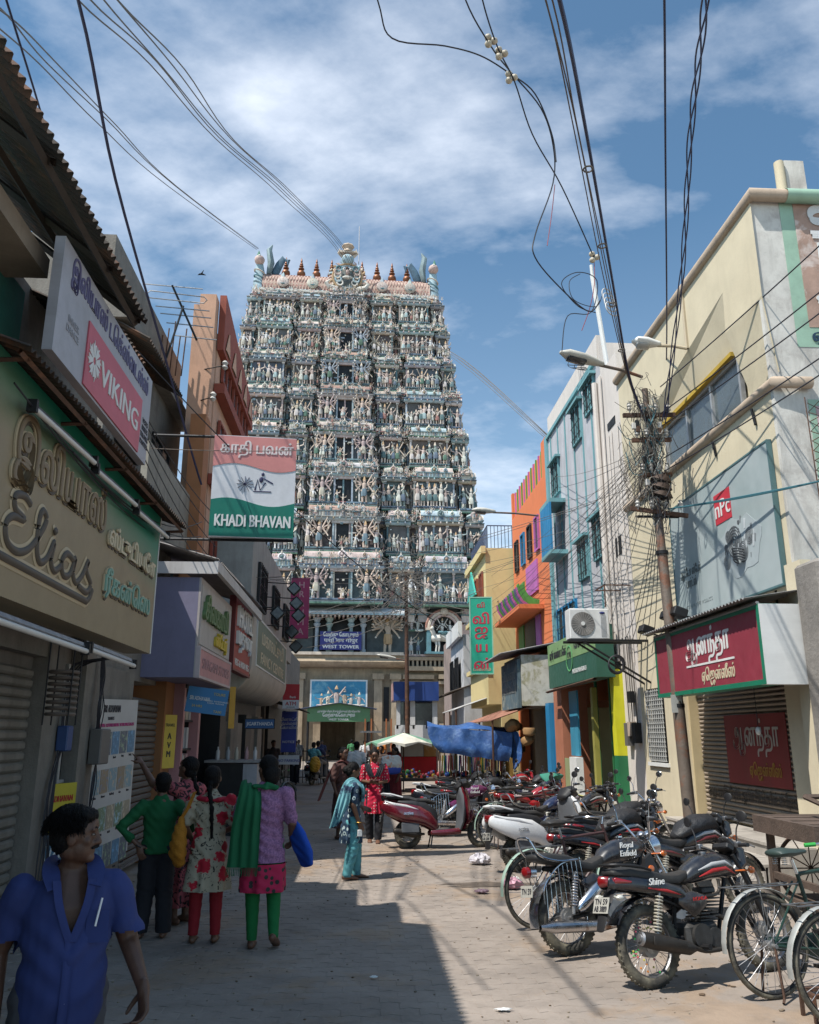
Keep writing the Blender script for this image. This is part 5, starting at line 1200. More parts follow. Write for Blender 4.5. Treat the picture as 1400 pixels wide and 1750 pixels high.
# central gable shell with face
gb = MB(); gy_ = yr - 1.5
gb.lathe([(1.25, 0), (1.25, 1.5), (1.0, 1.55), (1.0, 1.6)], 20, M=T(0, gy_ + 1.9, zr + 1.15, 0, R(90)), col=(.30, .34, .33))
for k in range(17):
    a = -.5 + k * .2585; gb.loft([(1.25 * math.cos(a), gy_, zr + 1.2 + 1.25 * math.sin(a)), (1.48 * math.cos(a + .05), gy_, zr + 1.2 + 1.5 * math.sin(a + .05)), (1.6 * math.cos(a + .16), gy_, zr + 1.2 + 1.62 * math.sin(a + .16))], [.13, .11, .03], n=5, col=[CR, LB, PK, OC][k % 4])
for r__, c_, w_ in ((1.22, OC, .10), (1.02, LB, .08)): gb.torus((0, gy_ - .1, zr + 1.2), r__, w_, 26, 6, M=MX.Rotation(R(90), 4, 'X'), col=c_)
for s_ in (-1, 1):
    for k in range(5):
        a = .2 + k * .6; gb.torus((s_ * (.55 + .28 * math.sin(a)), gy_ - .25, zr + .55 + .33 * k), .24, .075, 12, 5, M=MX.Rotation(R(90), 4, 'X'), col=[WH, LB, CR, PK, TE][k])
    gb.loft([(s_ * .9, gy_ - .1, zr + .1), (s_ * 1.5, gy_ - .2, zr + .15), (s_ * 1.75, gy_ - .2, zr + .5), (s_ * 1.5, gy_ - .2, zr + .75)], [.2, .2, .16, .07], n=7, col=WH)
    gb.ball((s_ * .28, gy_ - .35, zr + 1.75), .14, 8, 6, col=WH); gb.ball((s_ * .28, gy_ - .46, zr + 1.75), .06, 6, 5, col=BL)
gb.ball((0, gy_ - .3, zr + 1.5), (.2, .2, .25), 8, 6, col=PK); gb.ball((0, gy_ - .25, zr + 1.05), (.45, .2, .16), 8, 6, col=WH)
gb.build('gable_shell', PM, tower)
cr_ = MB(); cr_.ball((0, gy_, zr + 2.9), (.55, .45, .5), 10, 7, col=LB)
for s_ in (-1, 1): cr_.ball((s_ * .22, gy_ - .4, zr + 3.0), .1, 6, 5, col=WH); cr_.loft([(s_ * .4, gy_, zr + 3.1), (s_ * .8, gy_, zr + 3.5), (s_ * .7, gy_, zr + 3.9)], [.14, .1, .03], n=6, col=CR)
cr_.box(-.75, .75, gy_ - .3, gy_ + .3, zr + 3.45, zr + 3.6, col=CR); cr_.lathe([(.45, 0), (.35, .25), (.55, .5), (.5, .62), (.1, .66)], 8, M=T(0, gy_, zr + 3.6), col=TN); cr_.build('crown_head', PM, tower)
rd = MB(); rd.cyl((.95, gy_ + .6, zr + 2.6), (.95, gy_ + .6, zr + 6.6), .035, n=5); rd.build('lightning_rod', steel, tower)
for s_ in (-1, 1):
    hn = MB(); X0 = s_ * 7.0
    hn.loft([(X0 + s_ * .1, yr + .3, zr - .6), (X0 + s_ * .45, yr + .2, zr + .6), (X0 + s_ * .45, yr + .5, zr + 2.0), (X0 + s_ * .5, yr + .4, zr + 3.2)], [.5, .55, .48, .3], [.5, .5, .45, .35], n=9, col=LB)
    for k in range(5): hn.torus((X0 + s_ * .45, yr + .3, zr + .1 + .55 * k), .5, .07, 12, 4, M=MX.Rotation(.4, 4, 'Y'), col=[TE, CR, LB][k % 3])
    hn.ball((X0 + s_ * .5, yr + .1, zr + 3.4), (.45, .5, .42), 9, 7, col=PK); hn.ball((X0 + s_ * .5, yr - .25, zr + 3.6), .14, 6, 5, col=WH); hn.lathe([(.2, 0), (.15, .3), (.01, .7)], 6, M=T(X0 + s_ * .6, yr + .2, zr + 3.7), col=GN)
    hn.loft([(X0 - s_ * .3, yr + .6, zr + 2.5), (X0 - s_ * .45, yr + .5, zr + 3.4), (X0 - s_ * .25, yr + .4, zr + 4.6), (X0 - s_ * .5, yr + .4, zr + 5.1)], [.22, .3, .24, .05], [.4, .45, .3, .05], n=8, col=(.22, .30, .32))
    hn.loft([(X0 - s_ * .8, yr + .8, zr + 2.6), (X0 - s_ * 1.15, yr + .8, zr + 3.5), (X0 - s_ * 1.5, yr + .8, zr + 4.1), (X0 - s_ * 1.9, yr + .8, zr + 3.9), (X0 - s_ * 1.85, yr + .8, zr + 3.5)], [.35, .34, .3, .2, .05], [.2] * 5, n=8, col=(.09, .17, .24))
    hn.build('end_horn', PM, tower)
    hn = MB(); figure(hn, 2.2, 4, T(s_ * 7.6, yr - .2, zr - 2.6), SK, GN, 8); hn.loft([(s_ * 6.6, yr - .6, zr - 1.2), (s_ * 7.3, yr - .9, zr - .5), (s_ * 8.1, yr - .6, zr - .8)], [.3, .35, .2], n=7, col=OC); hn.build('corner_beast', PM, tower)
# ---- stone base with porch
bsx = 11.3
sb_ = MB(); sb_.box(-bsx, -1.2, 0, 12, 0, 6.2); sb_.box(1.2, bsx, 0, 12, 0, 6.2); sb_.box(-1.2, 1.2, .0, 12, 2.7, 6.2); sb_.box(-1.2, 1.2, 3.5, 12, 0, 2.7)
sb_.build('stone_wall', stone, tower, smooth=0)
ml = MB()
for s_ in (-1, 1):
    for z_, h_, o_ in ((0, .5, .5), (.55, .22, .32), (.85, .3, .42), (1.25, .18, .25), (1.55, .35, .38), (2.0, .15, .22), (2.25, .2, .32), (5.1, .2, .25), (5.45, .3, .4)):
        for a, b, o2 in ((4.4, 6.6, 0), (6.9, 9.4, .35), (9.7, 11.3, .1)):
            ml.box(min(s_ * a, s_ * b), max(s_ * a, s_ * b), -o_ - o2, .1, z_, z_ + h_)
ml.build('stone_mouldings', stone, tower, smooth=0, kind='stuff')
for s_ in (-1, 1):
    for x in (2.7, 3.9): 
        q = MB(); q.box(s_ * x - .28, s_ * x + .28, -.4, .05, .0, 5.4); q.box(s_ * x - .4, s_ * x + .4, -.5, .0, 5.4, 5.8); q.box(s_ * x - .36, s_ * x + .36, -.46, .0, .0, .6); q.build('stone_pilaster', stone, tower, smooth=0)
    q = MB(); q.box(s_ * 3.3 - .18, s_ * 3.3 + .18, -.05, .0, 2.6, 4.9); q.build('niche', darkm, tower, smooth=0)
    for k in range(5):
        q = MB(); x = s_ * (4.9 + 1.35 * k); q.box(x - .12, x + .12, -.75, 0, 2.5, 5.0); q.box(x - .25, x + .25, -.85, 0, 5.0, 5.12); q.build('stone_pilaster', stone, tower, smooth=0)
# stone kapota
kp = MB(); kp.loft([(-4.5, -.15, 6.55), (4.5, -.15, 6.55)], [.36, .36], [1.0, 1.0], ref=(0, 0, 1), n=12, cap=False); kp.box(-4.5, 4.5, -.9, .1, 6.55, 7.0)
kp.build('stone_eave', stone, tower); ml = MB()
for s_ in (-1, 1): ml.box(min(s_ * 4.6, s_ * 11.5), max(s_ * 4.6, s_ * 11.5), -.7, .1, 6.0, 6.3); ml.box(min(s_ * 4.6, s_ * 11.5), max(s_ * 4.6, s_ * 11.5), -.55, .1, 6.72, 6.95)
for k in range(22):
    for s_ in (-1, 1): ml.box(s_ * (4.8 + .31 * k) - .07, s_ * (4.8 + .31 * k) + .07, -.5, 0, 6.3, 6.72)
ml.build('balustrade', stone, tower, smooth=0, kind='stuff')
pw = MB(); pw.box(-bsx, bsx, .05, 11.5, 6.2, 10.6, col=(.12, .14, .14)); pw.box(-bsx, bsx, -.4, .2, 7.0, 7.15, col=PK); pw.box(-4.4, 4.4, -1.1, .2, 7.0, 7.2, col=CR); pw.build('porch_wall', PM, tower, smooth=0)
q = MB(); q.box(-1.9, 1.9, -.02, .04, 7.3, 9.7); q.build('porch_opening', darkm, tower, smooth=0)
for x in (-1.6, -.75, .75, 1.6):
    q = MB(); q.lathe([(.2, 0), (.2, .2), (.14, .25), (.13, 1.7), (.2, 1.8), (.26, 1.95), (.16, 2.05), (.3, 2.3), (.3, 2.4)], 10, M=T(x, -.7, 7.2), col=jit(LB, .1)); q.build('porch_column', PM, tower)
ev = MB(); ev.add([(-4.6, -1.7, 9.75), (4.6, -1.7, 9.75), (4.6, -1.7, 9.9), (-4.6, -1.7, 9.9), (-4.2, .2, 10.75), (4.2, .2, 10.75), (4.6, .1, 9.75), (-4.6, .1, 9.75)], [(0, 1, 2, 3), (3, 2, 5, 4), (0, 7, 6, 1), (1, 6, 5, 2), (0, 3, 4, 7)], col=(.60, .60, .60))
ev.box(-4.65, 4.65, -1.75, -1.6, 9.68, 9.78, col=LB)
for k in range(32): ev.box(-4.5 + .29 * k, -4.38 + .29 * k, -1.65, 0, 9.55, 9.68, col=CR if k % 2 else PK)
ev.box(-4.7, 4.7, -1.0, .2, 10.78, 10.95, col=BL); ev.build('porch_eave', PM, tower, smooth=0)
bgm = MB(); figure(bgm, 1, 8, None, TN, OC, 77, n=6)
for k in range(18): a = -.3 + k * .22; bgm.loft([(0, .05, .72), (.42 * math.cos(a), .03, .72 + .36 * math.sin(a))], [.03, .02], n=4, col=CR if k % 2 else SK)
bme = bgm.mesh('big_guardian', PM)
for s_ in (-1, 1): link(bme, 'great_guardian', tower, M=T(s_ * 3.3, -.6, 7.25, s=(2.6, 2.2, 2.5)))
# arched niches on the wings
def arch(x, z, w, bull):
    q = MB(); y = -.75
    for r_, c_, t_ in ((w / 2, CR, .14), (w / 2 - .2, PK, .1), (w / 2 + .18, (.42, .22, .17), .09)):
        P_ = [(x + r_ * math.cos(a), y, z + w * .75 + r_ * math.sin(a)) for a in [math.pi * i / 12 for i in range(13)]]; q.loft(P_, t_, n=6, col=c_)
    for s_ in (-1, 1): q.box(x + s_ * w / 2 - .14, x + s_ * w / 2 + .14, y - .1, 0, z, z + w * .75, col=TE); q.box(x + s_ * w / 2 - .22, x + s_ * w / 2 + .22, y - .15, 0, z + w * .68, z + w * .75, col=CR)
    q.ball((x, y - .1, z + w * 1.28), (.3, .2, .3), 7, 5, col=CR); q.box(x - w / 2 - .3, x + w / 2 + .3, y - .2, 0, z - .15, z, col=TE)
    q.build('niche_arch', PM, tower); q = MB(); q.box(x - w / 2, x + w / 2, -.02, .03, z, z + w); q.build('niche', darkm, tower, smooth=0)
    q = MB()
    if bull:
        q.loft([(x - .75, y + .1, z + .95), (x - .3, y + .1, z + 1.0), (x + .3, y + .1, z + .98), (x + .7, y + .1, z + 1.0)], [.28, .3, .32, .28], n=9, col=WH)
        q.loft([(x - .7, y + .1, z + 1.1), (x - .9, y - .05, z + 1.5), (x - .85, y - .1, z + 1.65)], [.22, .17, .12], n=7, col=WH); q.ball((x - .92, y - .2, z + 1.6), (.12, .2, .13), 7, 5, col=WH)
        for s_ in (-1, 1): q.loft([(x - .9 + .06 * s_, y - .1, z + 1.72), (x - .9 + .2 * s_, y - .1, z + 1.95)], [.04, .01], n=5, col=OC)
        for lx in (-.6, -.4, .4, .62): q.loft([(x + lx, y + .1, z + .8), (x + lx + .04, y, z + .4), (x + lx, y, z + .02)], [.12, .06, .06], n=6, col=WH)
        q.ball((x, y + .05, z + 1.25), (.35, .3, .1), 7, 4, col=TE); figure(q, 1.25, 4, T(x - .15, y - .1, z + 1.25), WH, TE, 3, seated=True); figure(q, 1.1, 2, T(x + .4, y - .05, z + 1.25), WH, LB, 6, seated=True)
        q.build('bull_and_riders', PM, tower)
    else:
        figure(q, 1.7, 4, T(x, y, z), WH, OC, 21); q.build('niche_figure', PM, tower)
        for s_ in (-1, 1): q = MB(); figure(q, 1.35, 2, T(x + .7 * s_, y, z), SK, BL, 23 + s_); q.build('niche_figure', PM, tower)
for s_ in (-1, 1): arch(s_ * 7.3, 7.3, 2.2, True); arch(s_ * 7.3, 10.95, 2.0, False)
sm = MB()
for s_ in (-1, 1):
    for x in (5.0, 5.5, 9.0, 9.6, 10.2, 10.8):
        for z in (7.1, 8.7): figure(sm, 1.3, 2, T(s_ * x, -.4, z), jit(TR.choice(SKN)), jit(TR.choice(CLO)), TR.randrange(99), seated=z > 8)
    for x in (4.9, 5.8, 8.9, 9.9, 10.8): kuta(sm, s_ * x, -.5, 9.4, 1.2, .8, jit(CR)); 
sm.build('small_figures', PM, tower, kind='stuff')
# mural panel and signs on the gate
towM = MX.Translation((-1.7, 58, 0)) @ MX.Rotation(R(2.5), 4, 'Z')
def onT(x, y, z): return towM @ facing(x, y, z, (0, -1, 0))
mu = sign('painted_relief', 'blue mural with white seated gods above the green gate canopy', onT(.0, -.55, 4.35), 3.9, 2.0, .12, mat('mural_sky', (.05, .26, .42), .6, c2=(.18, .42, .52), pat='worn', ps=1.2), frame=whitep, fw=.1, cat='mural')
q = MB(); q.cbox((.1, -.82, .18), (2.8, .25, .35), bev=.06); q.build('rock_ledge', mat('relief_rock', (.45, .38, .28), .9), mu)
for i, (x, h) in enumerate(((-1.15, 1.0), (-.7, 1.2), (-.15, 1.6), (.4, 1.35), (.85, 1.0), (1.4, 1.1))):
    q2 = MB(); figure(q2, h, 4 if i == 2 else 2, MX(((1.35, 0, 0, x), (0, 0, 1, -.80), (0, -1, 0, .3), (0, 0, 0, 1))), jit([OC, SK, TN, OC, SK, TN][i]), jit([TN, CR, OC, PK, TN, CR][i]), i + 3, seated=True)
    q2.build('relief_figure', PM, mu)
wt_ = sign('tower_name_board', 'dark blue WEST TOWER board in three scripts on the tower porch', onT(0.05, -1.2, 7.95), 2.85, 1.25, .08, plainmat('royal_blue', (.03, .035, .2), .4), [TX('ேமற்கு ேகாபுரம்', 0, .38, .38, inkw, .012, 2.4), TX('पश्ि चम गोपुर', 0, 0, .36, inkw, .012, 2.3), TX('WEST TOWER', 0, -.42, .32, inkw, .018, 2.5)])
cp = sign('gate_canopy_sign', 'green gabled canopy sign with white lettering over the tower gate', onT(0, -2.6, 2.95), 4.1, .85, .1, plainmat('canopy_green', (.09, .21, .10), .5), [TX('அருள்மிகு மீனாட்சி சுந்தேரசுவரர் திருக்ேகாயில்', 0, .22, .17, inkw, .004, 2.8), TX('ேமற்குக்ேகாபுரம்', 0, -.02, .30, inkw, .008, 2.1), TX('WEST TOWER', 0, -.28, .17, inkw, .006, 1.3)])
q = MB()
for s_ in (-1, 1): q.loft([(0, .78, -.7), (s_ * 2.5, .40, -.7)], [.05, .05], [1.0, 1.0], ref=(0, 1, 0), n=4, cap=False)
q.build('gable_roof', plainmat('roof_blue', (.05, .09, .2)), cp, smooth=0)
q = MB()
for s_ in (-1, 1): q.cyl((s_ * 2.0, -.4, -.05), (s_ * 2.0, -2.95, -.05), .06, n=6); q.cyl((s_ * 2.0, .4, -2.0), (s_ * 2.0, -2.95, -2.0), .06, n=6)
q.build('canopy_post', darkm, cp); q = MB(); q.add([(-2.05, .42, -.02), (2.05, .42, -.02), (0, .76, -.02), (-2.05, .42, -.1), (2.05, .42, -.1), (0, .76, -.1)], [(0, 1, 2), (5, 4, 3)]); q.build('gable_panel', plainmat('canopy_green', (.09, .21, .10)), cp, smooth=0)
# ================================================================ VEHICLES
RX90 = MX.Rotation(R(90), 4, 'X')
def wheel(parent, x, rw, tw, style='spoke', dusty=True, disc=False, rimm=None, beads=False):
    w = thing('wheel', None, None); w.parent = parent; w.location = (x, 0, rw)
    a = MB(); a.torus((0, 0, 0), rw - tw * .5, tw * .5, 44, 10, M=RX90)
    if style != 'thin':
        for i in range(44):
            an = 2 * math.pi * i / 44
            for s_ in (-1, 1): a.cbox((rw * .984 * math.cos(an), s_ * tw * .2, rw * .984 * math.sin(an)), (.008, tw * .30, .016), M=MX.Rotation(-an, 4, 'Y') @ MX.Rotation(s_ * .5, 4, 'X'))
    a.build('tyre', rubber, w)
    rr = rw - tw * (.95 if style != 'thin' else 1.0); a = MB(); a.torus((0, 0, 0), rr, .012 if style != 'thin' else .008, 40, 8, M=RX90, fl=1.9); a.build('rim', (darkm if style == 'thin' else rimm) or (steel if style == 'spoke' else alu), w)
    a = MB(); hr = .03 if style == 'thin' else .055
    if style == 'alloy':
        for i in range(5):
            an = 2 * math.pi * i / 5; a.loft([(.03 * math.cos(an), 0, .03 * math.sin(an)), (rr * math.cos(an + .18), 0, rr * math.sin(an + .18))], [.028, .016], [.018, .012], ref=(-math.sin(an), 0, math.cos(an)), n=6)
        a.build('wheel_spokes', alu, w)
    else:
        n = 36 if style == 'spoke' else 32
        for i in range(n):
            an = 2 * math.pi * i / n; off = (.55 if i % 4 < 2 else -.55); s_ = (1 if i % 2 else -1) * (.035 if style != 'thin' else .028)
            a.cyl((hr * math.cos(an + off), s_, hr * math.sin(an + off)), (rr * math.cos(an), 0, rr * math.sin(an)), .0022, n=4, cap=False)
        a.build('wheel_spokes', steel, w)
    if beads:
        cols = [plainmat('bead_green', (.05, .5, .12)), plainmat('bead_orange', (.6, .2, .03)), plainmat('bead_pink', (.55, .1, .15)), plainmat('bead_yellow', (.5, .45, .08))]
        for k in range(4):
            a = MB()
            for i in range(9):
                an = rnd.uniform(0, 6.28); q = rnd.uniform(.10, rr - .02); a.ball((q * math.cos(an), rnd.uniform(-.03, .0), q * math.sin(an)), .009, 5, 4)
            a.build('spoke_beads', cols[k], w)
    a = MB(); a.cyl((0, -.05, 0), (0, .05, 0), hr, n=16); a.cyl((0, -.09, 0), (0, .09, 0), .015, n=8)
    if style != 'thin': a.cyl((0, -.04, 0), (0, .04, 0), hr * 1.5, n=18)
    a.build('hub', alu, w)
    if disc: a = MB(); a.cyl((0, -.07, 0), (0, -.065, 0), .12, n=24); a.build('brake_disc', steel, w)
    return w
def arc(mb, cx, cz, r, a0, a1, w, th=.008, n=12, y=0):
    P = [(cx + r * math.cos(R(a0 + (a1 - a0) * i / n)), y, cz + r * math.sin(R(a0 + (a1 - a0) * i / n))) for i in range(n + 1)]
    mb.loft(P, [w / 2] * (n + 1), [th] * (n + 1), ref=(0, 1, 0), n=8, cap=False); return mb
def spring(parent, p0, p1, r=.028, m=None, n=11):
    a = MB(); a.cyl(p0, p1, .012, n=8); p0, p1 = V(p0), V(p1); a.cyl(p0, p0.lerp(p1, .3), .02, n=8); s_ = a.build('shock_absorber', alu, parent)
    a = MB(); F = frame_z(p1 - p0).to_4x4()
    for i in range(n): a.torus(p0.lerp(p1, .22 + .66 * i / (n - 1)), r, .0065, 14, 6, M=F)
    a.build('spring', m or chrome, s_)
def mirror(parent, x, y, z, r=.055, yaw=0, shape=(1, .8), stem=chrome):
    a = MB(); a.tube([(x - .02, y * .72, z - .22), (x - .01, y * .78, z - .1), (x, y * .96, z - .02)], .006, 6, smooth=4); st = a.build('mirror', stem, parent)
    M = T(x, y, z, yaw, 0, R(-90)); a = MB(); a.lathe([(r * .3, .03), (r * .85, .02), (r, 0), (r * .93, -.003)], 16, M=M @ MX.Diagonal((shape[1], shape[0], 1, 1)) @ MX.Rotation(R(180), 4, 'X')); a.build('mirror_back', blackp if stem is not chrome else chrome, st)
    a = MB(); a.lathe([(r * .92, .001), (.001, .0015)], 16, M=M @ MX.Diagonal((shape[1], shape[0], 1, 1))); a.build('mirror_face', mirrorm, st)
def plate(parent, M, w, h, lines, yellow=False):
    a = MB(); a.box(-w / 2, w / 2, -h / 2, h / 2, -.004, 0); p_ = a.build('number_plate', plainmat('plate_white', (.42, .41, .37), .5, dirt=.3), parent, M=M, smooth=0)
    a = MB()
    for i, l in enumerate(lines): text_mb(a, l, h * (.5 if len(lines) > 1 else .7), T(0, (h * .22 if len(lines) > 1 else 0) - i * h * .45, .001), .0012, ext=.002, fit=w * .82)
    a.build('plate_lettering', inkk, p_, smooth=0)
def build_bike(name, label, style='commuter', paint=blackgloss, group=None, loc=(0, 0, 0), heading=0, lean=-7, cat='motorcycle', near=True, plate_txt=None, brand=None, cover=False, low=False):
    b = thing(name, label, cat, loc, rot=(R(lean), 0, heading), group=group); b.scale = (.93,) * 3
    cr = style == 'cruiser'; rw = .315 if cr else .305
    wheel(b, 0, rw, .10 if cr else .085, 'spoke' if style != 'alloy' else 'alloy', beads=(brand == 'Shine'), rimm=chrome if cr else None)
    wheel(b, 1.30 if cr else 1.27, rw, .085 if cr else .075, 'spoke' if style != 'alloy' else 'alloy', disc=cr)
    fx = 1.30 if cr else 1.27; hx, hz = fx - .27, .90
    mg = chrome if cr else paint
    a = MB(); arc(a, 0, rw, rw + .05, 45, 190 if cr else 150, .15, .01); a.build('rear_mudguard', mg, b)
    a = MB(); arc(a, fx, rw, rw + .035, 20, 165, .12, .007); a.build('front_mudguard', mg if cr else paint, b)
    for s_ in (-1, 1):
        a = MB(); a.cyl((fx, s_ * .095, rw), (fx - .13, s_ * .095, .62), .027, n=10); a.cyl((fx - .13, s_ * .095, .62), (hx - .01, s_ * .095, hz + .03), .018, n=10); a.build('fork_leg', chrome if cr else darkm, b)
    a = MB()
    a.tube([(hx, 0, hz), (.74, 0, .30), (.34, 0, .26), (.30, 0, .42), (.36, 0, .66)], .019, 8); a.tube([(hx, 0, hz - .04), (.5, 0, .74), (-.2, 0, .74)], .02, 8)
    for s_ in (-1, 1): a.tube([(.32, s_ * .06, .34), (0, s_ * .10, rw)], .017, 6); a.tube([(.36, s_ * .09, .55), (-.12, s_ * .12, .74)], .012, 6)
    a.build('frame', darkm, b)
    # engine
    a = MB(); a.cbox((.50, 0, .34), (.34, .24, .20), bev=.03); a.cyl((.46, -.15, .34), (.46, .15, .34), .095, n=18); a.cyl((.60, -.14, .32), (.60, .14, .32), .075, n=18)
    for k in range(8): a.cbox((.60 + .010 * k, 0, .45 + .026 * k), (.19, .19, .011))
    a.cbox((.68, 0, .67), (.14, .14, .05), bev=.01); a.cbox((.52, 0, .60), (.12, .1, .09), bev=.01)
    a.build('engine', alu if cr else mat('dark_engine', (.07, .07, .07), .5, .6, var=.3, vs=10, dirt=.3), b)
    # tank
    if cr:
        a = MB(); a.loft([(.44, 0, .76), (.52, 0, .80), (.64, 0, .83), (.78, 0, .855), (.90, 0, .87), (.97, 0, .88)], [.07, .115, .145, .15, .125, .07], [.05, .09, .115, .12, .105, .06], ref=(0, 1, 0), n=18); tk = a.build('fuel_tank', paint, b)
        a = MB(); text_mb(a, 'Royal\nEnfield', .075, facing(.70, -.149, .86, (0, -1, .12)), .0012, ext=.003, shear=.2); text_mb(a, 'Royal\nEnfield', .075, facing(.70, .149, .86, (0, 1, .12)), .0012, ext=.003, shear=.2); a.build('tank_lettering', inkw, tk, smooth=0)
        a = MB(); a.lathe([(.035, 0), (.035, .012), (.01, .018)], 14, M=T(.74, 0, .97)); a.build('filler_cap', chrome, tk)
        seat = [((-.30, 0, .84), .11, .035), ((-.18, 0, .83), .135, .05), ((.02, 0, .80), .14, .055), ((.12, 0, .76), .14, .05), ((.28, 0, .73), .135, .05), ((.42, 0, .77), .09, .045), ((.48, 0, .80), .07, .03)]
    else:
        a = MB(); a.loft([(.46, 0, .76), (.54, 0, .80), (.66, 0, .84), (.80, 0, .86), (.92, 0, .84), (.99, 0, .80)], [.06, .105, .135, .145, .13, .07], [.04, .075, .10, .11, .10, .05], ref=(0, 1, 0), n=18, sq=.85); tk = a.build('fuel_tank', paint, b)
        for s_ in (-1, 1):
            for k, (m_, off) in enumerate(((plainmat('decal_silver', (.5, .5, .5), .3), .03), (plainmat('decal_red', (.42, .02, .02), .3), -.02))):
                a = MB(); a.loft([(.56, s_ * .118, .80 + off), (.70, s_ * .140, .84 + off), (.84, s_ * .147, .85 + off), (.95, s_ * .125, .80 + off)], [.004, .016, .014, .003], [.004] * 4, ref=(0, 0, 1), n=6); a.build('decal', m_, tk)
        a = MB(); a.lathe([(.035, 0), (.035, .012), (.01, .018)], 14, M=T(.74, 0, .955)); a.build('filler_cap', steel, tk)
        seat = [((-.28, 0, .86), .09, .03), ((-.15, 0, .855), .125, .045), ((.05, 0, .82), .13, .05), ((.18, 0, .785), .13, .05), ((.34, 0, .775), .115, .05), ((.47, 0, .80), .07, .04)]
    a = MB(); a.loft([p for p, _, _ in seat], [q for _, q, _ in seat], [q for _, _, q in seat], ref=(0, 1, 0), n=14, sq=.7); a.build('seat', seatv, b)
    # side panels / tail
    for s_ in (-1, 1):
        a = MB()
        if cr: a.loft([(.15, s_ * .12, .60), (.27, s_ * .13, .58), (.38, s_ * .12, .60)], [.03, .1, .04], [.02, .03, .02], ref=(0, 0, 1), n=10); a.build('side_panel', paint, b)
        else:
            a.loft([(-.33, s_ * .06, .79), (-.15, s_ * .115, .77), (.1, s_ * .125, .73), (.3, s_ * .125, .68), (.42, s_ * .11, .60)], [.045, .055, .055, .05, .02], [.02, .025, .025, .03, .02], ref=(0, 0, 1), n=10); p_ = a.build('tail_panel', paint, b)
            a = MB(); a.loft([(-.02, s_ * .152, .73), (.16, s_ * .154, .70), (.30, s_ * .15, .66)], [.004, .012, .003], [.003] * 3, ref=(0, 0, 1), n=6); a.build('decal', plainmat('decal_red', (.42, .02, .02), .3), p_)
            a = MB(); a.loft([(.30, s_ * .12, .62), (.42, s_ * .14, .58), (.55, s_ * .13, .60)], [.04, .10, .05], [.02, .03, .02], ref=(0, 0, 1), n=10); q = a.build('side_panel', paint, b)
            if brand and s_ < 0:
                a = MB(); text_mb(a, brand, .075, facing(.06, -.158, .775, (0, -1, .1)), .001, ext=.003, shear=.3); a.build('model_lettering', inkw, p_, smooth=0)
                a = MB(); text_mb(a, 'HONDA', .04, facing(.47, -.176, .62, (0, -1, 0)), .0008, ext=.003); a.build('maker_lettering', plainmat('decal_red', (.42, .02, .02)), q, smooth=0)
    # rear lamp, plate
    if cr:
        a = MB(); a.lathe([(.05, 0), (.05, .04), (.03, .06), (.001, .065)], 14, M=T(-.365, 0, .72, 0, 0, R(-95))); a.build('tail_light', redlens, b)
        a = MB(); a.cyl((-.30, 0, .72), (-.36, 0, .72), .05, n=14); a.build('lamp_bracket', chrome, b)
        a = MB()
        for s_ in (-1, 1): a.tube([(.1, s_ * .15, .80), (-.12, s_ * .15, .80), (-.30, s_ * .13, .86), (-.38, s_ * .10, 1.0), (-.39, 0, 1.02)], .011, 8, smooth=4)
        a.build('grab_rail', chrome, b)
        a = MB()
        for k in range(9): a.cyl((-.30 + .055 * k, -.155, rw + .02 + .02 * k), (-.28 + .05 * k, -.155, .70 + .015 * k), .004, n=5)
        a.tube([(-.32, -.155, .45), (-.3, -.155, .60), (-.1, -.155, .77), (.14, -.155, .80)], .006, 6, smooth=4); a.build('saree_guard', chrome, b)
        plate(b, facing(-.405, 0, .56, (-1, 0, .15)), .2, .1, ['TN 59'] if not plate_txt else plate_txt)
        a = MB(); a.lathe([(.03, -.22), (.055, -.17), (.06, 0), (.05, .16), (.02, .2)], 14, M=T(.22, -.14, .50, 0, 0, R(-35) + R(90))); a.build('chrome_canister', chrome, b)
    else:
        a = MB(); a.loft([(-.30, -.07, .80), (-.36, -.035, .80), (-.38, 0, .80), (-.36, .035, .80), (-.30, .07, .80)], [.03, .04, .042, .04, .03], [.02] * 5, ref=(0, 0, 1), n=8); a.build('tail_light', redlens, b)
        for s_ in (-1, 1): a = MB(); a.loft([(-.29, s_ * .085, .80), (-.17, s_ * .135, .785)], [.028, .008], [.012, .006], ref=(0, 0, 1), n=8); a.build('light_cluster', redlens, b)
        a = MB()
        for s_ in (-1, 1): a.tube([(.05, s_ * .13, .86), (-.1, s_ * .14, .90), (-.28, s_ * .10, .92), (-.32, 0, .92)], .012, 8, smooth=4)
        a.build('grab_rail', darkm, b)
        a = MB(); a.loft([(-.27, 0, .74), (-.37, 0, .62), (-.44, 0, .45)], [.07, .075, .05], [.012] * 3, ref=(0, 1, 0), n=8); a.build('tail_fender', blackp, b)
        plate(b, facing(-.40, 0, .63, (-1, 0, .35)), .2, .12, plate_txt or ['TN 59', 'AX 4417'])
        for s_ in (-1, 1): a = MB(); a.ball((-.31, s_ * .14, .68), (.035, .03, .022), 8, 6); a.cyl((-.3, 0, .70), (-.31, s_ * .12, .68), .008, n=5); a.build('indicator', plainmat('clear_lens', (.5, .5, .46), .15), b)
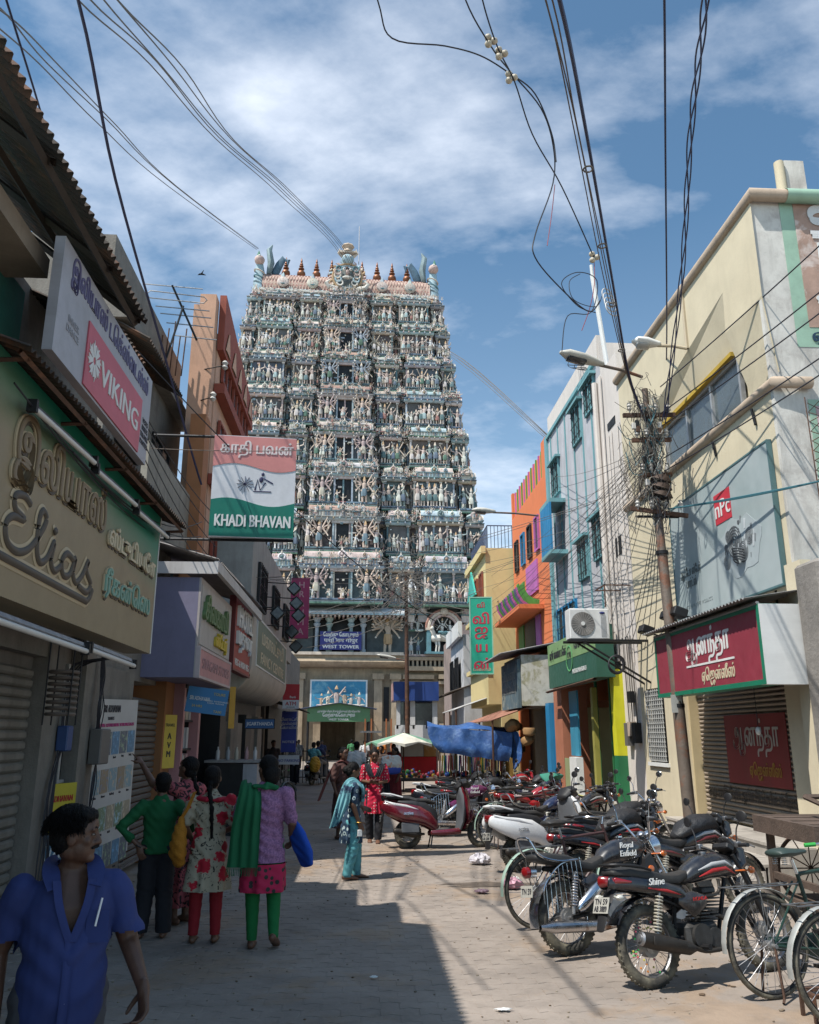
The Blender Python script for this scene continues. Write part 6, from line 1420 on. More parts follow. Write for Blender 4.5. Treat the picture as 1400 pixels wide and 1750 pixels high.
    # exhaust
    if cr:
        a = MB(); a.tube([(.66, -.10, .5), (.76, -.14, .42), (.72, -.16, .26), (.5, -.17, .22)], .02, 10, smooth=4); a.loft([(.5, -.17, .22), (.36, -.175, .22), (.25, -.18, .23), (-.28, -.19, .26), (-.42, -.19, .268)], [.02, .028, .05, .05, .02], n=16, cap=False); a.build('silencer', mat('worn_chrome', (.52, .5, .5), .2, 1, var=.15, c2=(.16, .09, .06), pat='worn', ps=3, bump=0), b)
    else:
        a = MB(); a.tube([(.66, -.06, .5), (.78, -.1, .42), (.74, -.13, .26), (.5, -.14, .23), (.36, -.15, .26)], .018, 10, smooth=4); a.loft([(.36, -.15, .26), (.28, -.16, .27), (-.05, -.185, .345), (-.20, -.19, .38)], [.02, .05, .062, .055], n=16, cap=False); a.build('exhaust_pipe', mat('dusty_black_metal', (.045, .04, .036), .55, .5, var=.3, dirt=.5), b)
        a = MB(); a.cyl((-.2, -.19, .38), (-.215, -.19, .384), .054, .045, n=16); a.cyl((-.212, -.19, .384), (-.225, -.19, .388), .03, n=12); a.build('exhaust_tip', steel, b)
        a = MB(); a.loft([(-.12, -.247, .365), (.2, -.235, .30)], [.035, .03], [.006, .006], ref=(0, 0, 1), n=8); a.build('heat_shield', mat('dusty_black_metal', (.045, .04, .036)), b)
    for s_ in (-1, 1): spring(b, (-.01, s_ * .13, rw + .03), (.07 if cr else .10, s_ * .13, .70), .03, chrome if cr else plainmat('cream_spring', (.45, .42, .34), .4))
    # cockpit
    a = MB(); up = .17 if cr else .06
    a.tube([(hx - .10, -.38, hz + up + .04), (hx - .06, -.22, hz + up + .05), (hx + .02, -.08, hz + .04), (hx + .02, .08, hz + .04), (hx - .06, .22, hz + up + .05), (hx - .10, .38, hz + up + .04)], .012, 8, smooth=4); hb_ = a.build('handlebar', chrome if cr else darkm, b)
    for s_ in (-1, 1):
        a = MB(); a.cyl((hx - .10, s_ * .39, hz + up + .04), (hx - .08, s_ * .27, hz + up + .045), .017, n=10); a.build('grip', blackp, hb_)
        a = MB(); a.tube([(hx - .03, s_ * .24, hz + up + .05), (hx + .0, s_ * .30, hz + up + .04), (hx - .04, s_ * .40, hz + up + .02)], .006, 5, smooth=3); a.cbox((hx - .06, s_ * .235, hz + up + .05), (.05, .05, .05), bev=.008); a.build('lever', steel, hb_)
        mirror(b, hx - .06, s_ * .34, hz + up + .27, .055, s_ * -.15, (1, .82), stem=chrome if cr else blackp)
        a = MB(); a.ball((hx + .10, s_ * .17, hz - .10), (.035, .025, .03), 10, 7); a.cyl((hx, s_ * .08, hz - .10), (hx + .1, s_ * .16, hz - .10), .008, n=6); a.build('indicator', orangelens, b)
    if cr:
        a = MB(); a.lathe([(.03, -.09), (.075, -.06), (.09, 0), (.095, .02)], 20, M=T(hx + .12, 0, hz - .02, 0, 0, R(82))); hl_ = a.build('headlamp', chrome, b)
        a = MB(); a.lathe([(.09, .021), (.06, .035), (.001, .04)], 20, M=T(hx + .12, 0, hz - .02, 0, 0, R(82))); a.build('lamp_glass', mirrorm, hl_)
        for s_ in (-1, 1): a = MB(); a.lathe([(.04, 0), (.045, .03), (.02, .05)], 14, M=T(hx + .04, s_ * .05, hz + .07, 0, 0, R(-25))); a.build('instrument', chrome, b)
        a = MB()
        for s_ in (-1, 1): a.tube([(.72, s_ * .02, .33), (.78, s_ * .22, .36), (.78, s_ * .25, .5), (.76, s_ * .1, .58)], .012, 8, smooth=4)
        a.build('crash_guard', chrome, b)
        for s_ in (-1, 1):
            a = MB(); a.prism([(-.09, -.1), (.10, -.06), (.03, .13), (-.05, .08)], .05, M=facing(.93, s_ * .13, .68, (0, s_, 0)) @ MX.Rotation(.0, 4, 'Z')); c_ = a.build('cowl', blackp, b)
            a = MB(); a.lathe([(.032, 0), (.03, .015), (.01, .02)], 14, M=facing(.93, s_ * .18, .67, (0, s_, 0))); a.build('reflector', orangelens, c_)
    else:
        a = MB(); a.loft([(hx + .02, 0, hz - .10), (hx + .10, 0, hz - .04), (hx + .10, 0, hz + .06), (hx + .02, 0, hz + .16)], [.10, .125, .12, .07], [.05, .07, .06, .025], ref=(0, 1, 0), n=14); hl_ = a.build('headlamp_cowl', paint, b)
        a = MB(); a.ball((hx + .15, 0, hz - .01), (.025, .09, .075), 12, 8); a.build('lamp_glass', glassm, hl_)
        a = MB(); a.cbox((hx + .0, 0, hz + .09), (.10, .18, .05), M=MX.Rotation(.5, 4, 'Y'), bev=.01); a.build('instrument', blackp, b)
    a = MB(); a.tube([(.36, .08, .26), (.40, .22, .12), (.40, .30, .03)], .012, 6); a.build('side_stand', darkm, b)
    a = MB(); a.cyl((.42, -.22, .27), (.42, .22, .27), .014, n=8); a.cyl((.15, -.2, .34), (.15, .2, .34), .012, n=8)
    for s_ in (-1, 1): a.cyl((.42, s_ * .17, .27), (.42, s_ * .25, .27), .022, n=8)
    a.build('footrest', darkm, b)
    a = MB(); a.loft([(0, .10, rw), (.36, .10, .32)], [.035, .05], [.012, .012], ref=(0, 0, 1), n=8); a.build('chain_guard', chrome if cr else blackp, b)
    if cover:
        a = MB(); a.loft([(.40, 0, .86), (.52, 0, .93), (.7, 0, .97), (.86, 0, .97), (.98, 0, .92)], [.10, .16, .175, .16, .08], [.05, .09, .11, .11, .06], ref=(0, 1, 0), n=16); a.build('tank_cover', mat('wrinkled_black_cover', (.022, .022, .024), .4, bump=1.0, bs=14), b)
    return b
def build_scooter(name, label, paint, loc, heading, lean=-6, group=None, cat='scooter', plate_txt=None):
    b = thing(name, label, cat, loc, rot=(R(lean), 0, heading), group=group)
    wheel(b, 0, .225, .095, 'alloy', rimm=alu); wheel(b, 1.24, .225, .09, 'alloy', rimm=alu)
    for s_ in (-1, 1):
        a = MB(); a.loft([(-.42, s_ * .09, .665), (-.28, s_ * .155, .61), (-.08, s_ * .19, .55), (.14, s_ * .19, .52), (.30, s_ * .175, .46), (.42, s_ * .15, .36), (.46, s_ * .13, .28)], [.075, .11, .145, .145, .12, .09, .05], [.04, .05, .055, .06, .055, .05, .04], ref=(0, 0, 1), n=14); p_ = a.build('side_cowl', paint, b)
        a = MB(); a.loft([(-.40, s_ * .135, .74), (-.25, s_ * .20, .69), (-.05, s_ * .235, .655), (.15, s_ * .235, .60)], [.008, .02, .02, .004], [.006] * 4, ref=(0, 0, 1), n=6); a.build('trim_strip', plainmat('trim_white', (.68, .68, .68), .3), p_)
        a = MB(); text_mb(a, 'activa' if s_ < 0 else 'activa', .07, facing(-.02, s_ * .252, .545, (0, s_, .1)), .001, ext=.003, shear=.3); a.build('model_lettering', chrome, p_, smooth=0)
    a = MB(); a.loft([(-.36, 0, .66), (-.1, 0, .62), (.2, 0, .62), (.38, 0, .50), (.42, 0, .34)], [.10, .15, .16, .15, .14], [.06, .12, .10, .08, .05], ref=(0, 1, 0), n=12); a.build('body_core', blackp, b)
    a = MB(); a.loft([(-.34, 0, .80), (-.2, 0, .80), (0, 0, .78), (.12, 0, .745), (.3, 0, .745), (.44, 0, .71)], [.09, .14, .15, .155, .145, .10], [.03, .04, .05, .045, .045, .03], ref=(0, 1, 0), n=14, sq=.75); a.build('seat', seatv, b)
    a = MB()
    for s_ in (-1, 1): a.loft([(-.10, s_ * .15, .80), (-.3, s_ * .14, .85), (-.42, s_ * .09, .86), (-.44, 0, .86)], [.012, .016, .016, .016], n=8)
    a.build('grab_rail', plainmat('trim_white', (.68, .68, .68), .3), b)
    a = MB(); a.loft([(-.40, -.08, .70), (-.45, 0, .70), (-.40, .08, .70)], [.045, .05, .045], [.03] * 3, ref=(0, 0, 1), n=9); a.build('tail_light', redlens, b)
    a = MB(); a.loft([(-.38, 0, .62), (-.44, 0, .50), (-.46, 0, .32)], [.09, .09, .07], [.015] * 3, ref=(0, 1, 0), n=8); a.build('rear_fender', blackp, b); plate(b, facing(-.465, 0, .47, (-1, 0, .1)), .2, .1, plate_txt or ['TN 59', 'AR 2206'])
    for s_ in (-1, 1):
        a = MB(); a.loft([(-.16, s_ * .13, .72), (.05, s_ * .15, .69), (.25, s_ * .15, .63), (.40, s_ * .14, .52), (.45, s_ * .13, .40)], [.03, .06, .09, .10, .05], [.04, .045, .045, .04, .03], ref=(0, 0, 1), n=12); a.build('under_seat_panel', blackp, b)
        a = MB(); a.loft([(-.42, s_ * .06, .685), (-.36, s_ * .12, .66), (-.30, s_ * .155, .64)], [.035, .04, .015], [.02, .02, .01], ref=(0, 0, 1), n=8); a.build('light_cluster', redlens, b)
    a = MB(); a.cbox((.62, 0, .27), (.44, .36, .07), bev=.02); a.build('floorboard', blackp, b)
    for s_ in (-1, 1): a = MB(); a.loft([(.38, s_ * .17, .24), (.62, s_ * .18, .24), (.86, s_ * .16, .26)], [.04, .045, .05], [.02] * 3, ref=(0, 0, 1), n=8); a.build('sill_panel', paint, b)
    a = MB(); a.loft([(.84, 0, .24), (.90, 0, .40), (.93, 0, .62), (.93, 0, .82), (.90, 0, .93)], [.17, .22, .24, .22, .15], [.035, .06, .07, .07, .04], ref=(0, 1, 0), n=14); a.build('inner_shield', mat('grey_plastic', (.10, .105, .115), .5), b)
    a = MB(); a.loft([(1.02, 0, .42), (1.0, 0, .55), (.985, 0, .72), (.96, 0, .88), (.93, 0, .95)], [.15, .23, .255, .235, .15], [.04, .07, .08, .08, .04], ref=(0, 1, 0), n=14); a.build('front_apron', paint, b)
    a = MB(); arc(a, 1.22, .225, .285, 15, 165, .17, .035, 16); a.loft([(1.02, 0, .40), (1.08, 0, .50), (1.10, 0, .56)], [.15, .17, .12], [.05, .07, .05], ref=(0, 1, 0), n=12); a.build('front_mudguard', paint, b)
    for s_ in (-1, 1): a = MB(); a.cyl((1.24, s_ * .075, .225), (1.08, s_ * .075, .56), .017, n=8); a.build('fork_leg', darkm, b)
    a = MB(); a.loft([(.86, 0, .95), (.93, 0, 1.01), (1.0, 0, 1.02), (1.06, 0, .99)], [.12, .17, .16, .09], [.055, .08, .085, .05], ref=(0, 1, 0), n=12); a.build('handle_cowl', blackp, b)
    a = MB(); a.ball((1.06, 0, 1.0), (.03, .085, .05), 12, 8); a.build('headlamp', mirrorm, b)
    a = MB(); a.tube([(.86, -.36, 1.03), (.92, -.12, 1.02), (.92, .12, 1.02), (.86, .36, 1.03)], .012, 8, smooth=3); hb_ = a.build('handlebar', darkm, b)
    for s_ in (-1, 1):
        a = MB(); a.cyl((.855, s_ * .37, 1.03), (.875, s_ * .25, 1.03), .018, n=10); a.build('grip', blackp, hb_); a = MB(); a.tube([(.93, s_ * .24, 1.03), (.95, s_ * .38, 1.02)], .006, 5); a.build('lever', steel, hb_)
        mirror(b, .90, s_ * .30, 1.24, .06, s_ * -.12, (1, .75), stem=blackp)
    a = MB(); a.cbox((.04, .15, .25), (.42, .10, .17), bev=.03); a.cyl((.05, .2, .25), (.05, .22, .25), .07, n=16); a.build('engine_case', alu, b)
    a = MB(); a.loft([(.25, -.13, .22), (.1, -.15, .22), (-.22, -.15, .27)], [.02, .055, .05], n=12); a.build('exhaust', mat('dusty_black_metal', (.045, .04, .036)), b)
    a = MB(); a.cbox((.02, -.19, .32), (.30, .03, .16), bev=.012); a.build('muffler_cover', mat('grey_plastic', (.10, .105, .115)), b)
    spring(b, (-.02, .13, .24), (-.06, .13, .50), .026, darkm, 7)
    a = MB()
    for s_ in (-1, 1): a.cyl((.40, s_ * .10, .2), (.36, s_ * .14, .0), .012, n=6)
    a.build('centre_stand', darkm, b)
    return b
def build_cycle(name, label, paint, loc, heading, lean=-3, guard=None, group=None, stand=True, cat='bicycle', saddle=None, grips=None):
    b = thing(name, label, cat, loc, rot=(R(lean), 0, heading), group=group); rw = .345
    wheel(b, 0, rw, .036, 'thin', rimm=steel); wheel(b, 1.10, rw, .036, 'thin', rimm=steel)
    g_ = guard or mat('worn_grey_mudguard', (.35, .36, .35), .45, .3, var=.2, dirt=.4)
    a = MB(); arc(a, 0, rw, rw + .03, 10, 185, .055, .006, 16); a.build('rear_mudguard', g_, b)
    a = MB(); arc(a, 1.10, rw, rw + .03, 20, 200 - 30, .055, .006, 16); a.build('front_mudguard', g_, b)
    BB = (.46, 0, .29); ST = (.36, 0, .80); HT = (.88, 0, .84); HB = (.92, 0, .72)
    a = MB(); a.tube([BB, ST], .015, 8); a.tube([ST, HT], .015, 8); a.tube([BB, HB], .016, 8); a.tube([HB, (.86, 0, .92)], .017, 8)
    for s_ in (-1, 1): a.tube([(0, s_ * .06, rw), (.44, s_ * .04, .29)], .010, 6); a.tube([(0, s_ * .06, rw), (.33, s_ * .03, .75)], .008, 6); a.tube([(.93, s_ * .045, .69), (1.02, s_ * .05, .50), (1.10, s_ * .05, rw)], .010, 6, smooth=3)
    a.build('frame', paint, b)
    a = MB(); a.loft([(.02, .055, rw), (.25, .06, .33), (.48, .055, .30)], [.045, .05, .10], [.012] * 3, ref=(0, 0, 1), n=10); a.build('chain_case', paint, b)
    a = MB(); a.tube([BB[:1] + (.09,) + BB[2:], (.56, .10, .16)], .008, 5); a.tube([BB[:1] + (-.09,) + BB[2:], (.36, -.10, .42)], .008, 5); a.cbox((.57, .15, .15), (.09, .08, .025)); a.cbox((.35, -.15, .43), (.09, .08, .025)); a.cyl((.46, -.09, .29), (.46, .09, .29), .012, n=6); a.build('pedals', darkm, b)
    a = MB(); a.cyl(ST, (.33, 0, .90), .012, n=8); a.build('seat_post', chrome, b)
    a = MB(); a.loft([(.18, 0, .95), (.24, 0, .955), (.34, 0, .95), (.46, 0, .955)], [.10, .10, .05, .02], [.03, .035, .03, .015], ref=(0, 1, 0), n=12); sd_ = a.build('saddle', saddle or mat('green_saddle', (.03, .05, .045), .5), b)
    a = MB()
    for s_ in (-1, 1):
        for k in range(4): a.torus((.22, s_ * .05, .875 + .014 * k), .018, .003, 10, 4)
    a.build('saddle_springs', chrome, sd_)
    a = MB(); a.tube([(.74, -.28, .98), (.86, -.22, .99), (.90, -.06, .98), (.90, .06, .98), (.86, .22, .99), (.74, .28, .98)], .010, 8, smooth=3); a.cyl((.86, 0, .92), (.88, 0, .99), .012, n=8); hb_ = a.build('handlebar', chrome, b)
    for s_ in (-1, 1): a = MB(); a.cyl((.72, s_ * .285, .98), (.80, s_ * .25, .985), .016, n=8); a.build('grip', grips or blackp, hb_)
    a = MB()
    for s_ in (-1, 1): a.tube([(0, s_ * .07, rw), (-.06, s_ * .07, .72)], .005, 5); a.tube([(-.30, s_ * .07, .73), (.3, s_ * .06, .74)], .006, 5)
    for k in range(5): a.cyl((-.3 + .13 * k, -.07, .735), (-.3 + .13 * k, .07, .735), .005, n=5)
    a.build('carrier', mat('worn_carrier', (.2, .2, .2), .4, .8, dirt=.5), b)
    if stand:
        a = MB()
        for s_ in (-1, 1): a.tube([(0, s_ * .07, rw), (-.02, s_ * .11, .03), (-.05, s_ * .13, .0)], .010, 6)
        a.build('rear_stand', rust, b)
    return b
deg = lambda x: R(x)
shine = build_bike('parked_motorcycle', 'black and red Shine motorcycle with beaded rear spokes, nearest of the row', 'commuter', blackgloss, loc=(1.96, 5.98, 0), heading=deg(21), lean=-9, plate_txt=['TN 59', 'AB 3889'], brand='Shine')
bull = build_bike('parked_motorcycle', 'black and chrome cruiser motorcycle with long silencer and lettered tank', 'cruiser', blackgloss, loc=(1.62, 6.86, 0), heading=deg(22), lean=-9)
cyc1 = build_cycle('parked_bicycle', 'old dark green bicycle with white tipped mudguard beside the nearest motorcycle', plainmat('dark_green_frame', (.012, .04, .03), .4, dirt=.2), (2.66, 5.72, 0), deg(14), -5, grips=plainmat('grip_green', (.03, .35, .06), .5))
cyc2 = build_cycle('parked_bicycle', 'bicycle cut by the right edge of the picture', plainmat('dark_green_frame', (.012, .04, .03), .4), (2.80, 5.14, 0), deg(12), -5)
mar = build_scooter('parked_scooter', 'maroon scooter with white trim parked broadside by the polka dot woman', mat('maroon_gloss', (.115, .006, .014), .14, coat=1, var=.08, bump=0), (.70, 13.1, 0), deg(5), -7)
whs = build_scooter('parked_scooter', 'white scooter with its rear wheel out in the lane', mat('white_gloss', (.68, .68, .68), .2, coat=1, var=.04, bump=0), (1.95, 10.85, 0), deg(22), -7)
cyc3 = build_cycle('parked_bicycle', 'bicycle with pale green mudguard between the white scooter and the cruiser', plainmat('rust_brown_frame', (.07, .03, .03), .5, dirt=.2), (1.55, 7.75, 0), deg(20), -5, guard=plainmat('pale_green_guard', (.30, .42, .35), .4, dirt=.3), saddle=seatv)
bk3 = build_bike('parked_motorcycle', 'motorcycle under a crumpled black tank cover behind the cruiser', 'commuter', blackgloss, loc=(2.15, 8.5, 0), heading=deg(22), lean=-8, cover=True)
redg = mat('red_gloss', (.30, .006, .012), .14, coat=1, var=.08, bump=0); navyg = mat('navy_gloss', (.012, .016, .05), .16, coat=1, var=.1, bump=0); plum = mat('plum_gloss', (.12, .01, .07), .16, coat=1, var=.1, bump=0)
GB = 'vehicles parked on the right of the street'
dd_ = mat('decal_dull', (.16, .03, .03), .3)
def sw(new): return {'black_gloss_paint': new, 'decal_red': dd_}
more = [
    (bk3, 'dark motorcycle with twin mirrors just behind the covered one', (2.55, 9.5), 24, sw(blackgloss)), (bull, 'cruiser with chrome rear guards beyond the white scooter', (2.3, 11.9), 28, sw(navyg)),
    (shine, 'black motorcycle between the bank steps and the white scooter', (3.0, 12.4), 35, sw(blackgloss)), (bull, 'plum tanked motorcycle with chrome guard behind the maroon scooter', (1.35, 14.6), 12, sw(plum)),
    (shine, 'red tanked motorcycle with green cloth on its tank', (2.55, 14.4), 20, sw(redg)), (shine, 'dark motorcycle behind the red tanked one', (2.9, 15.6), 25, sw(navyg)),
    (bull, 'chrome fendered motorcycle near the basket shop', (2.2, 16.6), 15, sw(blackgloss)), (bk3, 'black motorcycle beside the blue pillar', (3.3, 17.4), 25, sw(blackgloss)), (shine, 'red motorcycle farthest along the market side', (3.0, 19.0), 20, sw(redg)),
    (shine, 'dark motorcycle close to the tarpaulin stall', (1.9, 18.3), 10, sw(blackgloss)), (bk3, 'dark motorcycle half hidden between the cruiser and the covered tank', (2.7, 7.9), 22, sw(blackgloss)), (bull, 'black cruiser with high bars near the stone steps', (3.0, 10.6), 24, sw(blackgloss)), (shine, 'dark motorcycle in front of the bank rail', (3.4, 13.6), 30, sw(blackgloss)), (bk3, 'black motorcycle tucked behind the maroon scooter seat', (1.75, 15.4), 8, sw(blackgloss))]
for src, lab, (x, y), h, s_ in more:
    dup(src, None, (x, y, 0), rot=(R(-8), 0, R(h)), label=lab, group=GB, swap=s_)
dup(mar, None, (1.35, 16.0, 0), rot=(R(-7), 0, R(8)), label='dark scooter with raised mirrors seen over the maroon scooter', group=GB, swap={'maroon_gloss': blackgloss})
dup(cyc3, None, (2.02, 12.95, 0), rot=(R(-4), 0, R(10)), label='black bicycle standing between the maroon and white scooters', group=GB)
dup(cyc1, None, (-2.1, 18.5, 0), rot=(R(-5), 0, R(60)), label='bicycle leaning by the drinks counter on the left', group=None)
gc = MB(); gc.loft([(3.1, 14.6, .93), (3.25, 14.65, .97), (3.42, 14.72, .93)], [.10, .14, .1], [.03, .05, .03], n=8); tag(gc.build('rag', plainmat('green_rag', (.03, .2, .14), .8)), 'green cloth lying on a red motorcycle tank', 'cloth')
for o in (shine, bull, bk3, mar, whs, cyc1, cyc2, cyc3): o['group'] = GB
# ================================================================ PEOPLE
skinm = mat('brown_skin', (.145, .070, .042), .5, var=.12, vs=9, bump=.06, bs=60)
skind = mat('dark_brown_skin', (.095, .046, .028), .5, var=.22, vs=14, bump=.35, bs=220)
hairm = mat('black_hair', (.006, .005, .005), .62, spec=.2, var=.2, bump=.5, bs=70)
def remesh(mb, name, m, parent, vox, sm=3, disp=None, cut=None, **k):
    me = mb.mesh('tmp', m, 0); o = bpy.data.objects.new('tmp', me); COL.objects.link(o)
    q = o.modifiers.new('r', 'REMESH'); q.mode = 'VOXEL'; q.voxel_size = vox
    q = o.modifiers.new('s', 'SMOOTH'); q.iterations = sm; q.factor = .5
    dg = bpy.context.evaluated_depsgraph_get(); dg.update()
    r = bpy.data.meshes.new_from_object(o.evaluated_get(dg)); bpy.data.objects.remove(o); bpy.data.meshes.remove(me)
    r.name = name
    n = len(r.vertices); co = np.empty(n * 3, dtype=np.float32); r.vertices.foreach_get('co', co); co = co.reshape(-1, 3)
    if disp is not None:
        no = np.empty(n * 3, dtype=np.float32); r.vertices.foreach_get('normal', no); no = no.reshape(-1, 3)
        co = co + no * disp(co)[:, None]; r.vertices.foreach_set('co', co.astype(np.float32).ravel())
    if cut is not None:
        kill = np.where(cut(co))[0]; bm = bmesh.new(); bm.from_mesh(r); bm.verts.ensure_lookup_table()
        bmesh.ops.delete(bm, geom=[bm.verts[int(i)] for i in kill], context='VERTS'); bm.to_mesh(r); bm.free()
    if not r.materials: r.materials.append(m)
    r.polygons.foreach_set('use_smooth', [True] * len(r.polygons)); r.update()
    return link(r, name, parent, **k)
import bmesh
def folds(H, amp=.012, fz=.6, nf=9, wr=.007, sd=0):
    def f(c):
        th = np.arctan2(c[:, 0], c[:, 1]); z = c[:, 2] / H
        a = np.clip((fz - z) / .3, 0, 1) * amp * (np.sin(nf * th + sd + 2 * z) + .5 * np.sin((nf + 4) * th - sd))
        w = wr * (np.sin(c[:, 0] * 31 + c[:, 2] * 43 + sd) * np.sin(c[:, 1] * 37 - c[:, 2] * 29 + 1) + .7 * np.sin(c[:, 2] * 71 + c[:, 0] * 55 + sd * 2) * np.sin(c[:, 0] * 19 + 2))
        w = np.where(z < .47, w * .45, w) + wr * .45 * np.sin(c[:, 2] * 120 + 6 * np.sin(th * 2 + sd)) * np.exp(-((z - .27) / .05) ** 2)
        return (a + w).astype(np.float32)
    return f
def hand(mb, w, d, nrm, H, curl=.5, point=False, spread=0):
    w = V(w); d = V(d).normalized(); nrm = V(nrm); nrm = (nrm - d * nrm.dot(d)).normalized(); sd = d.cross(nrm)
    mb.loft([w - d * .012 * H, w + d * .012 * H, w + d * .05 * H], [.016 * H, .022 * H, .026 * H], [.013 * H, .012 * H, .011 * H], ref=sd, n=10)
    for i in range(4):
        ln = (.92, 1.05, 1.0, .8)[i]; b = w + d * .052 * H + sd * ((.0195 - .013 * i) * H); a = .15; p = b - d * .01 * H; P = [p, b]
        c_ = .05 if (point and i == 0) else curl * (1.6 if point else 1)
        for L_ in (.026, .018, .014):
            a += c_; dd = d * math.cos(a) + nrm * math.sin(a) + sd * spread * (1.5 - i) * .1; b = b + dd.normalized() * L_ * H * ln; P.append(b)
        mb.loft(P, [.0062 * H, .0062 * H, .0058 * H, .0054 * H, .0048 * H], n=7)
    b = w + d * .012 * H + sd * .02 * H; P = [b]; 
    for k, L_ in enumerate((.022, .018, .014)): b = b + (d * (.55 + .2 * k) + sd * (.65 - .25 * k) + nrm * (.35 + .15 * k)).normalized() * L_ * H; P.append(b)
    mb.loft(P, [.0085 * H, .0075 * H, .0066 * H, .0055 * H], n=7)
def person(label, loc, face, H, J=None, skin=skinm, vox=.010, hw=1.0, fat=1.0, head=(0, 0), hands=None, hair='short', group=None, foot=True, faceparts=True, scale=None):
    p = thing('person', label, 'person', loc, R(face), group=group)
    D = dict(aL=(-.055, 0, .045), kL=(-.058, .012, .275), hL=(-.052, 0, .50), aR=(.055, 0, .045), kR=(.058, .012, .275), hR=(.052, 0, .50), pel=(0, 0, .53), wa=(0, .005, .61), ch=(0, 0, .735), nk=(0, -.01, .835), hd=(0, .012, .925),
             sL=(-.112, -.005, .79), eL=(-.145, -.025, .635), wL=(-.145, .03, .495), sR=(.112, -.005, .79), eR=(.145, -.025, .635), wR=(.145, .03, .495), fL=(0, 1, 0), fR=(0, 1, 0))
    D.update(J or {}); G = {k: V(v) * H for k, v in D.items()}; p['_h'] = H
    mb = MB()
    for s_ in 'LR':
        mb.loft([G['h' + s_], G['k' + s_], G['a' + s_]], [.056 * H * fat, .036 * H, .023 * H], n=10)
        f = V(D['f' + s_]).normalized(); a = G['a' + s_]; up = V((0, 0, 1))
        mb.loft([a - f * .028 * H - up * .022 * H, a + f * .01 * H - up * .02 * H, a + f * .07 * H - up * .03 * H, a + f * .105 * H - up * .036 * H], [.021 * H, .025 * H, .028 * H, .022 * H], [.02 * H, .022 * H, .014 * H, .009 * H], ref=f.cross(up), n=10)
        for t_ in range(4): q = a + f * (.108 - .006 * t_) * H - up * .036 * H + f.cross(up) * (.02 - .013 * t_) * H * (1 if s_ == 'L' else -1); mb.ball(q, (.0075 * H, .011 * H, .008 * H), 6, 5)
        sh, e, w = G['s' + s_], G['e' + s_], G['w' + s_]
        mb.loft([sh * .96 + G['ch'] * .04, sh, e, w], [.03 * H, .034 * H * fat, .027 * H, .0165 * H], n=10)
        hd = (hands or {}).get(s_, {}); d = V(hd['d']) if 'd' in hd else (w - e).normalized() + V((0, .1, 0))
        nr = V(hd['n']) if 'n' in hd else V((-1 if s_ == 'R' else 1, .2, 0))
        mb.loft([w, w + d.normalized() * .012 * H], .0165 * H, n=8)
        hand(mb, w, d, nr, H, hd.get('curl', .35), hd.get('point', False))
    mb.loft([G['pel'], G['wa'], G['ch'], G['nk'] - V((0, 0, .02 * H))], [.088 * H * hw, .078 * H * hw * fat, .098 * H * hw, .045 * H], [.062 * H * fat, .058 * H * fat, .065 * H, .04 * H], ref=(1, 0, 0), n=14)
    mb.loft([G['sL'], G['nk'] - V((0, 0, .03 * H)), G['sR']], [.032 * H, .04 * H, .032 * H], n=10)
    mb.loft([G['nk'] - V((0, 0, .03 * H)), G['hd'] - V((0, .005 * H, .02 * H))], .031 * H, n=10)
    # head
    HM = MX.Translation(G['hd']) @ MX.Rotation(R(head[0]), 4, 'Z') @ MX.Rotation(R(head[1]), 4, 'X')
    def hb(c, r): mb.ball(V(c) * H, tuple(q * H for q in r), 14, 10, M=None) if False else mb.ball((0, 0, 0), 1, 14, 10, M=HM @ MX.Translation(V(c) * H) @ MX.Diagonal((r[0] * H, r[1] * H, r[2] * H, 1)))
    hb((0, -.004, .012), (.047, .057, .058)); hb((0, .012, -.028), (.038, .041, .042)); hb((0, .038, -.056), (.018, .017, .014)); hb((0, -.004, -.038), (.036, .036, .030)); hb((0, .040, .026), (.030, .016, .022)); hb((0, .043, -.030), (.018, .012, .006)); hb((0, .043, -.039), (.016, .011, .006))
    for s_ in (-1, 1): hb((s_ * .048, -.004, -.006), (.006, .013, .019)); hb((s_ * .024, .032, -.012), (.014, .013, .014)); hb((s_ * .019, .044, .016), (.016, .010, .005))
    mb.loft([HM @ (V((0, .050, .012)) * H), HM @ (V((0, .057, -.006)) * H), HM @ (V((0, .061, -.016)) * H)], [.006 * H, .0075 * H, .0085 * H], n=8)
    for s_ in (-1, 1): hb((s_ * .009, .053, -.017), (.006, .007, .005))
    bd = remesh(mb, 'body', skin, p, vox, 2)
    if faceparts:
        for s_ in (-1, 1):
            a = MB(); a.ball((0, 0, 0), 1, 10, 8, M=HM @ MX.Translation(V((s_ * .0195, .0455, .004)) * H) @ MX.Diagonal((.0080 * H, .0055 * H, .0036 * H, 1))); ey = a.build('eye', plainmat('eye_white', (.16, .13, .11), .35), p)
            a = MB(); a.ball((0, 0, 0), 1, 8, 6, M=HM @ MX.Translation(V((s_ * .0195, .0492, .004)) * H) @ MX.Diagonal((.0038 * H, .003 * H, .0036 * H, 1))); a.build('iris', hairm, ey)
            a = MB(); a.loft([HM @ (V((s_ * .008, .0535, .019)) * H), HM @ (V((s_ * .02, .0525, .0225)) * H), HM @ (V((s_ * .032, .043, .018)) * H)], [.0018 * H, .0024 * H, .001 * H], n=5); a.build('eyebrow', hairm, p)
    a = MB()
    def hh(c, r): a.ball((0, 0, 0), 1, 20, 14, M=HM @ MX.Translation(V(c) * H) @ MX.Diagonal((r[0] * H, r[1] * H, r[2] * H, 1)))
    if hair == 'short': hh((0, -.015, .026), (.053, .060, .056)); hh((0, -.028, .0), (.047, .040, .052)); hh((0, .014, .050), (.042, .038, .024))
    else: hh((0, -.014, .022), (.053, .060, .056)); hh((0, -.028, -.008), (.048, .040, .055))
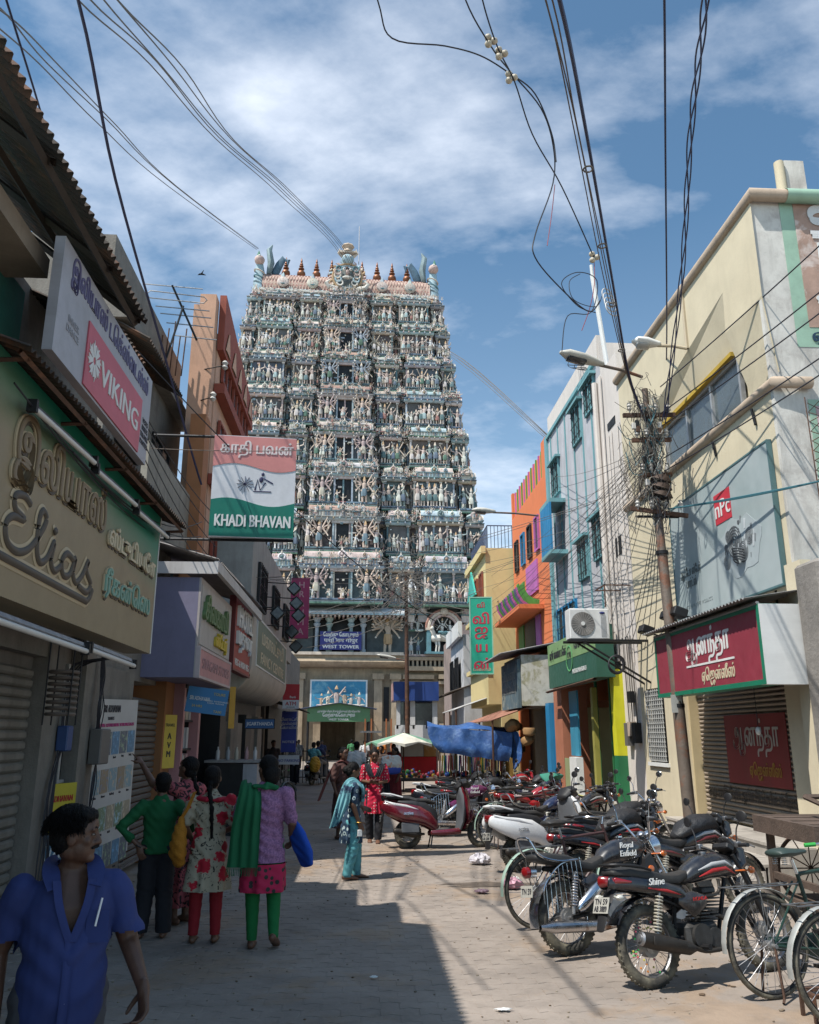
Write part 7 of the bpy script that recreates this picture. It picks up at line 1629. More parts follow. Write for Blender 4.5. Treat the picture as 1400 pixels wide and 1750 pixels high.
    if hair == 'bun': hh((0, -.068, -.018), (.034, .030, .034))
    if hair == 'braid' or hair == 'pony':
        P = [HM @ (V((0, -.060, -.02)) * H), HM @ (V((0, -.078, -.07)) * H), G['nk'] + V((.01, -.075, -.08)) * H, G['ch'] + V((.015, -.08, -.07)) * H, G['wa'] + V((.02, -.075, -.02)) * H]
        P = spline(P, 5); a.loft(P, [(.017 + .004 * math.sin(i * 2.0)) * H * (1 - .5 * i / len(P)) for i in range(len(P))], n=8)
    if hair == 'curly': hh((0, -.05, -.03), (.05, .035, .06))
    sdh = rnd.random() * 9
    remesh(a, 'hair', hairm, p, max(vox * .8, .007), 1, disp=lambda c: (.003 * np.sin(c[:, 0] * 160 + sdh) * np.sin(c[:, 1] * 140) * np.sin(c[:, 2] * 150) + .002 * np.sin(c[:, 0] * 400)).astype(np.float32))
    return p, G, HM
def legs_mb(G, H, r=(.066, .046, .034), flare=None, top=.56):
    mb = MB(); fl = flare or r[2]
    for s_ in 'LR': mb.loft([G['h' + s_] + V((0, 0, .03 * H)), G['k' + s_], G['a' + s_] + V((0, 0, -.005 * H))], [r[0] * H, r[1] * H, fl * H], n=12)
    mb.loft([G['pel'] - V((0, 0, .03 * H)), V((0, 0, top * H))], [.092 * H, .088 * H], [.066 * H, .062 * H], ref=(1, 0, 0), n=12)
    return mb
def kurta_mb(G, H, hem=.30, fl=(.13, .10), slv=.55, sr=.040, w=1.0, b=1.0, neck=True):
    mb = MB(); z = lambda q: q * H
    cx = G['ch']; wa = G['wa']; pl = G['pel']
    P = [V((pl.x, pl.y, z(hem))), V((pl.x, pl.y, z((hem + .5) / 2))), V((pl.x, pl.y, z(.50))), V((wa.x, wa.y, z(.61))), V((cx.x, cx.y, z(.73))), V((cx.x, cx.y, z(.795))), V((cx.x, cx.y - .004 * H, z(.825)))]
    rx = [fl[0], (fl[0] + .105) / 2 + .006, .108, .092, .104, .092, .05]; ry = [fl[1], (fl[1] + .08) / 2 + .005, .084, .073, .080, .060, .045]
    mb.loft(P, [q * H * w for q in rx], [q * H * b for q in ry], ref=(1, 0, 0), n=18)
    mb.loft([G['sL'], G['nk'] - V((0, 0, .035 * H)), G['sR']], [.040 * H, .050 * H, .040 * H], n=10)
    for s_ in 'LR':
        sh, e, wr = G['s' + s_], G['e' + s_], G['w' + s_]
        if slv <= 1: mb.loft([sh, sh.lerp(e, slv)], [.044 * H, sr * H], n=12)
        else: mb.loft([sh, e, e.lerp(wr, slv - 1)], [.044 * H, sr * H, sr * .8 * H], n=12)
    return mb
def sheet(mb, C, Wv, nf=5, amp=.01, th=.006, m=28, ph=0, fringe=False):
    """cloth strip along centre points C with half width vectors Wv, folded lengthwise"""
    C = spline([V(c) for c in C], 5); Wv = spline([V(w) for w in Wv], 5); n = len(C); rows = []
    for i in range(n):
        t = (C[min(i + 1, n - 1)] - C[max(i - 1, 0)]).normalized(); w = Wv[i]; nr = t.cross(w).normalized()
        rows.append([C[i] + w * (2 * j / m - 1) + nr * amp * (math.sin(j / m * nf * 6.28 + ph + .25 * math.sin(i * .4)) + .35 * math.sin(j * .55 + i * .3)) for j in range(m + 1)] + [nr])
    vs = []
    for s_ in (0, 1):
        for r_ in rows: vs += [q + r_[-1] * th * s_ for q in r_[:-1]]
    k = m + 1; N_ = n * k; fs = []
    for i in range(n - 1):
        for j in range(m): a = i * k + j; fs.append((a, a + 1, a + k + 1, a + k)); fs.append((N_ + a, N_ + a + k, N_ + a + k + 1, N_ + a + 1))
    for i in range(n - 1):
        a = i * k; fs.append((a, a + k, N_ + a + k, N_ + a)); a += m; fs.append((a, N_ + a, N_ + a + k, a + k))
    for j in range(m): fs.append((j, N_ + j, N_ + j + 1, j + 1)); a = (n - 1) * k + j; fs.append((a, a + 1, N_ + a + 1, N_ + a))
    mb.add(vs, fs)
    if fringe:
        for j in range(0, m + 1, 1):
            q = rows[-1][j]; mb.cyl(q, q + V((rnd.uniform(-.01, .01), rnd.uniform(-.01, .01), -.07)), .0022, n=4)
cloth = lambda n, c, **k: mat(n, c, k.pop('r', .85), var=k.pop('var', .12), vs=4, bump=k.pop('bump', .3), bs=k.pop('bs', 220), **k)
KS = 1 / 1.111
# ---- the man in the blue shirt
H = 1.535
man, G, HM = person('man in open necked blue short sleeved shirt close to the camera looking right', (-1.075, 3.36, 0), 206, H, skin=skind, vox=.0058, hw=1.06, fat=1.12, head=(74, -2), hair='short',
    J=dict(hd=(0, .016, .914), sL=(-.116, -.008, .775), sR=(.116, -.008, .778), eR=(.155, -.045, .63), wR=(.15, -.0, .50), eL=(-.165, .0, .635), wL=(-.185, .13, .545)), hands=dict(L=dict(d=(-.02, .25, -1), curl=.55), R=dict(curl=.4)))
mb = MB()
mb.loft([(0, 0, .47 * H), (0, .012 * H, .55 * H), (0, .016 * H, .63 * H), (0, .004 * H, .73 * H), (0, 0, .79 * H), (0, -.006 * H, .825 * H)], [q * H for q in (.108, .110, .107, .114, .098, .045)], [q * H for q in (.092, .098, .094, .084, .066, .046)], ref=(1, 0, 0), n=22)
mb.loft([G['sL'], G['nk'] - V((0, 0, .035 * H)), G['sR']], [.040 * H, .042 * H, .040 * H], n=12)
for s_ in 'LR': mb.loft([G['s' + s_], G['s' + s_].lerp(G['e' + s_], .5), G['s' + s_].lerp(G['e' + s_], .92)], [.045 * H, .043 * H, .046 * H], n=14)
def vcut(c):
    x, y, z = c[:, 0] / H, c[:, 1] / H, c[:, 2] / H
    v = (y > .0) & (np.abs(x) < .040 * np.clip((z - .665) / .15, 0, 1.4)) & (z > .665) & (z < .90)
    up = (np.abs(x) < .045) & (z > .852)
    cuff = (np.abs(x) > .118) & (z < .662)
    return v | up | cuff
def shirtw(c):
    z = c[:, 2]; x = c[:, 0]; y = c[:, 1]
    w = .0045 * np.sin(z * 38 + x * 26 + 2 * np.sin(x * 9)) * np.sin(x * 17 - z * 9 + 1) + .004 * np.sin((z - np.abs(x) * .9) * 60) * np.exp(-((z - .98) ** 2) / .02) + .006 * np.sin(x * 24 + z * 6) * np.clip((1.05 - z) * 2.5, 0, 1)
    return w.astype(np.float32)
blues = cloth('royal_blue_shirt_cloth', (.022, .036, .14), bs=400, bump=.25)
remesh(mb, 'shirt', blues, man, .0075, 3, disp=shirtw, cut=vcut)
for s_ in (-1, 1):
    a = MB(); sheet(a, [(s_ * .030 * H, -.052 * H, .850 * H), (s_ * .052 * H, -.008 * H, .846 * H), (s_ * .056 * H, .040 * H, .826 * H), (s_ * .050 * H, .078 * H, .792 * H)], [(s_ * .010, -.012, .016), (s_ * .024, -.004, .012), (s_ * .034, .004, .0), (s_ * .024, .004, -.006)], nf=0, amp=.0, th=.005, m=6); a.build('collar', blues, man)
    a = MB(); sheet(a, [(s_ * .044 * H, .072 * H, .81 * H), (s_ * .036 * H, .088 * H, .76 * H), (s_ * .020 * H, .096 * H, .71 * H), (s_ * .003 * H, .102 * H, .668 * H)], [(.016, 0, .002)] * 4, nf=0, amp=.003, th=.005, m=6); a.build('lapel', blues, man)
a = MB(); hr_ = random.Random(4)
for k in range(2600):
    u = hr_.uniform(0, 6.28); w_ = hr_.uniform(-.25, 1); c0 = V((.053 * math.cos(u) * math.sqrt(max(0, 1 - w_ * w_)), -.017 + .060 * math.sin(u) * math.sqrt(max(0, 1 - w_ * w_)), .026 + .056 * w_))
    if c0.y > .022 and c0.z < .05: continue
    dr = V((c0.x * .8 + hr_.uniform(-.02, .02), .02 - max(0, -c0.y) * .6, -.03 + hr_.uniform(-.02, .01))).normalized(); no_ = (c0 - V((0, -.015, .02))).normalized()
    a.tube([HM @ (c0 * H), HM @ ((c0 + dr * .010 + no_ * .002) * H), HM @ ((c0 + dr * .02 + no_ * .0005) * H)], .0009, 3)
a.build('hair_strands', hairm, man, kind='stuff')
a = MB(); sheet(a, [(.002 * H, .100 * H, .67 * H), (.004 * H, .112 * H, .61 * H), (.004 * H, .111 * H, .55 * H), (.004 * H, .10 * H, .47 * H)], [(.017, 0, 0)] * 4, nf=1, amp=.002, th=.004, m=6); a.build('placket', blues, man)
a = MB()
for k in range(3): a.lathe([(.0055, 0), (.0055, .002), (.001, .003)], 10, M=facing(.004 * H, .104 * H + .004, (.64 - .055 * k) * H, (0, 1, 0)))
a.build('button', plainmat('pearl_button', (.3, .32, .45)), man)
a = MB(); sheet(a, [(-.062 * H, .093 * H, .735 * H), (-.062 * H, .103 * H, .66 * H)], [(.042, -.009, 0)] * 2, nf=0, amp=.001, th=.004, m=8); a.build('pocket', blues, man)
a = MB(); a.cyl((-.055 * H, .108 * H, .70 * H), (-.068 * H, .100 * H, .765 * H), .004, n=8); a.build('pen', plainmat('white_pen', (.8, .8, .8)), man)
a = MB(); a.loft([HM @ (V((-.022, .049, -.030)) * H), HM @ (V((0, .0585, -.0265)) * H), HM @ (V((.022, .049, -.030)) * H)], [.003 * H, .0055 * H, .003 * H], n=7); a.build('moustache', hairm, man)
remesh(legs_mb(G, H, r=(.072, .054, .045), top=.53), 'trousers', cloth('grey_trousers', (.06, .06, .07)), man, .014, 2, disp=folds(H, .0, wr=.004), cut=lambda c: c[:, 2] < .05 * H)
# ---- the boy
H = 1.46
boy, G, HM = person('boy in green sweater and dark trousers seen from behind, hands on hips', (-1.73, 7.60, 0), 8, H, vox=.010, hw=1.0, head=(15, 8), hair='short', faceparts=False,
    J=dict(eL=(-.235, -.055, .665), wL=(-.115, -.055, .555), eR=(.225, -.055, .665), wR=(.118, -.04, .555), aL=(-.075, 0, .045), aR=(.07, 0, .045)), hands=dict(L=dict(d=(.35, -.25, -1), n=(.3, 1, 0)), R=dict(d=(-.3, .3, -1), n=(0, 1, 0))))
gs = cloth('green_knit', (.006, .10, .030), bs=150, bump=.5, var=.18)
mb = kurta_mb(G, H, hem=.50, fl=(.100, .078), slv=1.55, sr=.036, w=1.05)
remesh(mb, 'sweater', gs, boy, .010, 2, disp=folds(H, 0, wr=.005, sd=2))
remesh(legs_mb(G, H, r=(.066, .056, .05), top=.50), 'trousers', cloth('black_trousers', (.012, .012, .017)), boy, .012, 2, disp=folds(H, 0, wr=.005), cut=lambda c: c[:, 2] < .035 * H)
a = MB(); a.torus(G['wL'], .022 * H, .006, 14, 6, M=MX.Rotation(.5, 4, 'Y')); a.build('wrist_watch', blackp, boy)
# ---- pointing woman
H = 1.60
wp_, G, HM = person('woman in pink dress with black leaf print pointing at the tour poster', (-1.62, 8.15, 0), 62, H, vox=.010, head=(5, 14), hair='pony', faceparts=False,
    J=dict(eL=(-.145, .165, .83), wL=(-.10, .31, .95), sL=(-.115, .02, .80)), hands=dict(L=dict(d=(.1, .75, .75), n=(0, .7, -.7), curl=.75, point=True)))
mb = kurta_mb(G, H, hem=.10, fl=(.13, .11), slv=.62, sr=.044)
remesh(mb, 'dress', cloth('pink_leaf_print', (.40, .09, .10), c2=(.02, .012, .014), pat='leaf', ps=16), wp_, .012, 2, disp=folds(H, .018, sd=1), cut=lambda c: c[:, 2] < .105 * H)
# ---- floral woman with yellow bag
H = 1.53
wf, G, HM = person('woman in red flowered cream dress with mustard shoulder bag seen from behind', (-1.27, 7.42, 0), 5, H, vox=.010, head=(-8, 5), hair='braid', faceparts=False,
    J=dict(eL=(-.150, -.0, .645), wL=(-.11, .09, .56), eR=(.150, -.0, .64), wR=(.07, .11, .60), aL=(-.062, 0, .045), aR=(.065, 0, .045)))
mb = kurta_mb(G, H, hem=.285, fl=(.140, .115), slv=.75, sr=.038)
remesh(mb, 'dress', cloth('cream_red_floral', (.40, .345, .25), c2=(.46, .012, .03), pat='floral', ps=10, bump=.2), wf, .011, 2, disp=folds(H, .016, fz=.55, nf=7, sd=3), cut=lambda c: c[:, 2] < .288 * H)
remesh(legs_mb(G, H, r=(.06, .042, .030)), 'leggings', cloth('red_leggings', (.26, .008, .015)), wf, .011, 2, disp=folds(H, 0, wr=.003), cut=lambda c: c[:, 2] < .045 * H)
a = MB(); a.loft([G['nk'] + V(q) * H for q in ((-.06, .03, -.02), (-.075, -.02, -.025), (-.02, -.062, -.03), (.04, -.058, -.035), (.075, -.01, -.03), (.05, .04, -.03))], .022 * H, .016 * H, n=10); remesh(a, 'scarf', cloth('red_scarf', (.38, .01, .03)), wf, .008, 2, disp=folds(H, 0, wr=.002, sd=4))
yb_ = thing('shoulder_bag', 'mustard yellow slouchy shoulder bag hanging on the flowered dress', 'bag', (-1.27, 7.42, 0), R(5))
a = MB(); a.loft([V(q) * H for q in ((-.165, -.05, .70), (-.17, -.055, .64), (-.175, -.055, .56), (-.175, -.05, .50), (-.165, -.045, .455))], [q * H for q in (.012, .042, .062, .072, .055)], [q * H for q in (.015, .035, .045, .045, .035)], ref=(.5, -.8, 0), n=14)
mst = cloth('mustard_bag_cloth', (.44, .17, .012), bs=60, bump=.6); bgo = remesh(a, 'bag_body', mst, yb_, .010, 2, disp=folds(H, .0, wr=.006, sd=5))
a = MB(); sheet(a, [V(q) * H for q in ((-.165, -.055, .70), (-.13, -.06, .76), (-.105, -.035, .835), (-.11, .02, .84), (-.15, .05, .76))], [V((.016, .01, .004))] * 5, nf=2, amp=.004, m=8); a.build('strap', mst, yb_)
# ---- purple woman
H = 1.63
wv, G, HM = person('woman in purple kurta with pink hem and green shawl walking away', (-.79, 7.22, 0), 4, H, vox=.010, head=(35, 0), hair='curly', faceparts=False,
    J=dict(aL=(-.045, .0, .045), kL=(-.052, .02, .27), kR=(.062, .02, .28), aR=(.072, -.08, .085), fR=(.15, .9, -.35), eR=(.150, -.03, .635), wR=(.150, .06, .55), eL=(-.15, .0, .65), wL=(-.10, .12, .60)))
pk_ = cloth('purple_weave_cloth', (.21, .095, .20), c2=(.36, .17, .30), pat='weave', ps=14, bump=.2)
mb = kurta_mb(G, H, hem=.295, fl=(.118, .095), slv=.85, sr=.038, w=1.08)
kd = folds(H, .010, nf=6, sd=.5)
ku = remesh(mb, 'kurta', pk_, wv, .011, 2, disp=kd, cut=lambda c: c[:, 2] < .43 * H)
mb = kurta_mb(G, H, hem=.27, fl=(.121, .098), slv=.4, sr=.038, w=1.08)
remesh(mb, 'kurta_hem', cloth('pink_hem_print', (.48, .015, .07), c2=(.035, .03, .03), pat='spots', ps=17, bump=.2), wv, .011, 2, disp=kd, cut=lambda c: (c[:, 2] > .434 * H) | (c[:, 2] < .28 * H + .05 * np.abs(c[:, 0] - .02)))
remesh(legs_mb(G, H, r=(.06, .042, .028)), 'leggings', cloth('green_leggings', (.006, .15, .035)), wv, .011, 2, disp=folds(H, 0, wr=.003), cut=lambda c: c[:, 2] < .042 * H)
gsh = cloth('green_shawl_cloth', (.008, .12, .045), bs=300)
a = MB(); sheet(a, [V(q) * H for q in ((-.07, .08, .60), (-.09, .085, .74), (-.085, .03, .835), (-.085, -.05, .83), (-.09, -.092, .74), (-.10, -.095, .62), (-.105, -.10, .50), (-.11, -.105, .42))], [V(q) * H for q in ((-.05, -.02, 0), (-.055, -.01, .01), (-.045, 0, .025), (-.055, 0, .02), (-.07, .012, 0), (-.078, .015, 0), (-.082, .018, 0), (-.085, .018, 0))], nf=3.2, amp=.009, th=.005, m=30, fringe=True); a.build('shawl', gsh, wv)
a = MB(); a.loft([G['nk'] + V(q) * H for q in ((-.07, .03, -.02), (-.055, -.04, .0), (.0, -.062, .0), (.05, -.045, -.01), (.055, .02, -.02), (.0, .055, -.03), (-.07, .03, -.02))], .024 * H, .015 * H, n=10); remesh(a, 'shawl_loop', gsh, wv, .008, 2, disp=folds(H, 0, wr=.006, sd=4))
bb_ = thing('cloth_bag', 'bright blue cloth bag carried under the arm of the purple dressed woman', 'bag', (-.79, 7.22, 0), R(4))
a = MB(); a.loft([V(q) * H for q in ((.150, .02, .64), (.185, .01, .56), (.225, .0, .47), (.24, .0, .415))], [q * H for q in (.035, .07, .068, .052)], [q * H for q in (.012, .025, .025, .014)], ref=(.55, -.8, .1), n=14, sq=.6); remesh(a, 'bag_body', cloth('blue_bag_cloth', (.01, .07, .42), bs=150), bb_, .009, 1, disp=folds(H, 0, wr=.005, sd=6))
# ---- teal woman
H = 1.46
wt2, G, HM = person('young woman in teal and navy tie dye kurta walking in the sun', (-.12, 10.40, 0), -72, H, vox=.011, head=(-4, -22), hair='bun',
    J=dict(aL=(-.045, .07, .045), kL=(-.05, .06, .275), aR=(.05, -.05, .05), kR=(.055, .0, .275), eR=(.135, -.03, .64), wR=(.13, .03, .49), eL=(-.13, .03, .65), wL=(-.08, .13, .60)))
mb = kurta_mb(G, H, hem=.30, fl=(.105, .10), slv=.8, sr=.036)
remesh(mb, 'kurta', cloth('navy_ring_print', (.02, .045, .085), c2=(.42, .52, .52), pat='rings', ps=13), wt2, .011, 2, disp=folds(H, .012, sd=1), cut=lambda c: c[:, 2] < .305 * H)
tl = cloth('teal_stripe_cloth', (.09, .30, .33), c2=(.05, .17, .21), pat='worn', ps=9)
mb = MB()
for s_ in 'LR': mb.loft([G['h' + s_], G['k' + s_], G['a' + s_]], [.066 * H, .058 * H, .042 * H], n=12)
remesh(mb, 'trousers', tl, wt2, .011, 2, disp=folds(H, 0, wr=.007), cut=lambda c: c[:, 2] < .03 * H)
a = MB(); sheet(a, [V(q) * H for q in ((.06, .085, .66), (.095, .07, .77), (.09, .0, .835), (.11, -.07, .80), (.13, -.115, .68), (.13, -.16, .56), (.12, -.20, .46))], [V(q) * H for q in ((.03, -.02, 0), (.05, -.02, 0), (.05, 0, -.03), (.05, .02, -.03), (.02, .05, -.01), (.0, .05, .0), (.0, .04, .01))], nf=3, amp=.010, m=18); a.build('shawl', cloth('teal_tiedye', (.14, .34, .38), c2=(.02, .035, .08), pat='worn', ps=5), wt2)
a = MB(); a.loft([(-.03 * H, .09 * H, .68 * H), (0, .098 * H, .74 * H), (.03 * H, .085 * H, .80 * H)], [.06 * H, .085 * H, .06 * H], [.012 * H] * 3, ref=(1, 0, 0), n=10); a.build('shawl_front', cloth('teal_tiedye', (.14, .34, .38)), wt2)
a = MB(); a.torus(G['wR'], .02 * H, .005, 12, 5); a.build('bangle', mat('gold_metal', (.6, .38, .1), .3, 1), wt2)
a = MB(); a.cbox(G['wR'] + V((0, .01, -.09)) * H, (.02, .06, .08), bev=.004); a.build('held_paper', whitep, wt2)
# ---- polka dot woman
H = 1.58
wq, G, HM = person('woman in red polka dot kurta and black shawl looking down at her hands', (.20, 13.86, 0), 178, H, vox=.012, head=(3, -18), hair='bun',
    J=dict(eL=(-.14, .0, .65), wL=(-.035, .135, .63), eR=(.14, .0, .65), wR=(.04, .135, .64), aL=(-.045, .05, .045), aR=(.045, -.03, .045)), hands=dict(L=dict(d=(.7, .5, .1), n=(0, -.2, 1), curl=.5), R=dict(d=(-.7, .5, .1), n=(0, -.2, 1), curl=.5)))
mb = kurta_mb(G, H, hem=.30, fl=(.115, .095), slv=.9, sr=.036)
remesh(mb, 'kurta', cloth('red_polka_cloth', (.50, .010, .045), c2=(.65, .55, .5), pat='dots', ps=21), wq, .012, 2, disp=folds(H, .012, sd=2), cut=lambda c: c[:, 2] < .305 * H)
remesh(legs_mb(G, H, r=(.066, .05, .042)), 'trousers', cloth('black_trousers', (.012, .012, .017)), wq, .013, 2, disp=folds(H, 0, wr=.005), cut=lambda c: c[:, 2] < .03 * H)
blk = cloth('black_shawl_cloth', (.012, .012, .018))
a = MB()
for s_ in (-1, 1): sheet(a, [V(q) * H for q in ((s_ * .03, .098, .70), (s_ * .06, .085, .76), (s_ * .085, .02, .835), (s_ * .10, -.05, .80), (s_ * .13, -.06, .66), (s_ * .15, -.04, .45))], [V((.035 * s_, 0, .005)) * H] * 6, nf=3, amp=.007, m=14)
a.build('shawl', blk, wq)
ph_ = MB(); ph_.cbox((0, .165 * H, .655 * H), (.16, .09, .02), M=MX.Rotation(.5, 4, 'X'), bev=.004); ph_.build('held_purse', plainmat('dark_red_leather', (.12, .01, .02)), wq)
# ---- brown shawl woman
H = 1.60
wb_, G, HM = person('woman with brown shawl standing behind the teal kurta', (-.33, 14.3, 0), -125, H, vox=.013, head=(-6, 0), hair='bun', skin=skind)
remesh(kurta_mb(G, H, hem=.12, fl=(.12, .11), slv=.9, sr=.04), 'dress', cloth('dull_brown_dress', (.08, .035, .03)), wb_, .014, 2, disp=folds(H, .012), cut=lambda c: c[:, 2] < .125 * H)
a = MB(); sheet(a, [V(q) * H for q in ((-.06, .09, .62), (-.07, .09, .75), (-.03, .02, .845), (.05, -.05, .82), (.12, -.08, .72), (.18, -.12, .56), (.22, -.16, .42))], [V((.06, .03, 0)) * H] * 7, nf=3, amp=.012, m=18); a.build('shawl', cloth('brown_shawl_cloth', (.15, .05, .045)), wb_)
# ---- small figures farther off
def simple(label, loc, face, H, top, bottom, hair='short', J=None, group=None, hem=.48, fl=(.10, .08), skin=skind, legr=.05, **k):
    p, G, HM = person(label, loc, face, H, vox=.018, hair=hair, J=J, faceparts=False, skin=skin, group=group, **k)
    remesh(kurta_mb(G, H, hem=hem, fl=fl, slv=.7, sr=.042), 'shirt', top, p, .018, 1, disp=folds(H, .01 if hem < .4 else 0))
    if bottom: remesh(legs_mb(G, H, r=(.07, .056, legr)), 'trousers', bottom, p, .018, 1, cut=lambda c: c[:, 2] < .04 * H)
    return p
wh_ = cloth('white_shirt_cloth', (.62, .62, .62)); nv_ = cloth('navy_shirt_cloth', (.03, .04, .10)); tq_ = cloth('turquoise_cloth', (.12, .35, .38)); gt_ = cloth('grey_trouser_cloth', (.18, .17, .16)); dk_c = cloth('dark_cloth', (.02, .02, .025))
simple('man in white shirt seen from behind between the two women', (-.15, 22, 0), 10, 1.65, wh_, dk_c)
simple('person in striped shirt standing at the far railing', (-2.35, 30, 0), 170, 1.62, cloth('striped_shirt', (.35, .35, .35), c2=(.05, .05, .06), pat='check', ps=6), dk_c)
simple('dark clothed person by the no parking plate', (-2.85, 27.5, 0), 200, 1.66, dk_c, dk_c)
simple('woman in dark red sari holding a printed plastic bag', (.78, 20.3, 0), 120, 1.52, cloth('dark_red_sari', (.16, .015, .02)), None, hair='bun', hem=.08, fl=(.13, .12))
pg_ = thing('carrier_bag', 'printed white and orange plastic carrier bag with blue edge', 'bag', (.66, 19.6, 0), R(8))
a = MB(); a.loft([(0, 0, .86), (0, 0, 1.0), (0, 0, 1.16)], [.22, .25, .22], [.05, .08, .04], ref=(1, 0, 0), n=14, sq=.5); remesh(a, 'bag_body', plainmat('printed_plastic', (.6, .6, .58), .35, c2=(.65, .2, .05), pat='worn', ps=4), pg_, .02, 1, disp=folds(1, 0, wr=.008))
a = MB(); a.loft([(0, -.002, .83), (0, -.002, .90)], [.215, .235], [.055, .07], ref=(1, 0, 0), n=14, sq=.5); a.build('blue_edge', plainmat('bag_blue', (.02, .06, .4)), pg_)
simple('vendor sitting in the shade of the white umbrella', (.55, 25, 0), 160, 1.5, cloth('brown_shirt', (.08, .05, .04)), dk_c)
simple('person in red walking by the maroon scooter far behind', (.95, 26, 0), 170, 1.55, cloth('maroon_cloth', (.2, .01, .02)), dk_c, hair='bun')
sit = dict(hL=(-.07, .0, .50), kL=(-.09, .24, .48), aL=(-.09, .26, .22), hR=(.07, 0, .50), kR=(.09, .24, .48), aR=(.09, .26, .22), eL=(-.15, .10, .66), wL=(-.14, .25, .66), eR=(.15, .10, .66), wR=(.14, .25, .66))
sc1 = dup(mar, None, (-1.72, 29.6, 0), rot=(0, 0, R(68)), label='dark scooter ridden away by two people toward the tower', swap={'maroon_gloss': blackgloss})
simple('scooter rider in navy shirt', (-1.55, 29.95, 0), -22, 1.62, nv_, gt_, J=sit)
simple('pillion passenger in turquoise top on the ridden scooter', (-1.68, 29.55, 0.03), -22, 1.55, tq_, gt_, J=sit, hair='bun')
yy_ = MB(); yy_.loft([(-1.60, 29.2, .55), (-1.60, 29.2, .7), (-1.6, 29.2, .86)], [.16, .2, .15], [.12, .15, .1], n=12); tag(remesh(yy_, 'sack', plainmat('yellow_sack', (.5, .27, .02), .6), None, .02, 1, disp=folds(1, 0, wr=.01)), 'yellow sack strapped behind the scooter passenger', 'bag')
for i, (x, y) in enumerate(((.9, 40), (-1.2, 42), (1.8, 44), (-2.4, 43), (.2, 47), (2.6, 48))):
    simple(['person in white walking in the sun before the tower gate', 'person in blue before the tower gate', 'person in orange beside the police booth', 'person in grey at the left of the gate', 'person in green close to the gate doorway', 'person in pink near the stone steps'][i], (x - .8, y, 0), 180 * (i % 2), 1.6, [wh_, nv_, cloth('orange_cloth', (.5, .17, .03)), gt_, cloth('leaf_cloth', (.05, .2, .08)), cloth('rose_cloth', (.5, .15, .2))][i], dk_c)
# old lamp post man's number plate: motorcycle parked behind the man at the left edge
# ================================================================ POLES, LAMPS, WIRES
polem = mat('painted_iron_pole', (.17, .135, .11), .6, .3, var=.3, vs=3, bump=.3, bs=30, c2=(.22, .10, .06), pat='worn', ps=2.2, dirt=.4)
pole = thing('utility_pole', 'leaning rusty iron utility pole overloaded with tangled cables', 'pole', (4.39, 11.4, 0), world=True)
PB, PT = V((4.39, 11.4, 0)), V((4.24, 11.4, 6.75))
a = MB(); P = [PB.lerp(PT, t) for t in (0, .3, .31, .62, .63, .78, .79, 1)]; a.loft(P, [.085, .082, .074, .072, .062, .06, .05, .045], n=14, cap=False); a.build('shaft', polem, pole)
a = MB()
for t in (.3, .46, .62, .70): c_ = PB.lerp(PT, t); a.cyl(c_ - V((0, 0, .025)), c_ + V((0, 0, .025)), .088, n=14)
a.cbox(PB.lerp(PT, .70), (.62, .04, .03)); a.build('collar_band', darkm, pole)
a = MB(); a.cbox((4.30, 11.33, 2.05), (.15, .006, .24)); a.build('pasted_notice', plainmat('notice_paper', (.5, .5, .47), dirt=.3), pole)
for i, (z, w) in enumerate(((4.78, .85), (5.35, .5), (5.9, .6), (6.3, .8))):
    c_ = PB.lerp(PT, z / 6.75); a = MB(); a.cbox(c_ + V((0, -.06, 0)), (w, .05, .06), M=MX.Rotation(.12 * (1 if i == 0 else -.3), 4, 'Y')); a.build('cross_arm', rust, pole)
    for k in range(4):
        q = c_ + V((-w / 2 + w * (k + .5) / 4, -.08, .03)); a = MB(); a.cyl(q, q + V((0, 0, .06)), .01, n=5); a.lathe([(.02, .03), (.038, .05), (.025, .075), (.04, .10), (.022, .13), (.03, .15)], 9, M=MX.Translation(q)); a.build('insulator', porcelain, pole)
WR = random.Random(5)
def blob(cx, cy, cz, sx, sy, sz, n, r, m, name='wire_tangle', ln=.5):
    a = MB()
    for i in range(n):
        p = V((WR.gauss(cx, sx), WR.gauss(cy, sy), WR.gauss(cz, sz))); P = [p]
        for k in range(4): p = p + V((WR.uniform(-1, 1) * .5, WR.uniform(-.3, .3), WR.uniform(-1, 1))) * ln * .5; p = V((cx + (p.x - cx) * .75, cy + (p.y - cy) * .75, p.z)); P.append(p)
        a.tube(P, r, 4, smooth=3)
    return a.build(name, m, pole, kind='stuff')
blob(4.27, 11.35, 5.75, .22, .12, .42, 70, .0045, greywire); blob(4.27, 11.35, 5.3, .13, .12, .40, 45, .005, wirem); blob(4.2, 11.3, 6.2, .25, .1, .2, 30, .004, greywire)
blob(4.28, 11.35, 5.5, .12, .08, .45, 70, .005, mat('pale_cable', (.34, .33, .30), .6)); blob(4.25, 11.32, 5.9, .15, .08, .25, 16, .006, mat('teal_cable', (.04, .14, .17), .5)); blob(3.95, 11.35, 5.3, .16, .1, .25, 30, .004, greywire)
for k in range(3):
    a = MB()
    for j in range(5): a.torus((4.33, 11.28, 5.02 + .12 * k), .12 + .006 * j, .012, 20, 5, M=MX.Rotation(.15 * j - .3, 4, 'X') @ MX.Rotation(.25, 4, 'Y'))
    a.build('cable_coil', mat('brown_coil', (.09, .06, .045), .7), pole)
# random small splices and boxes
for k in range(10):
    a = MB(); a.cbox((4.27 + WR.uniform(-.3, .3), 11.3, 5.0 + WR.uniform(0, 1.5)), (.06, .05, .10), M=MX.Rotation(WR.uniform(-.5, .5), 4, 'Y'), bev=.008); a.build('splice_box', [porcelain, darkm, rust][k % 3], pole)
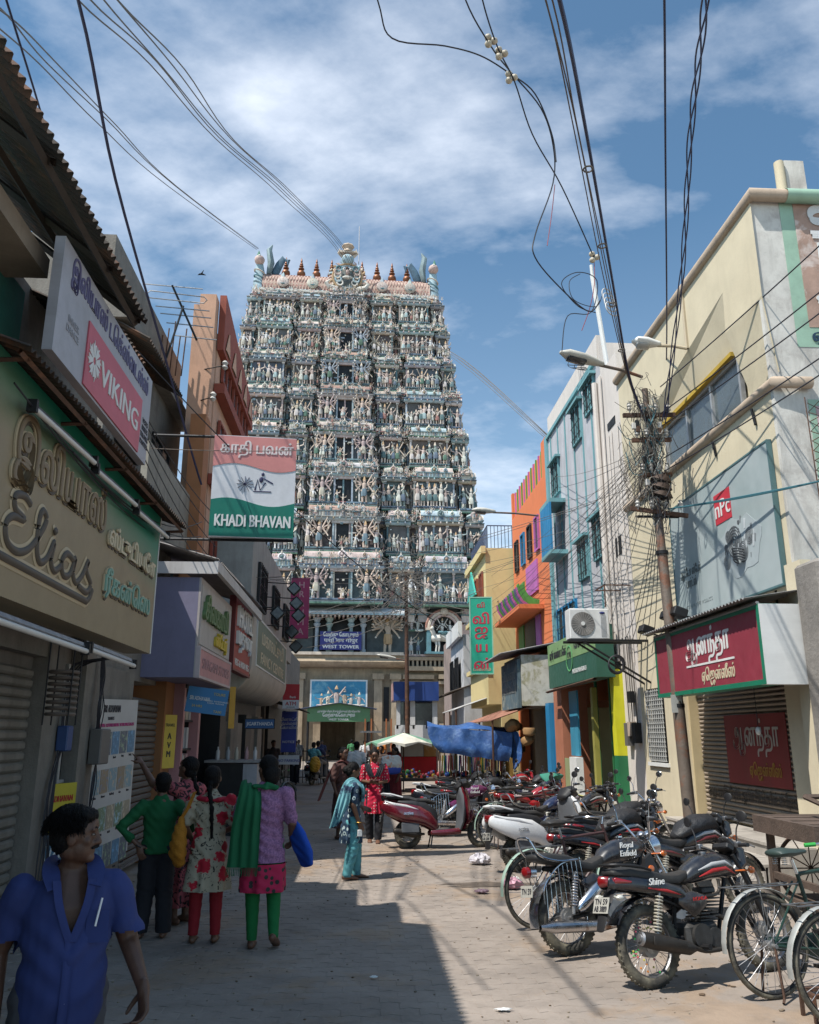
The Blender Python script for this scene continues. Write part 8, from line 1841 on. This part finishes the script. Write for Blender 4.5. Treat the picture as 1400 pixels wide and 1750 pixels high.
# street lamps
def lamp(label, base, tip, size, open_=True, white=False):
    r = thing('street_lamp', label, 'street lamp', tuple(tip), world=True)
    base, tip = V(base), V(tip); d = (tip - base).normalized(); a = MB()
    L_ = size; P = [tip - d * L_ * .9, tip - d * L_ * .5, tip - d * L_ * .15, tip]; 
    a.loft([q + V((0, 0, .03)) for q in P], [.05, .13, .13, .05], [.045, .075, .07, .03], ref=(0, 1, 0), n=14); a.build('housing', mat('lamp_cream', (.55, .53, .47), .5, dirt=.3) if not white else whitep, r)
    a = MB(); a.loft([q - V((0, 0, .035)) for q in P[1:3]], [.105, .10], [.035, .03], ref=(0, 1, 0), n=14); a.build('lens', glassm if open_ else mat('lamp_lens', (.45, .46, .46), .15, bump=0), r)
    a = MB(); a.tube([base, base.lerp(tip - d * L_ * .9, .5) + V((0, 0, .02)), tip - d * L_ * .85], .025, 8); a.build('arm', polem if not white else plainmat('arm_cream', (.5, .42, .3)), r)
    return r
lamp('large open street lamp head on a curved arm left of the pole', (4.22, 11.4, 6.95), (2.95, 11.3, 7.25), .72)
lamp('small white street lamp on a cream bracket from the corner building', (4.88, 11.2, 7.35), (4.12, 11.4, 7.52), .42, False, True)
a = MB(); a.tube([(4.88, 11.2, 8.3), (4.88, 11.2, 7.35)], .03, 6); a.build('down_bracket', plainmat('arm_cream', (.5, .42, .3)), bpy.data.objects['street_lamp.001'])
lamp('street lamp hanging over the middle of the street by the orange house', (4.4, 20, 7.05), (2.72, 20, 7.15), .6)
mp_ = thing('roof_mast', 'slim white roof mast behind the large lamp', 'mast', (4.35, 15, 9), world=True)
a = MB(); a.cyl((4.95, 15.3, 8.9), (4.75, 15.3, 11.1), .05, n=8); a.cyl((4.75, 15.3, 11.1), (4.74, 15.3, 11.35), .035, n=8); a.build('tube', whitep, mp_)
p2 = thing('utility_pole', 'dark iron pole with wires in front of the police booth', 'pole', (1.75, 33.5, 0), world=True)
a = MB(); a.cyl((1.78, 33.5, 0), (1.70, 33.5, 8.2), .10, .07, n=10); a.build('shaft', rust, p2)
a = MB()
for k in range(70):
    p = V((WR.gauss(1.7, .5), 33.4, WR.gauss(7.2, .7))); a.tube([p, p + V((WR.uniform(-.9, .9), 0, WR.uniform(-.7, .7))), p + V((WR.uniform(-.9, .9), 0, WR.uniform(-.9, .9)))], .012, 4, smooth=3)
a.build('wire_tangle', greywire, p2, kind='stuff')
lamp('tube shaped street lamp on the far dark pole', (1.72, 33.5, 4.55), (.55, 33.4, 4.75), .8)
p3 = thing('lattice_mast', 'thin triangular iron lattice mast by the white end wall', 'mast', (5.35, 8.6, 3.7), world=True)
a = MB(); ps3 = [(5.2, 8.75), (5.42, 8.75), (5.3, 8.6)]
for x, y in ps3: a.cyl((x, y, 3.6), (x - .02, y, 5.5), .008, n=4)
for k in range(7):
    for (x0, y0), (x1, y1) in zip(ps3, ps3[1:] + ps3[:1]): a.cyl((x0, y0, 3.75 + .24 * k), (x1, y1, 3.87 + .24 * k), .005, n=4); a.cyl((x1, y1, 3.87 + .24 * k), (x0, y0, 3.99 + .24 * k), .005, n=4)
a.build('lattice', rust, p3)
def sag(p, q, s, n=7): p, q = V(p), V(q); return [p.lerp(q, i / n) - V((0, 0, s * 4 * (i / n) * (1 - i / n))) for i in range(n + 1)]
G1 = 'overhead cables along the street'
W1 = 'overhead cables along the street'
cable('overhead_cable', [(-2.3, 3.2, 7.5), (-2.63, 6, 7.96), (-2.84, 8, 7.6), (-2.9, 11, 6.81), (-2.76, 12.5, 5.91), (-2.7, 13, 5.6)], .017, bluewire, 'thick navy cable coming down past the television antenna', W1)
cable('overhead_cable', [(-2.5, 4, 6.7), (-2.71, 5, 6.87), (-3.08, 6.6, 7.21), (-3.2, 7.2, 7.2)], .010, bluewire, 'thin navy cable above the iron roof in the upper corner', W1)
def bundle(P, offs, r, m, lab, grp, wob=.03):
    for k, o in enumerate(offs):
        Q = [V(p) + V(o) * (1 if 0 < i < len(P) - 1 else .4) + V((WR.uniform(-wob, wob), 0, WR.uniform(-wob, wob))) for i, p in enumerate(P)]
        cable('overhead_wire', Q, r, m, lab, grp)
Pl = [(-3.3, 6, 9.2), (-3.71, 9, 11.14), (-3.95, 13, 13.86), (-4.03, 19, 17.18), (-3.29, 28, 22.09), (-1.52, 45, 30.26), (.6, 50, 27), (4.61, 45, 24.06), (7.4, 30, 12.7)]
bundle(Pl, [(-.22, 0, 0), (-.08, 0, .05), (.06, 0, 0), (.2, 0, .08), (.34, 0, -.02)], .013, greywire, 'thin wire of the bundle running diagonally over the sky to the tower top', 'wire bundle across the sky to the tower', .06)
Pm = [(-4.0, 6.5, 8.6), (-4.38, 8, 9.76), (-5.22, 11, 11.93), (-5.67, 15, 14.24), (-6.13, 22, 17.92), (-6.17, 40, 27.45)]
bundle(Pm, [(-.12, 0, 0), (.05, 0, .05), (.2, 0, -.05)], .012, greywire, 'thin wire running up the sky to the left horn of the tower', 'wires to the left horn of the tower', .05)
for P_ in (Pl[2], Pl[4]):
    pass
cable('overhead_cable', [(-.3, 7.4, 10.9), (.05, 8, 10.28), (.24, 8.3, 10.02), (.92, 8.5, 10.14), (1.42, 8.8, 10.31), (1.84, 9, 10.24), (2.25, 9.3, 10.2), (2.56, 9.7, 9.9), (2.63, 9.8, 9.5)], .010, wirem, 'slack black wire curving in from the top to the upper insulator knots', 'slack wires over the street')
cable('overhead_cable', [(.9, 7.6, 10.9), (1.13, 8, 10.35), (1.52, 8.5, 10.16), (1.84, 9, 10.29), (2.35, 9.4, 10.05), (2.6, 9.8, 9.76), (2.62, 10, 9.3), (2.33, 10, 8.45), (2.31, 10, 8.08), (2.75, 10.4, 7.85), (3.2, 10.6, 7.6), (3.45, 10.8, 7.9)], .010, wirem, 'long black wire that bends in an S below the insulator knots', 'slack wires over the street')
cable('overhead_cable', [(1.2, 7.7, 10.8), (1.34, 8, 10.36), (1.6, 8.5, 10.16), (1.91, 9, 10.1), (2.26, 9.6, 9.78), (2.83, 10.3, 9.47), (3.46, 11, 8.76)], .010, wirem, 'black wire running straight from the insulator knots to the pole cable', 'slack wires over the street')
cable('hanging_wire', [(2.62, 9.9, 9.2), (2.58, 10, 8.8), (2.49, 10, 8.27)], .006, plainmat('red_wire', (.3, .06, .07)), 'dangling red wire end over the middle of the street')
cable('hanging_wire', [(3.46, 11, 8.7), (3.44, 11, 8.3), (3.35, 11, 7.9), (3.2, 11, 7.5)], .006, plainmat('red_wire', (.3, .06, .07)), 'dangling reddish wire left of the thick cable above the lamps')
cable('hanging_wire', [(2.75, 10.5, 6.9), (2.86, 10.5, 7.46), (3.3, 10.8, 7.7), (3.42, 10.8, 8.23), (3.1, 10.7, 8.3), (2.85, 10.7, 8.1), (3.1, 10.8, 7.8), (3.4, 10.9, 7.75)], .007, wirem, 'looped loose wire above the large street lamp')
cable('hanging_wire', [(3.2, 10.9, 8.4), (3.0, 10.8, 8.2), (3.05, 10.8, 7.9), (3.4, 10.9, 7.85), (3.55, 11, 8.1)], .006, wirem, 'small wire loop beside the pale insulator knot')
for i, (x, y, z, lab) in enumerate(((1.50, 8.45, 10.2, 'upper cluster of white insulator knots on the slack wires'), (1.66, 8.6, 10.16, 'second white knot of the upper cluster'), (1.86, 9.0, 10.17, 'lower cluster of white insulator knots on the slack wires'), (3.46, 11, 8.76, 'pale insulator knot beside the thick pole cable'))):
    r = thing('insulator_knot', lab, 'insulator', (x, y, z), world=True)
    for k in range(3): a = MB(); a.ball((x + .05 * math.cos(k * 2.1), y, z + .06 * math.sin(k * 2.1)), (.05, .05, .045), 8, 6); a.build('insulator', mat('cream_knot', (.5, .44, .34), .5), r)
TH = [(.7, 3, 5.6), (1.15, 4, 6.02), (1.89, 6, 6.8), (3.04, 9, 7.21), (3.87, 11, 6.8), (4.2, 11.35, 6.2)]
cable('thick_cable', TH, .016, bluewire, 'thickest dark cable dropping from the top edge to the tangled pole')
for k in range(3): cable('bundle_cable', [V(p) + V((-.05 - .025 * k + WR.uniform(-.02, .02), 0, WR.uniform(-.03, .03))) * (1 if i < 4 else .3) for i, p in enumerate(TH)], .006, mat('brown_cable', (.13, .10, .08)), 'thin brown wire strapped beside the thickest cable', 'brown wires strapped to the thick cable')
a = MB()
for k, w_ in enumerate(('highest', 'upper middle', 'lower middle', 'lowest')):
    q = V(TH[2]).lerp(V(TH[4]), .12 + .25 * k) + V((-.05, 0, .06)); a = MB(); a.torus(q, .045, .009, 12, 5); tag(a.build('cable_tie', greywire), w_ + ' rusty wire tie round the brown wires of the thick cable', 'tie')
lp = MB()
for k in range(4): lp.torus((3.55, 10.6 + .05 * k, 7.65 + .1 * k), .12, .009, 18, 5, M=T(0, 0, 0, .4, R(80), .5 + .2 * k))
tag(lp.build('white_wire_coil', plainmat('white_wire', (.6, .6, .6))), 'coil of white wire wound on the thick cable over the lamps', 'coil')
cable('overhead_cable', [(1.7, 3.6, 6.7), (2.27, 5, 7.17), (3.03, 7, 7.49), (4.51, 11, 7.59), (5.4, 13.5, 7.6)], .011, bluewire, 'straight navy cable dropping vertically at the right of the sky', W1)
TW = [(2.1, 3.8, 6.8), (2.6, 5, 7.19), (3.31, 7, 7.65), (4.15, 9.5, 7.47), (4.34, 11, 6.07)]
for k in range(3):
    Q = spline([V(p) for p in TW], 8); Q = [q + V((.03 * math.sin(i * .8 + k * 2.1), 0, .03 * math.cos(i * .8 + k * 2.1))) for i, q in enumerate(Q)]
    cable('twisted_cable', Q, .0085, bluewire, 'strand of the twisted navy cable left of the corner building roof', 'twisted navy cable strands', sm=2)
for i, (p, q) in enumerate((((5.6, 5.5, 7.3), (4.45, 11.3, 6.75)), ((5.5, 5.5, 6.6), (4.4, 11.3, 6.3)), ((5.45, 5.5, 6.3), (4.4, 11.3, 6.1)), ((5.3, 5.5, 5.7), (4.4, 11.3, 5.6)), ((5.25, 5.5, 5.5), (4.4, 11.3, 5.4)))):
    cable('service_wire', sag(p, q, .06), .009, wirem, 'black wire crossing the corner building, %s' % ['highest', 'second from the top', 'third from the top', 'fourth from the top', 'lowest over the window'][i], 'wires crossing the corner building')
for k in range(3): cable('teal_cable', sag((5.3, 5.5, 3.9 + .05 * k), (4.4, 11.3, 4.82), .05 + .03 * k), .008, mat('teal_cable', (.04, .14, .17)), ['upper', 'middle', 'most sagging'][k] + ' teal cable strung over the grey green billboard', 'teal cables over the billboard')
# service wires fanning from the pole to the houses
tgt = [((4.9, 16.5 + .35 * k, 3.6 + .42 * k)) for k in range(12)] + [(4.9, 21.5 + .6 * k, 5.2 + .3 * (k % 4)) for k in range(9)] + [(4.2, 27 + .6 * k, 5 + .5 * (k % 5)) for k in range(8)]
for i, t_ in enumerate(tgt):
    cable('service_wire', sag((4.2, 11.4, 5.2 + .055 * (i % 14)), t_, .10 + .03 * (i % 5)), .0045, greywire if i % 2 else wirem, 'thin service wire fanning from the tangled pole to the houses beyond', 'service wires fanning from the pole')
lft = [(-2.4, 12 + 1.3 * k, 5.0 + .22 * (k % 5)) for k in range(8)]
for i, t_ in enumerate(lft):
    cable('crossing_wire', sag((4.2, 11.5 + .9 * i, 5.3 + .15 * (i % 4)) if i % 2 else (4.8, 19 + i, 6.4), (t_[0], t_[1] + 6, t_[2]), .25), .005, greywire, 'thin wire slung across the street toward the left houses', 'wires slung across the street')
for i in range(9):
    cable('crossing_wire', sag((1.72, 33.4, 6.5 + .22 * i), (4.1 + .3 * (i % 3), 26 + .5 * i, 5.6 + .3 * (i % 4)) if i % 2 else (-3.2, 30 + i, 4.6 + .3 * i), .35), .012, greywire, 'wire drooping from the far dark pole in front of the tower', 'wires drooping from the far pole')
for i in range(5): cable('fallen_strand', sag((4.3, 11.3, 5.2), (4.6 + .05 * i, 13 + .5 * i, 2.9 + .1 * i), .3), .006, wirem, 'loose strand hanging from the pole down the pale wall', 'loose strands down the pale wall')
cable('sign_wire', sag((-2.9, 10.6, 5.36), (-.9, 10.8, 5.44), .02), .006, mat('brown_cable', (.13, .10, .08)), 'brown wire crossing in front of the Khadi Bhavan sign')
cable('sign_wire', sag((-2.9, 9.6, 6.3), (1.7, 16, 3.6), .3), .008, wirem, 'dark wire slanting down over the Khadi Bhavan sign to the middle of the street')
for k in range(5): cable('left_wire', sag((-2.72, 7.2 + .2 * k, 5.6), (-2.6, 13.5 + .3 * k, 4.2 + .3 * k), .25), .007, wirem, 'black wire hanging along the left house fronts', 'wires along the left house fronts')
for k in range(3): cable('left_wire', sag((-2.0, 4.4 + .5 * k, 3.55 - .03 * k), (-2.2, 10.8, 4.0 + .2 * k), .25), .006, wirem, ['lowest', 'middle', 'highest'][k] + ' thin wire drooping in front of the Elias board', 'wires drooping over the Elias board')
# bird
bd_ = MB(); bd_.loft([(-2.55, 11, 8.25), (-2.50, 11, 8.27), (-2.44, 11, 8.25)], [.006, .018, .006], n=6); bd_.loft([(-2.55, 11.05, 8.3), (-2.50, 11, 8.27), (-2.46, 10.95, 8.3)], [.004, .012, .004], n=5); tag(bd_.build('bird', darkm), 'tiny dark bird in the sky beside the peach house', 'bird')
# ================================================================ MARKET
tarp = mat('blue_tarpaulin', (.03, .095, .28), .45, var=.3, vs=3, bump=1.0, bs=9, c2=(.07, .15, .33), pat='worn', ps=4)
ts = thing('tarp_stall', 'market stall covered by a sagging bright blue tarpaulin', 'stall', (2.7, 22, 0), world=True)
a = MB(); sheet(a, [(2.7, 22.9, 1.80), (2.7, 22.3, 1.90), (2.7, 21.6, 1.86), (2.7, 21.3, 1.76)], [(1.0, 0, .03), (1.02, 0, -.02), (1.06, 0, -.05), (1.08, 0, -.06)], nf=1.6, amp=.05, th=.01, m=40, ph=2); a.build('tarpaulin_top', tarp, ts)
a = MB(); sheet(a, [(2.70, 21.28, 1.78), (2.70, 21.22, 1.55), (2.74, 21.16, 1.3), (2.8, 21.2, 1.12)], [(1.08, 0, -.07), (1.06, 0, -.08), (.98, 0, -.10), (.86, 0, -.12)], nf=2.6, amp=.03, th=.006, m=60, ph=1); a.build('tarpaulin_front', tarp, ts)
a = MB(); sheet(a, [(3.72, 21.6, 1.72), (3.82, 21.5, 1.45), (3.86, 21.4, 1.1), (3.78, 21.3, .85)], [(-.15, .5, 0), (-.12, .42, .03), (-.08, .3, .05), (.0, .1, .05)], nf=3, amp=.03, th=.01, m=20); a.build('tarpaulin_corner', tarp, ts)
for x in (1.95, 2.35, 3.35, 3.6): a = MB(); a.cyl((x, 21.5, 0), (x, 21.5, 1.75), .022, n=6); a.build('pole', wc, ts)
cblock('table', wc, ts, (1.9, 3.6, 21.6, 22.9, .55, .62)); cblock('table_cloth', plainmat('dim_cloth', (.14, .10, .08), .8), ts, (1.92, 3.58, 21.58, 21.62, .1, .55))
gcol = [plainmat('goods_%s' % n_, tuple(q * .55 for q in c_), .5) for n_, c_ in (('red', (.45, .03, .03)), ('yellow', (.5, .35, .04)), ('green', (.04, .25, .08)), ('blue', (.03, .1, .4)), ('pink', (.5, .12, .22)), ('brown', (.2, .10, .05)))]
for k in range(30):
    a = MB(); x = 1.95 + .055 * k; a.cyl((x, 21.55, .65 + WR.uniform(0, .15)), (x + WR.uniform(-.03, .03), 21.5, 1.15), .02, n=6); a.build('hanging_goods', gcol[k % 6], ts)
for k in range(24):
    a = MB(); a.ball((1.95 + .07 * k, 21.8 + .3 * (k % 3), .68), (.07, .07, .07), 7, 5); a.build('goods', gcol[(k * 5) % 6], ts)
rc = thing('market_cart', 'vending cart with white panel above a red cloth skirt', 'cart', (1.75, 27, 0), world=True)
cblock('skirt', plainmat('red_cloth', (.62, .02, .03), .7), rc, (1.18, 2.35, 26.5, 27.6, .35, 1.0)); cblock('upper_panel', plainmat('white_panel_paint', (.62, .62, .60), dirt=.1), rc, (1.22, 1.9, 26.52, 27.5, 1.01, 1.55)); cblock('picture_panel', plainmat('orange_picture', (.55, .3, .1), c2=(.6, .5, .3), pat='worn', ps=4), rc, (1.92, 2.3, 26.52, 27.5, 1.01, 1.45))
for x in (1.2, 2.32): a = MB(); a.cyl((x, 26.5, 0), (x, 26.5, 1.7), .02, n=6); a.build('post', steel, rc)
um = thing('market_umbrella', 'ragged white and green market umbrella', 'umbrella', (1.15, 26, 0), world=True)
for k in range(8):
    a0 = k * math.pi / 4; a = MB(); c_ = V((1.25, 26, 1.72)); p1 = c_ + V((1.15 * math.cos(a0), 1.0 * math.sin(a0), -.32)); p2_ = c_ + V((1.15 * math.cos(a0 + .785), 1.0 * math.sin(a0 + .785), -.32)); m_ = (p1 + p2_) / 2 + V((0, 0, .06)); a.add([c_, p1, m_, p2_, c_ - V((0, 0, .01)), p1 - V((0, 0, .09)), m_ - V((0, 0, .03)), p2_ - V((0, 0, .09))], [(0, 1, 2), (0, 2, 3), (1, 5, 6, 2), (2, 6, 7, 3)]); a.build('canopy_panel', [plainmat('umbrella_white', (.6, .58, .5), .8, dirt=.2), plainmat('umbrella_green', (.15, .32, .22), .8), plainmat('umbrella_white', (.6, .58, .5))][k % 3], um)
a = MB(); a.cyl((1.25, 26, 0), (1.25, 26, 1.74), .02, n=6); a.build('pole', wc, um)
pbx = thing('police_booth', 'white booth with windows and a blue box roof in front of the tower', 'booth', (1.9, 34.5, 0), world=True)
cblock('base', plainmat('booth_white', (.66, .66, .66), .5, dirt=.1), pbx, (1.35, 3.0, 34, 35.6, 0, 2.05), (1.35, 1.5, 33.99, 34.0, 2.05, 3.0), (1.9, 2.1, 33.99, 34.0, 2.05, 3.0), (2.8, 3.0, 33.99, 34.0, 2.05, 3.0)); cblock('roof_box', plainmat('booth_blue', (.02, .06, .25), .5), pbx, (1.22, 3.05, 33.8, 35.8, 3.0, 3.75)); cblock('side_panel', plainmat('booth_pink', (.5, .3, .28)), pbx, (1.18, 1.219, 33.85, 35.7, 3.02, 3.72))
for x in (1.35, 1.75, 2.0, 2.92): cblock('post', plainmat('booth_white', (.66, .66, .66)), pbx, (x, x + .08, 34, 34.08, 1.9, 3.0))
cblock('window_glass', glassm, pbx, (1.43, 1.75, 34.03, 34.06, 1.9, 2.95), (2.08, 2.92, 34.03, 34.06, 1.95, 2.9)); cblock('rear_wall', plainmat('booth_grey', (.2, .2, .2)), pbx, (1.4, 3.0, 35.5, 35.6, 1.9, 3.0))
ps_ = thing('metal_frame_gate', 'rusty orange tube frame with small roof in front of the gate', 'frame', (.6, 34, 0), world=True)
for x in (.1, .35, .95, 1.15): a = MB(); a.cyl((x, 34.2, 0), (x, 34.2, 2.3), .03, n=6); a.build('post', plainmat('orange_tube', (.4, .15, .06)), ps_)
cblock('small_roof', steel, ps_, (-.1, .75, 33.9, 34.6, 1.75, 1.82))
wl = thing('iron_railing', 'dark iron railing across the far left of the street', 'railing', (-2.5, 31, 0), world=True)
for k in range(16): a = MB(); a.cyl((-3.3 + .13 * k, 31, 0), (-3.3 + .13 * k, 31, 1.2), .015, n=5); a.build('bar', darkm, wl)
a = MB(); a.cyl((-3.3, 31, 1.1), (-1.3, 31, 1.1), .02, n=5); a.cyl((-3.3, 31, .2), (-1.3, 31, .2), .02, n=5); a.build('rail', darkm, wl)
# far parked traffic in front of the gate and heap of goods
for i in range(6): dup(shine, None, (-.9 + .42 * i, 43 + .3 * i, 0), rot=(0, 0, R(70 + 7 * i)), label='motorcycle in the crowd parked before the tower gate', group='motorcycles before the tower gate')
hp = thing('flower_stall', 'low stall heaped with colourful goods below the umbrella', 'stall', (1.5, 24, 0), world=True)
for k in range(60): a = MB(); a.ball((1.0 + WR.uniform(0, 1.2), 24 + WR.uniform(-.4, .4), .5 + WR.uniform(0, .2)), WR.uniform(.03, .06), 6, 4); a.build('goods', gcol[WR.randrange(6)], hp)
cblock('table', wc, hp, (.95, 2.25, 23.6, 24.5, .42, .5))
# ================================================================ LITTER
def crumple(name, label, c, s, m, sd):
    r2 = random.Random(sd); a = MB(); a.ball((0, 0, s[2] * .8), s, 22, 14); a.v = [(x * r2.uniform(.8, 1.12) * (1 + .25 * math.sin(9 * math.atan2(y, x) + 40 * z)), y * r2.uniform(.8, 1.12) * (1 + .25 * math.sin(7 * math.atan2(y, x) - 30 * z)), max(.002, z * r2.uniform(.75, 1.15))) for x, y, z in a.v]
    o = a.build(name, m, None, smooth=75); o.location = c; tag(o, label, 'litter')
crumple('plastic_bag', 'crumpled white plastic bag lying on the sunny paving', (1.55, 11.46, .012), (.13, .11, .07), plainmat('thin_white_plastic', (.66, .62, .66), .4), 1)
crumple('plastic_bag', 'crumpled pink plastic bag beside the damp patch', (1.66, 9.67, .012), (.10, .08, .06), plainmat('thin_pink_plastic', (.50, .26, .33), .4), 2)
crumple('paper_scrap', 'white scrap of paper behind the pink bag', (1.75, 9.95, .012), (.06, .05, .04), whitep, 3)
crumple('wrapper', 'dull mauve wrapper flat on the paving left of the pink bag', (1.29, 9.42, .012), (.07, .05, .02), plainmat('mauve_wrapper', (.2, .13, .16)), 4)
crumple('paper_scrap', 'torn white scrap near the bottom edge of the paving', (.88, 5.57, .012), (.05, .02, .006), whitep, 5)
crumple('paper_scrap', 'tiny white scrap on the paving in the shade', (.1, 6.3, .012), (.025, .015, .008), whitep, 6)
stn = thing('steel_stand', 'small rusty bicycle stand at the bottom right corner', 'stand', (2.6, 5.3, 0), world=True)
for x, y in ((2.66, 5.40), (2.66, 5.25), (2.96, 5.40), (2.96, 5.25)): cblock('leg', rust, stn, (x, x + .02, y, y + .02, 0, .13))
cblock('bar', rust, stn, (2.66, 2.98, 5.25, 5.28, .13, .15), (2.66, 2.98, 5.40, 5.43, .13, .15), (2.66, 2.69, 5.281, 5.399, .13, .15))
# ================================================================ true size: the plan above was drawn at nine tenths
K = 1.111
real = ('person', 'parked_motorcycle', 'parked_bicycle', 'parked_scooter', 'shoulder_bag', 'cloth_bag')
for o in list(bpy.data.objects):
    if o.parent is None and o.type != 'LIGHT':
        o.location = o.location * K
        if o.type != 'CAMERA' and not o.name.startswith(real): o.scale = tuple(q * K for q in o.scale)
    if '_w' in o: del o['_w']
    if '_h' in o: del o['_h']
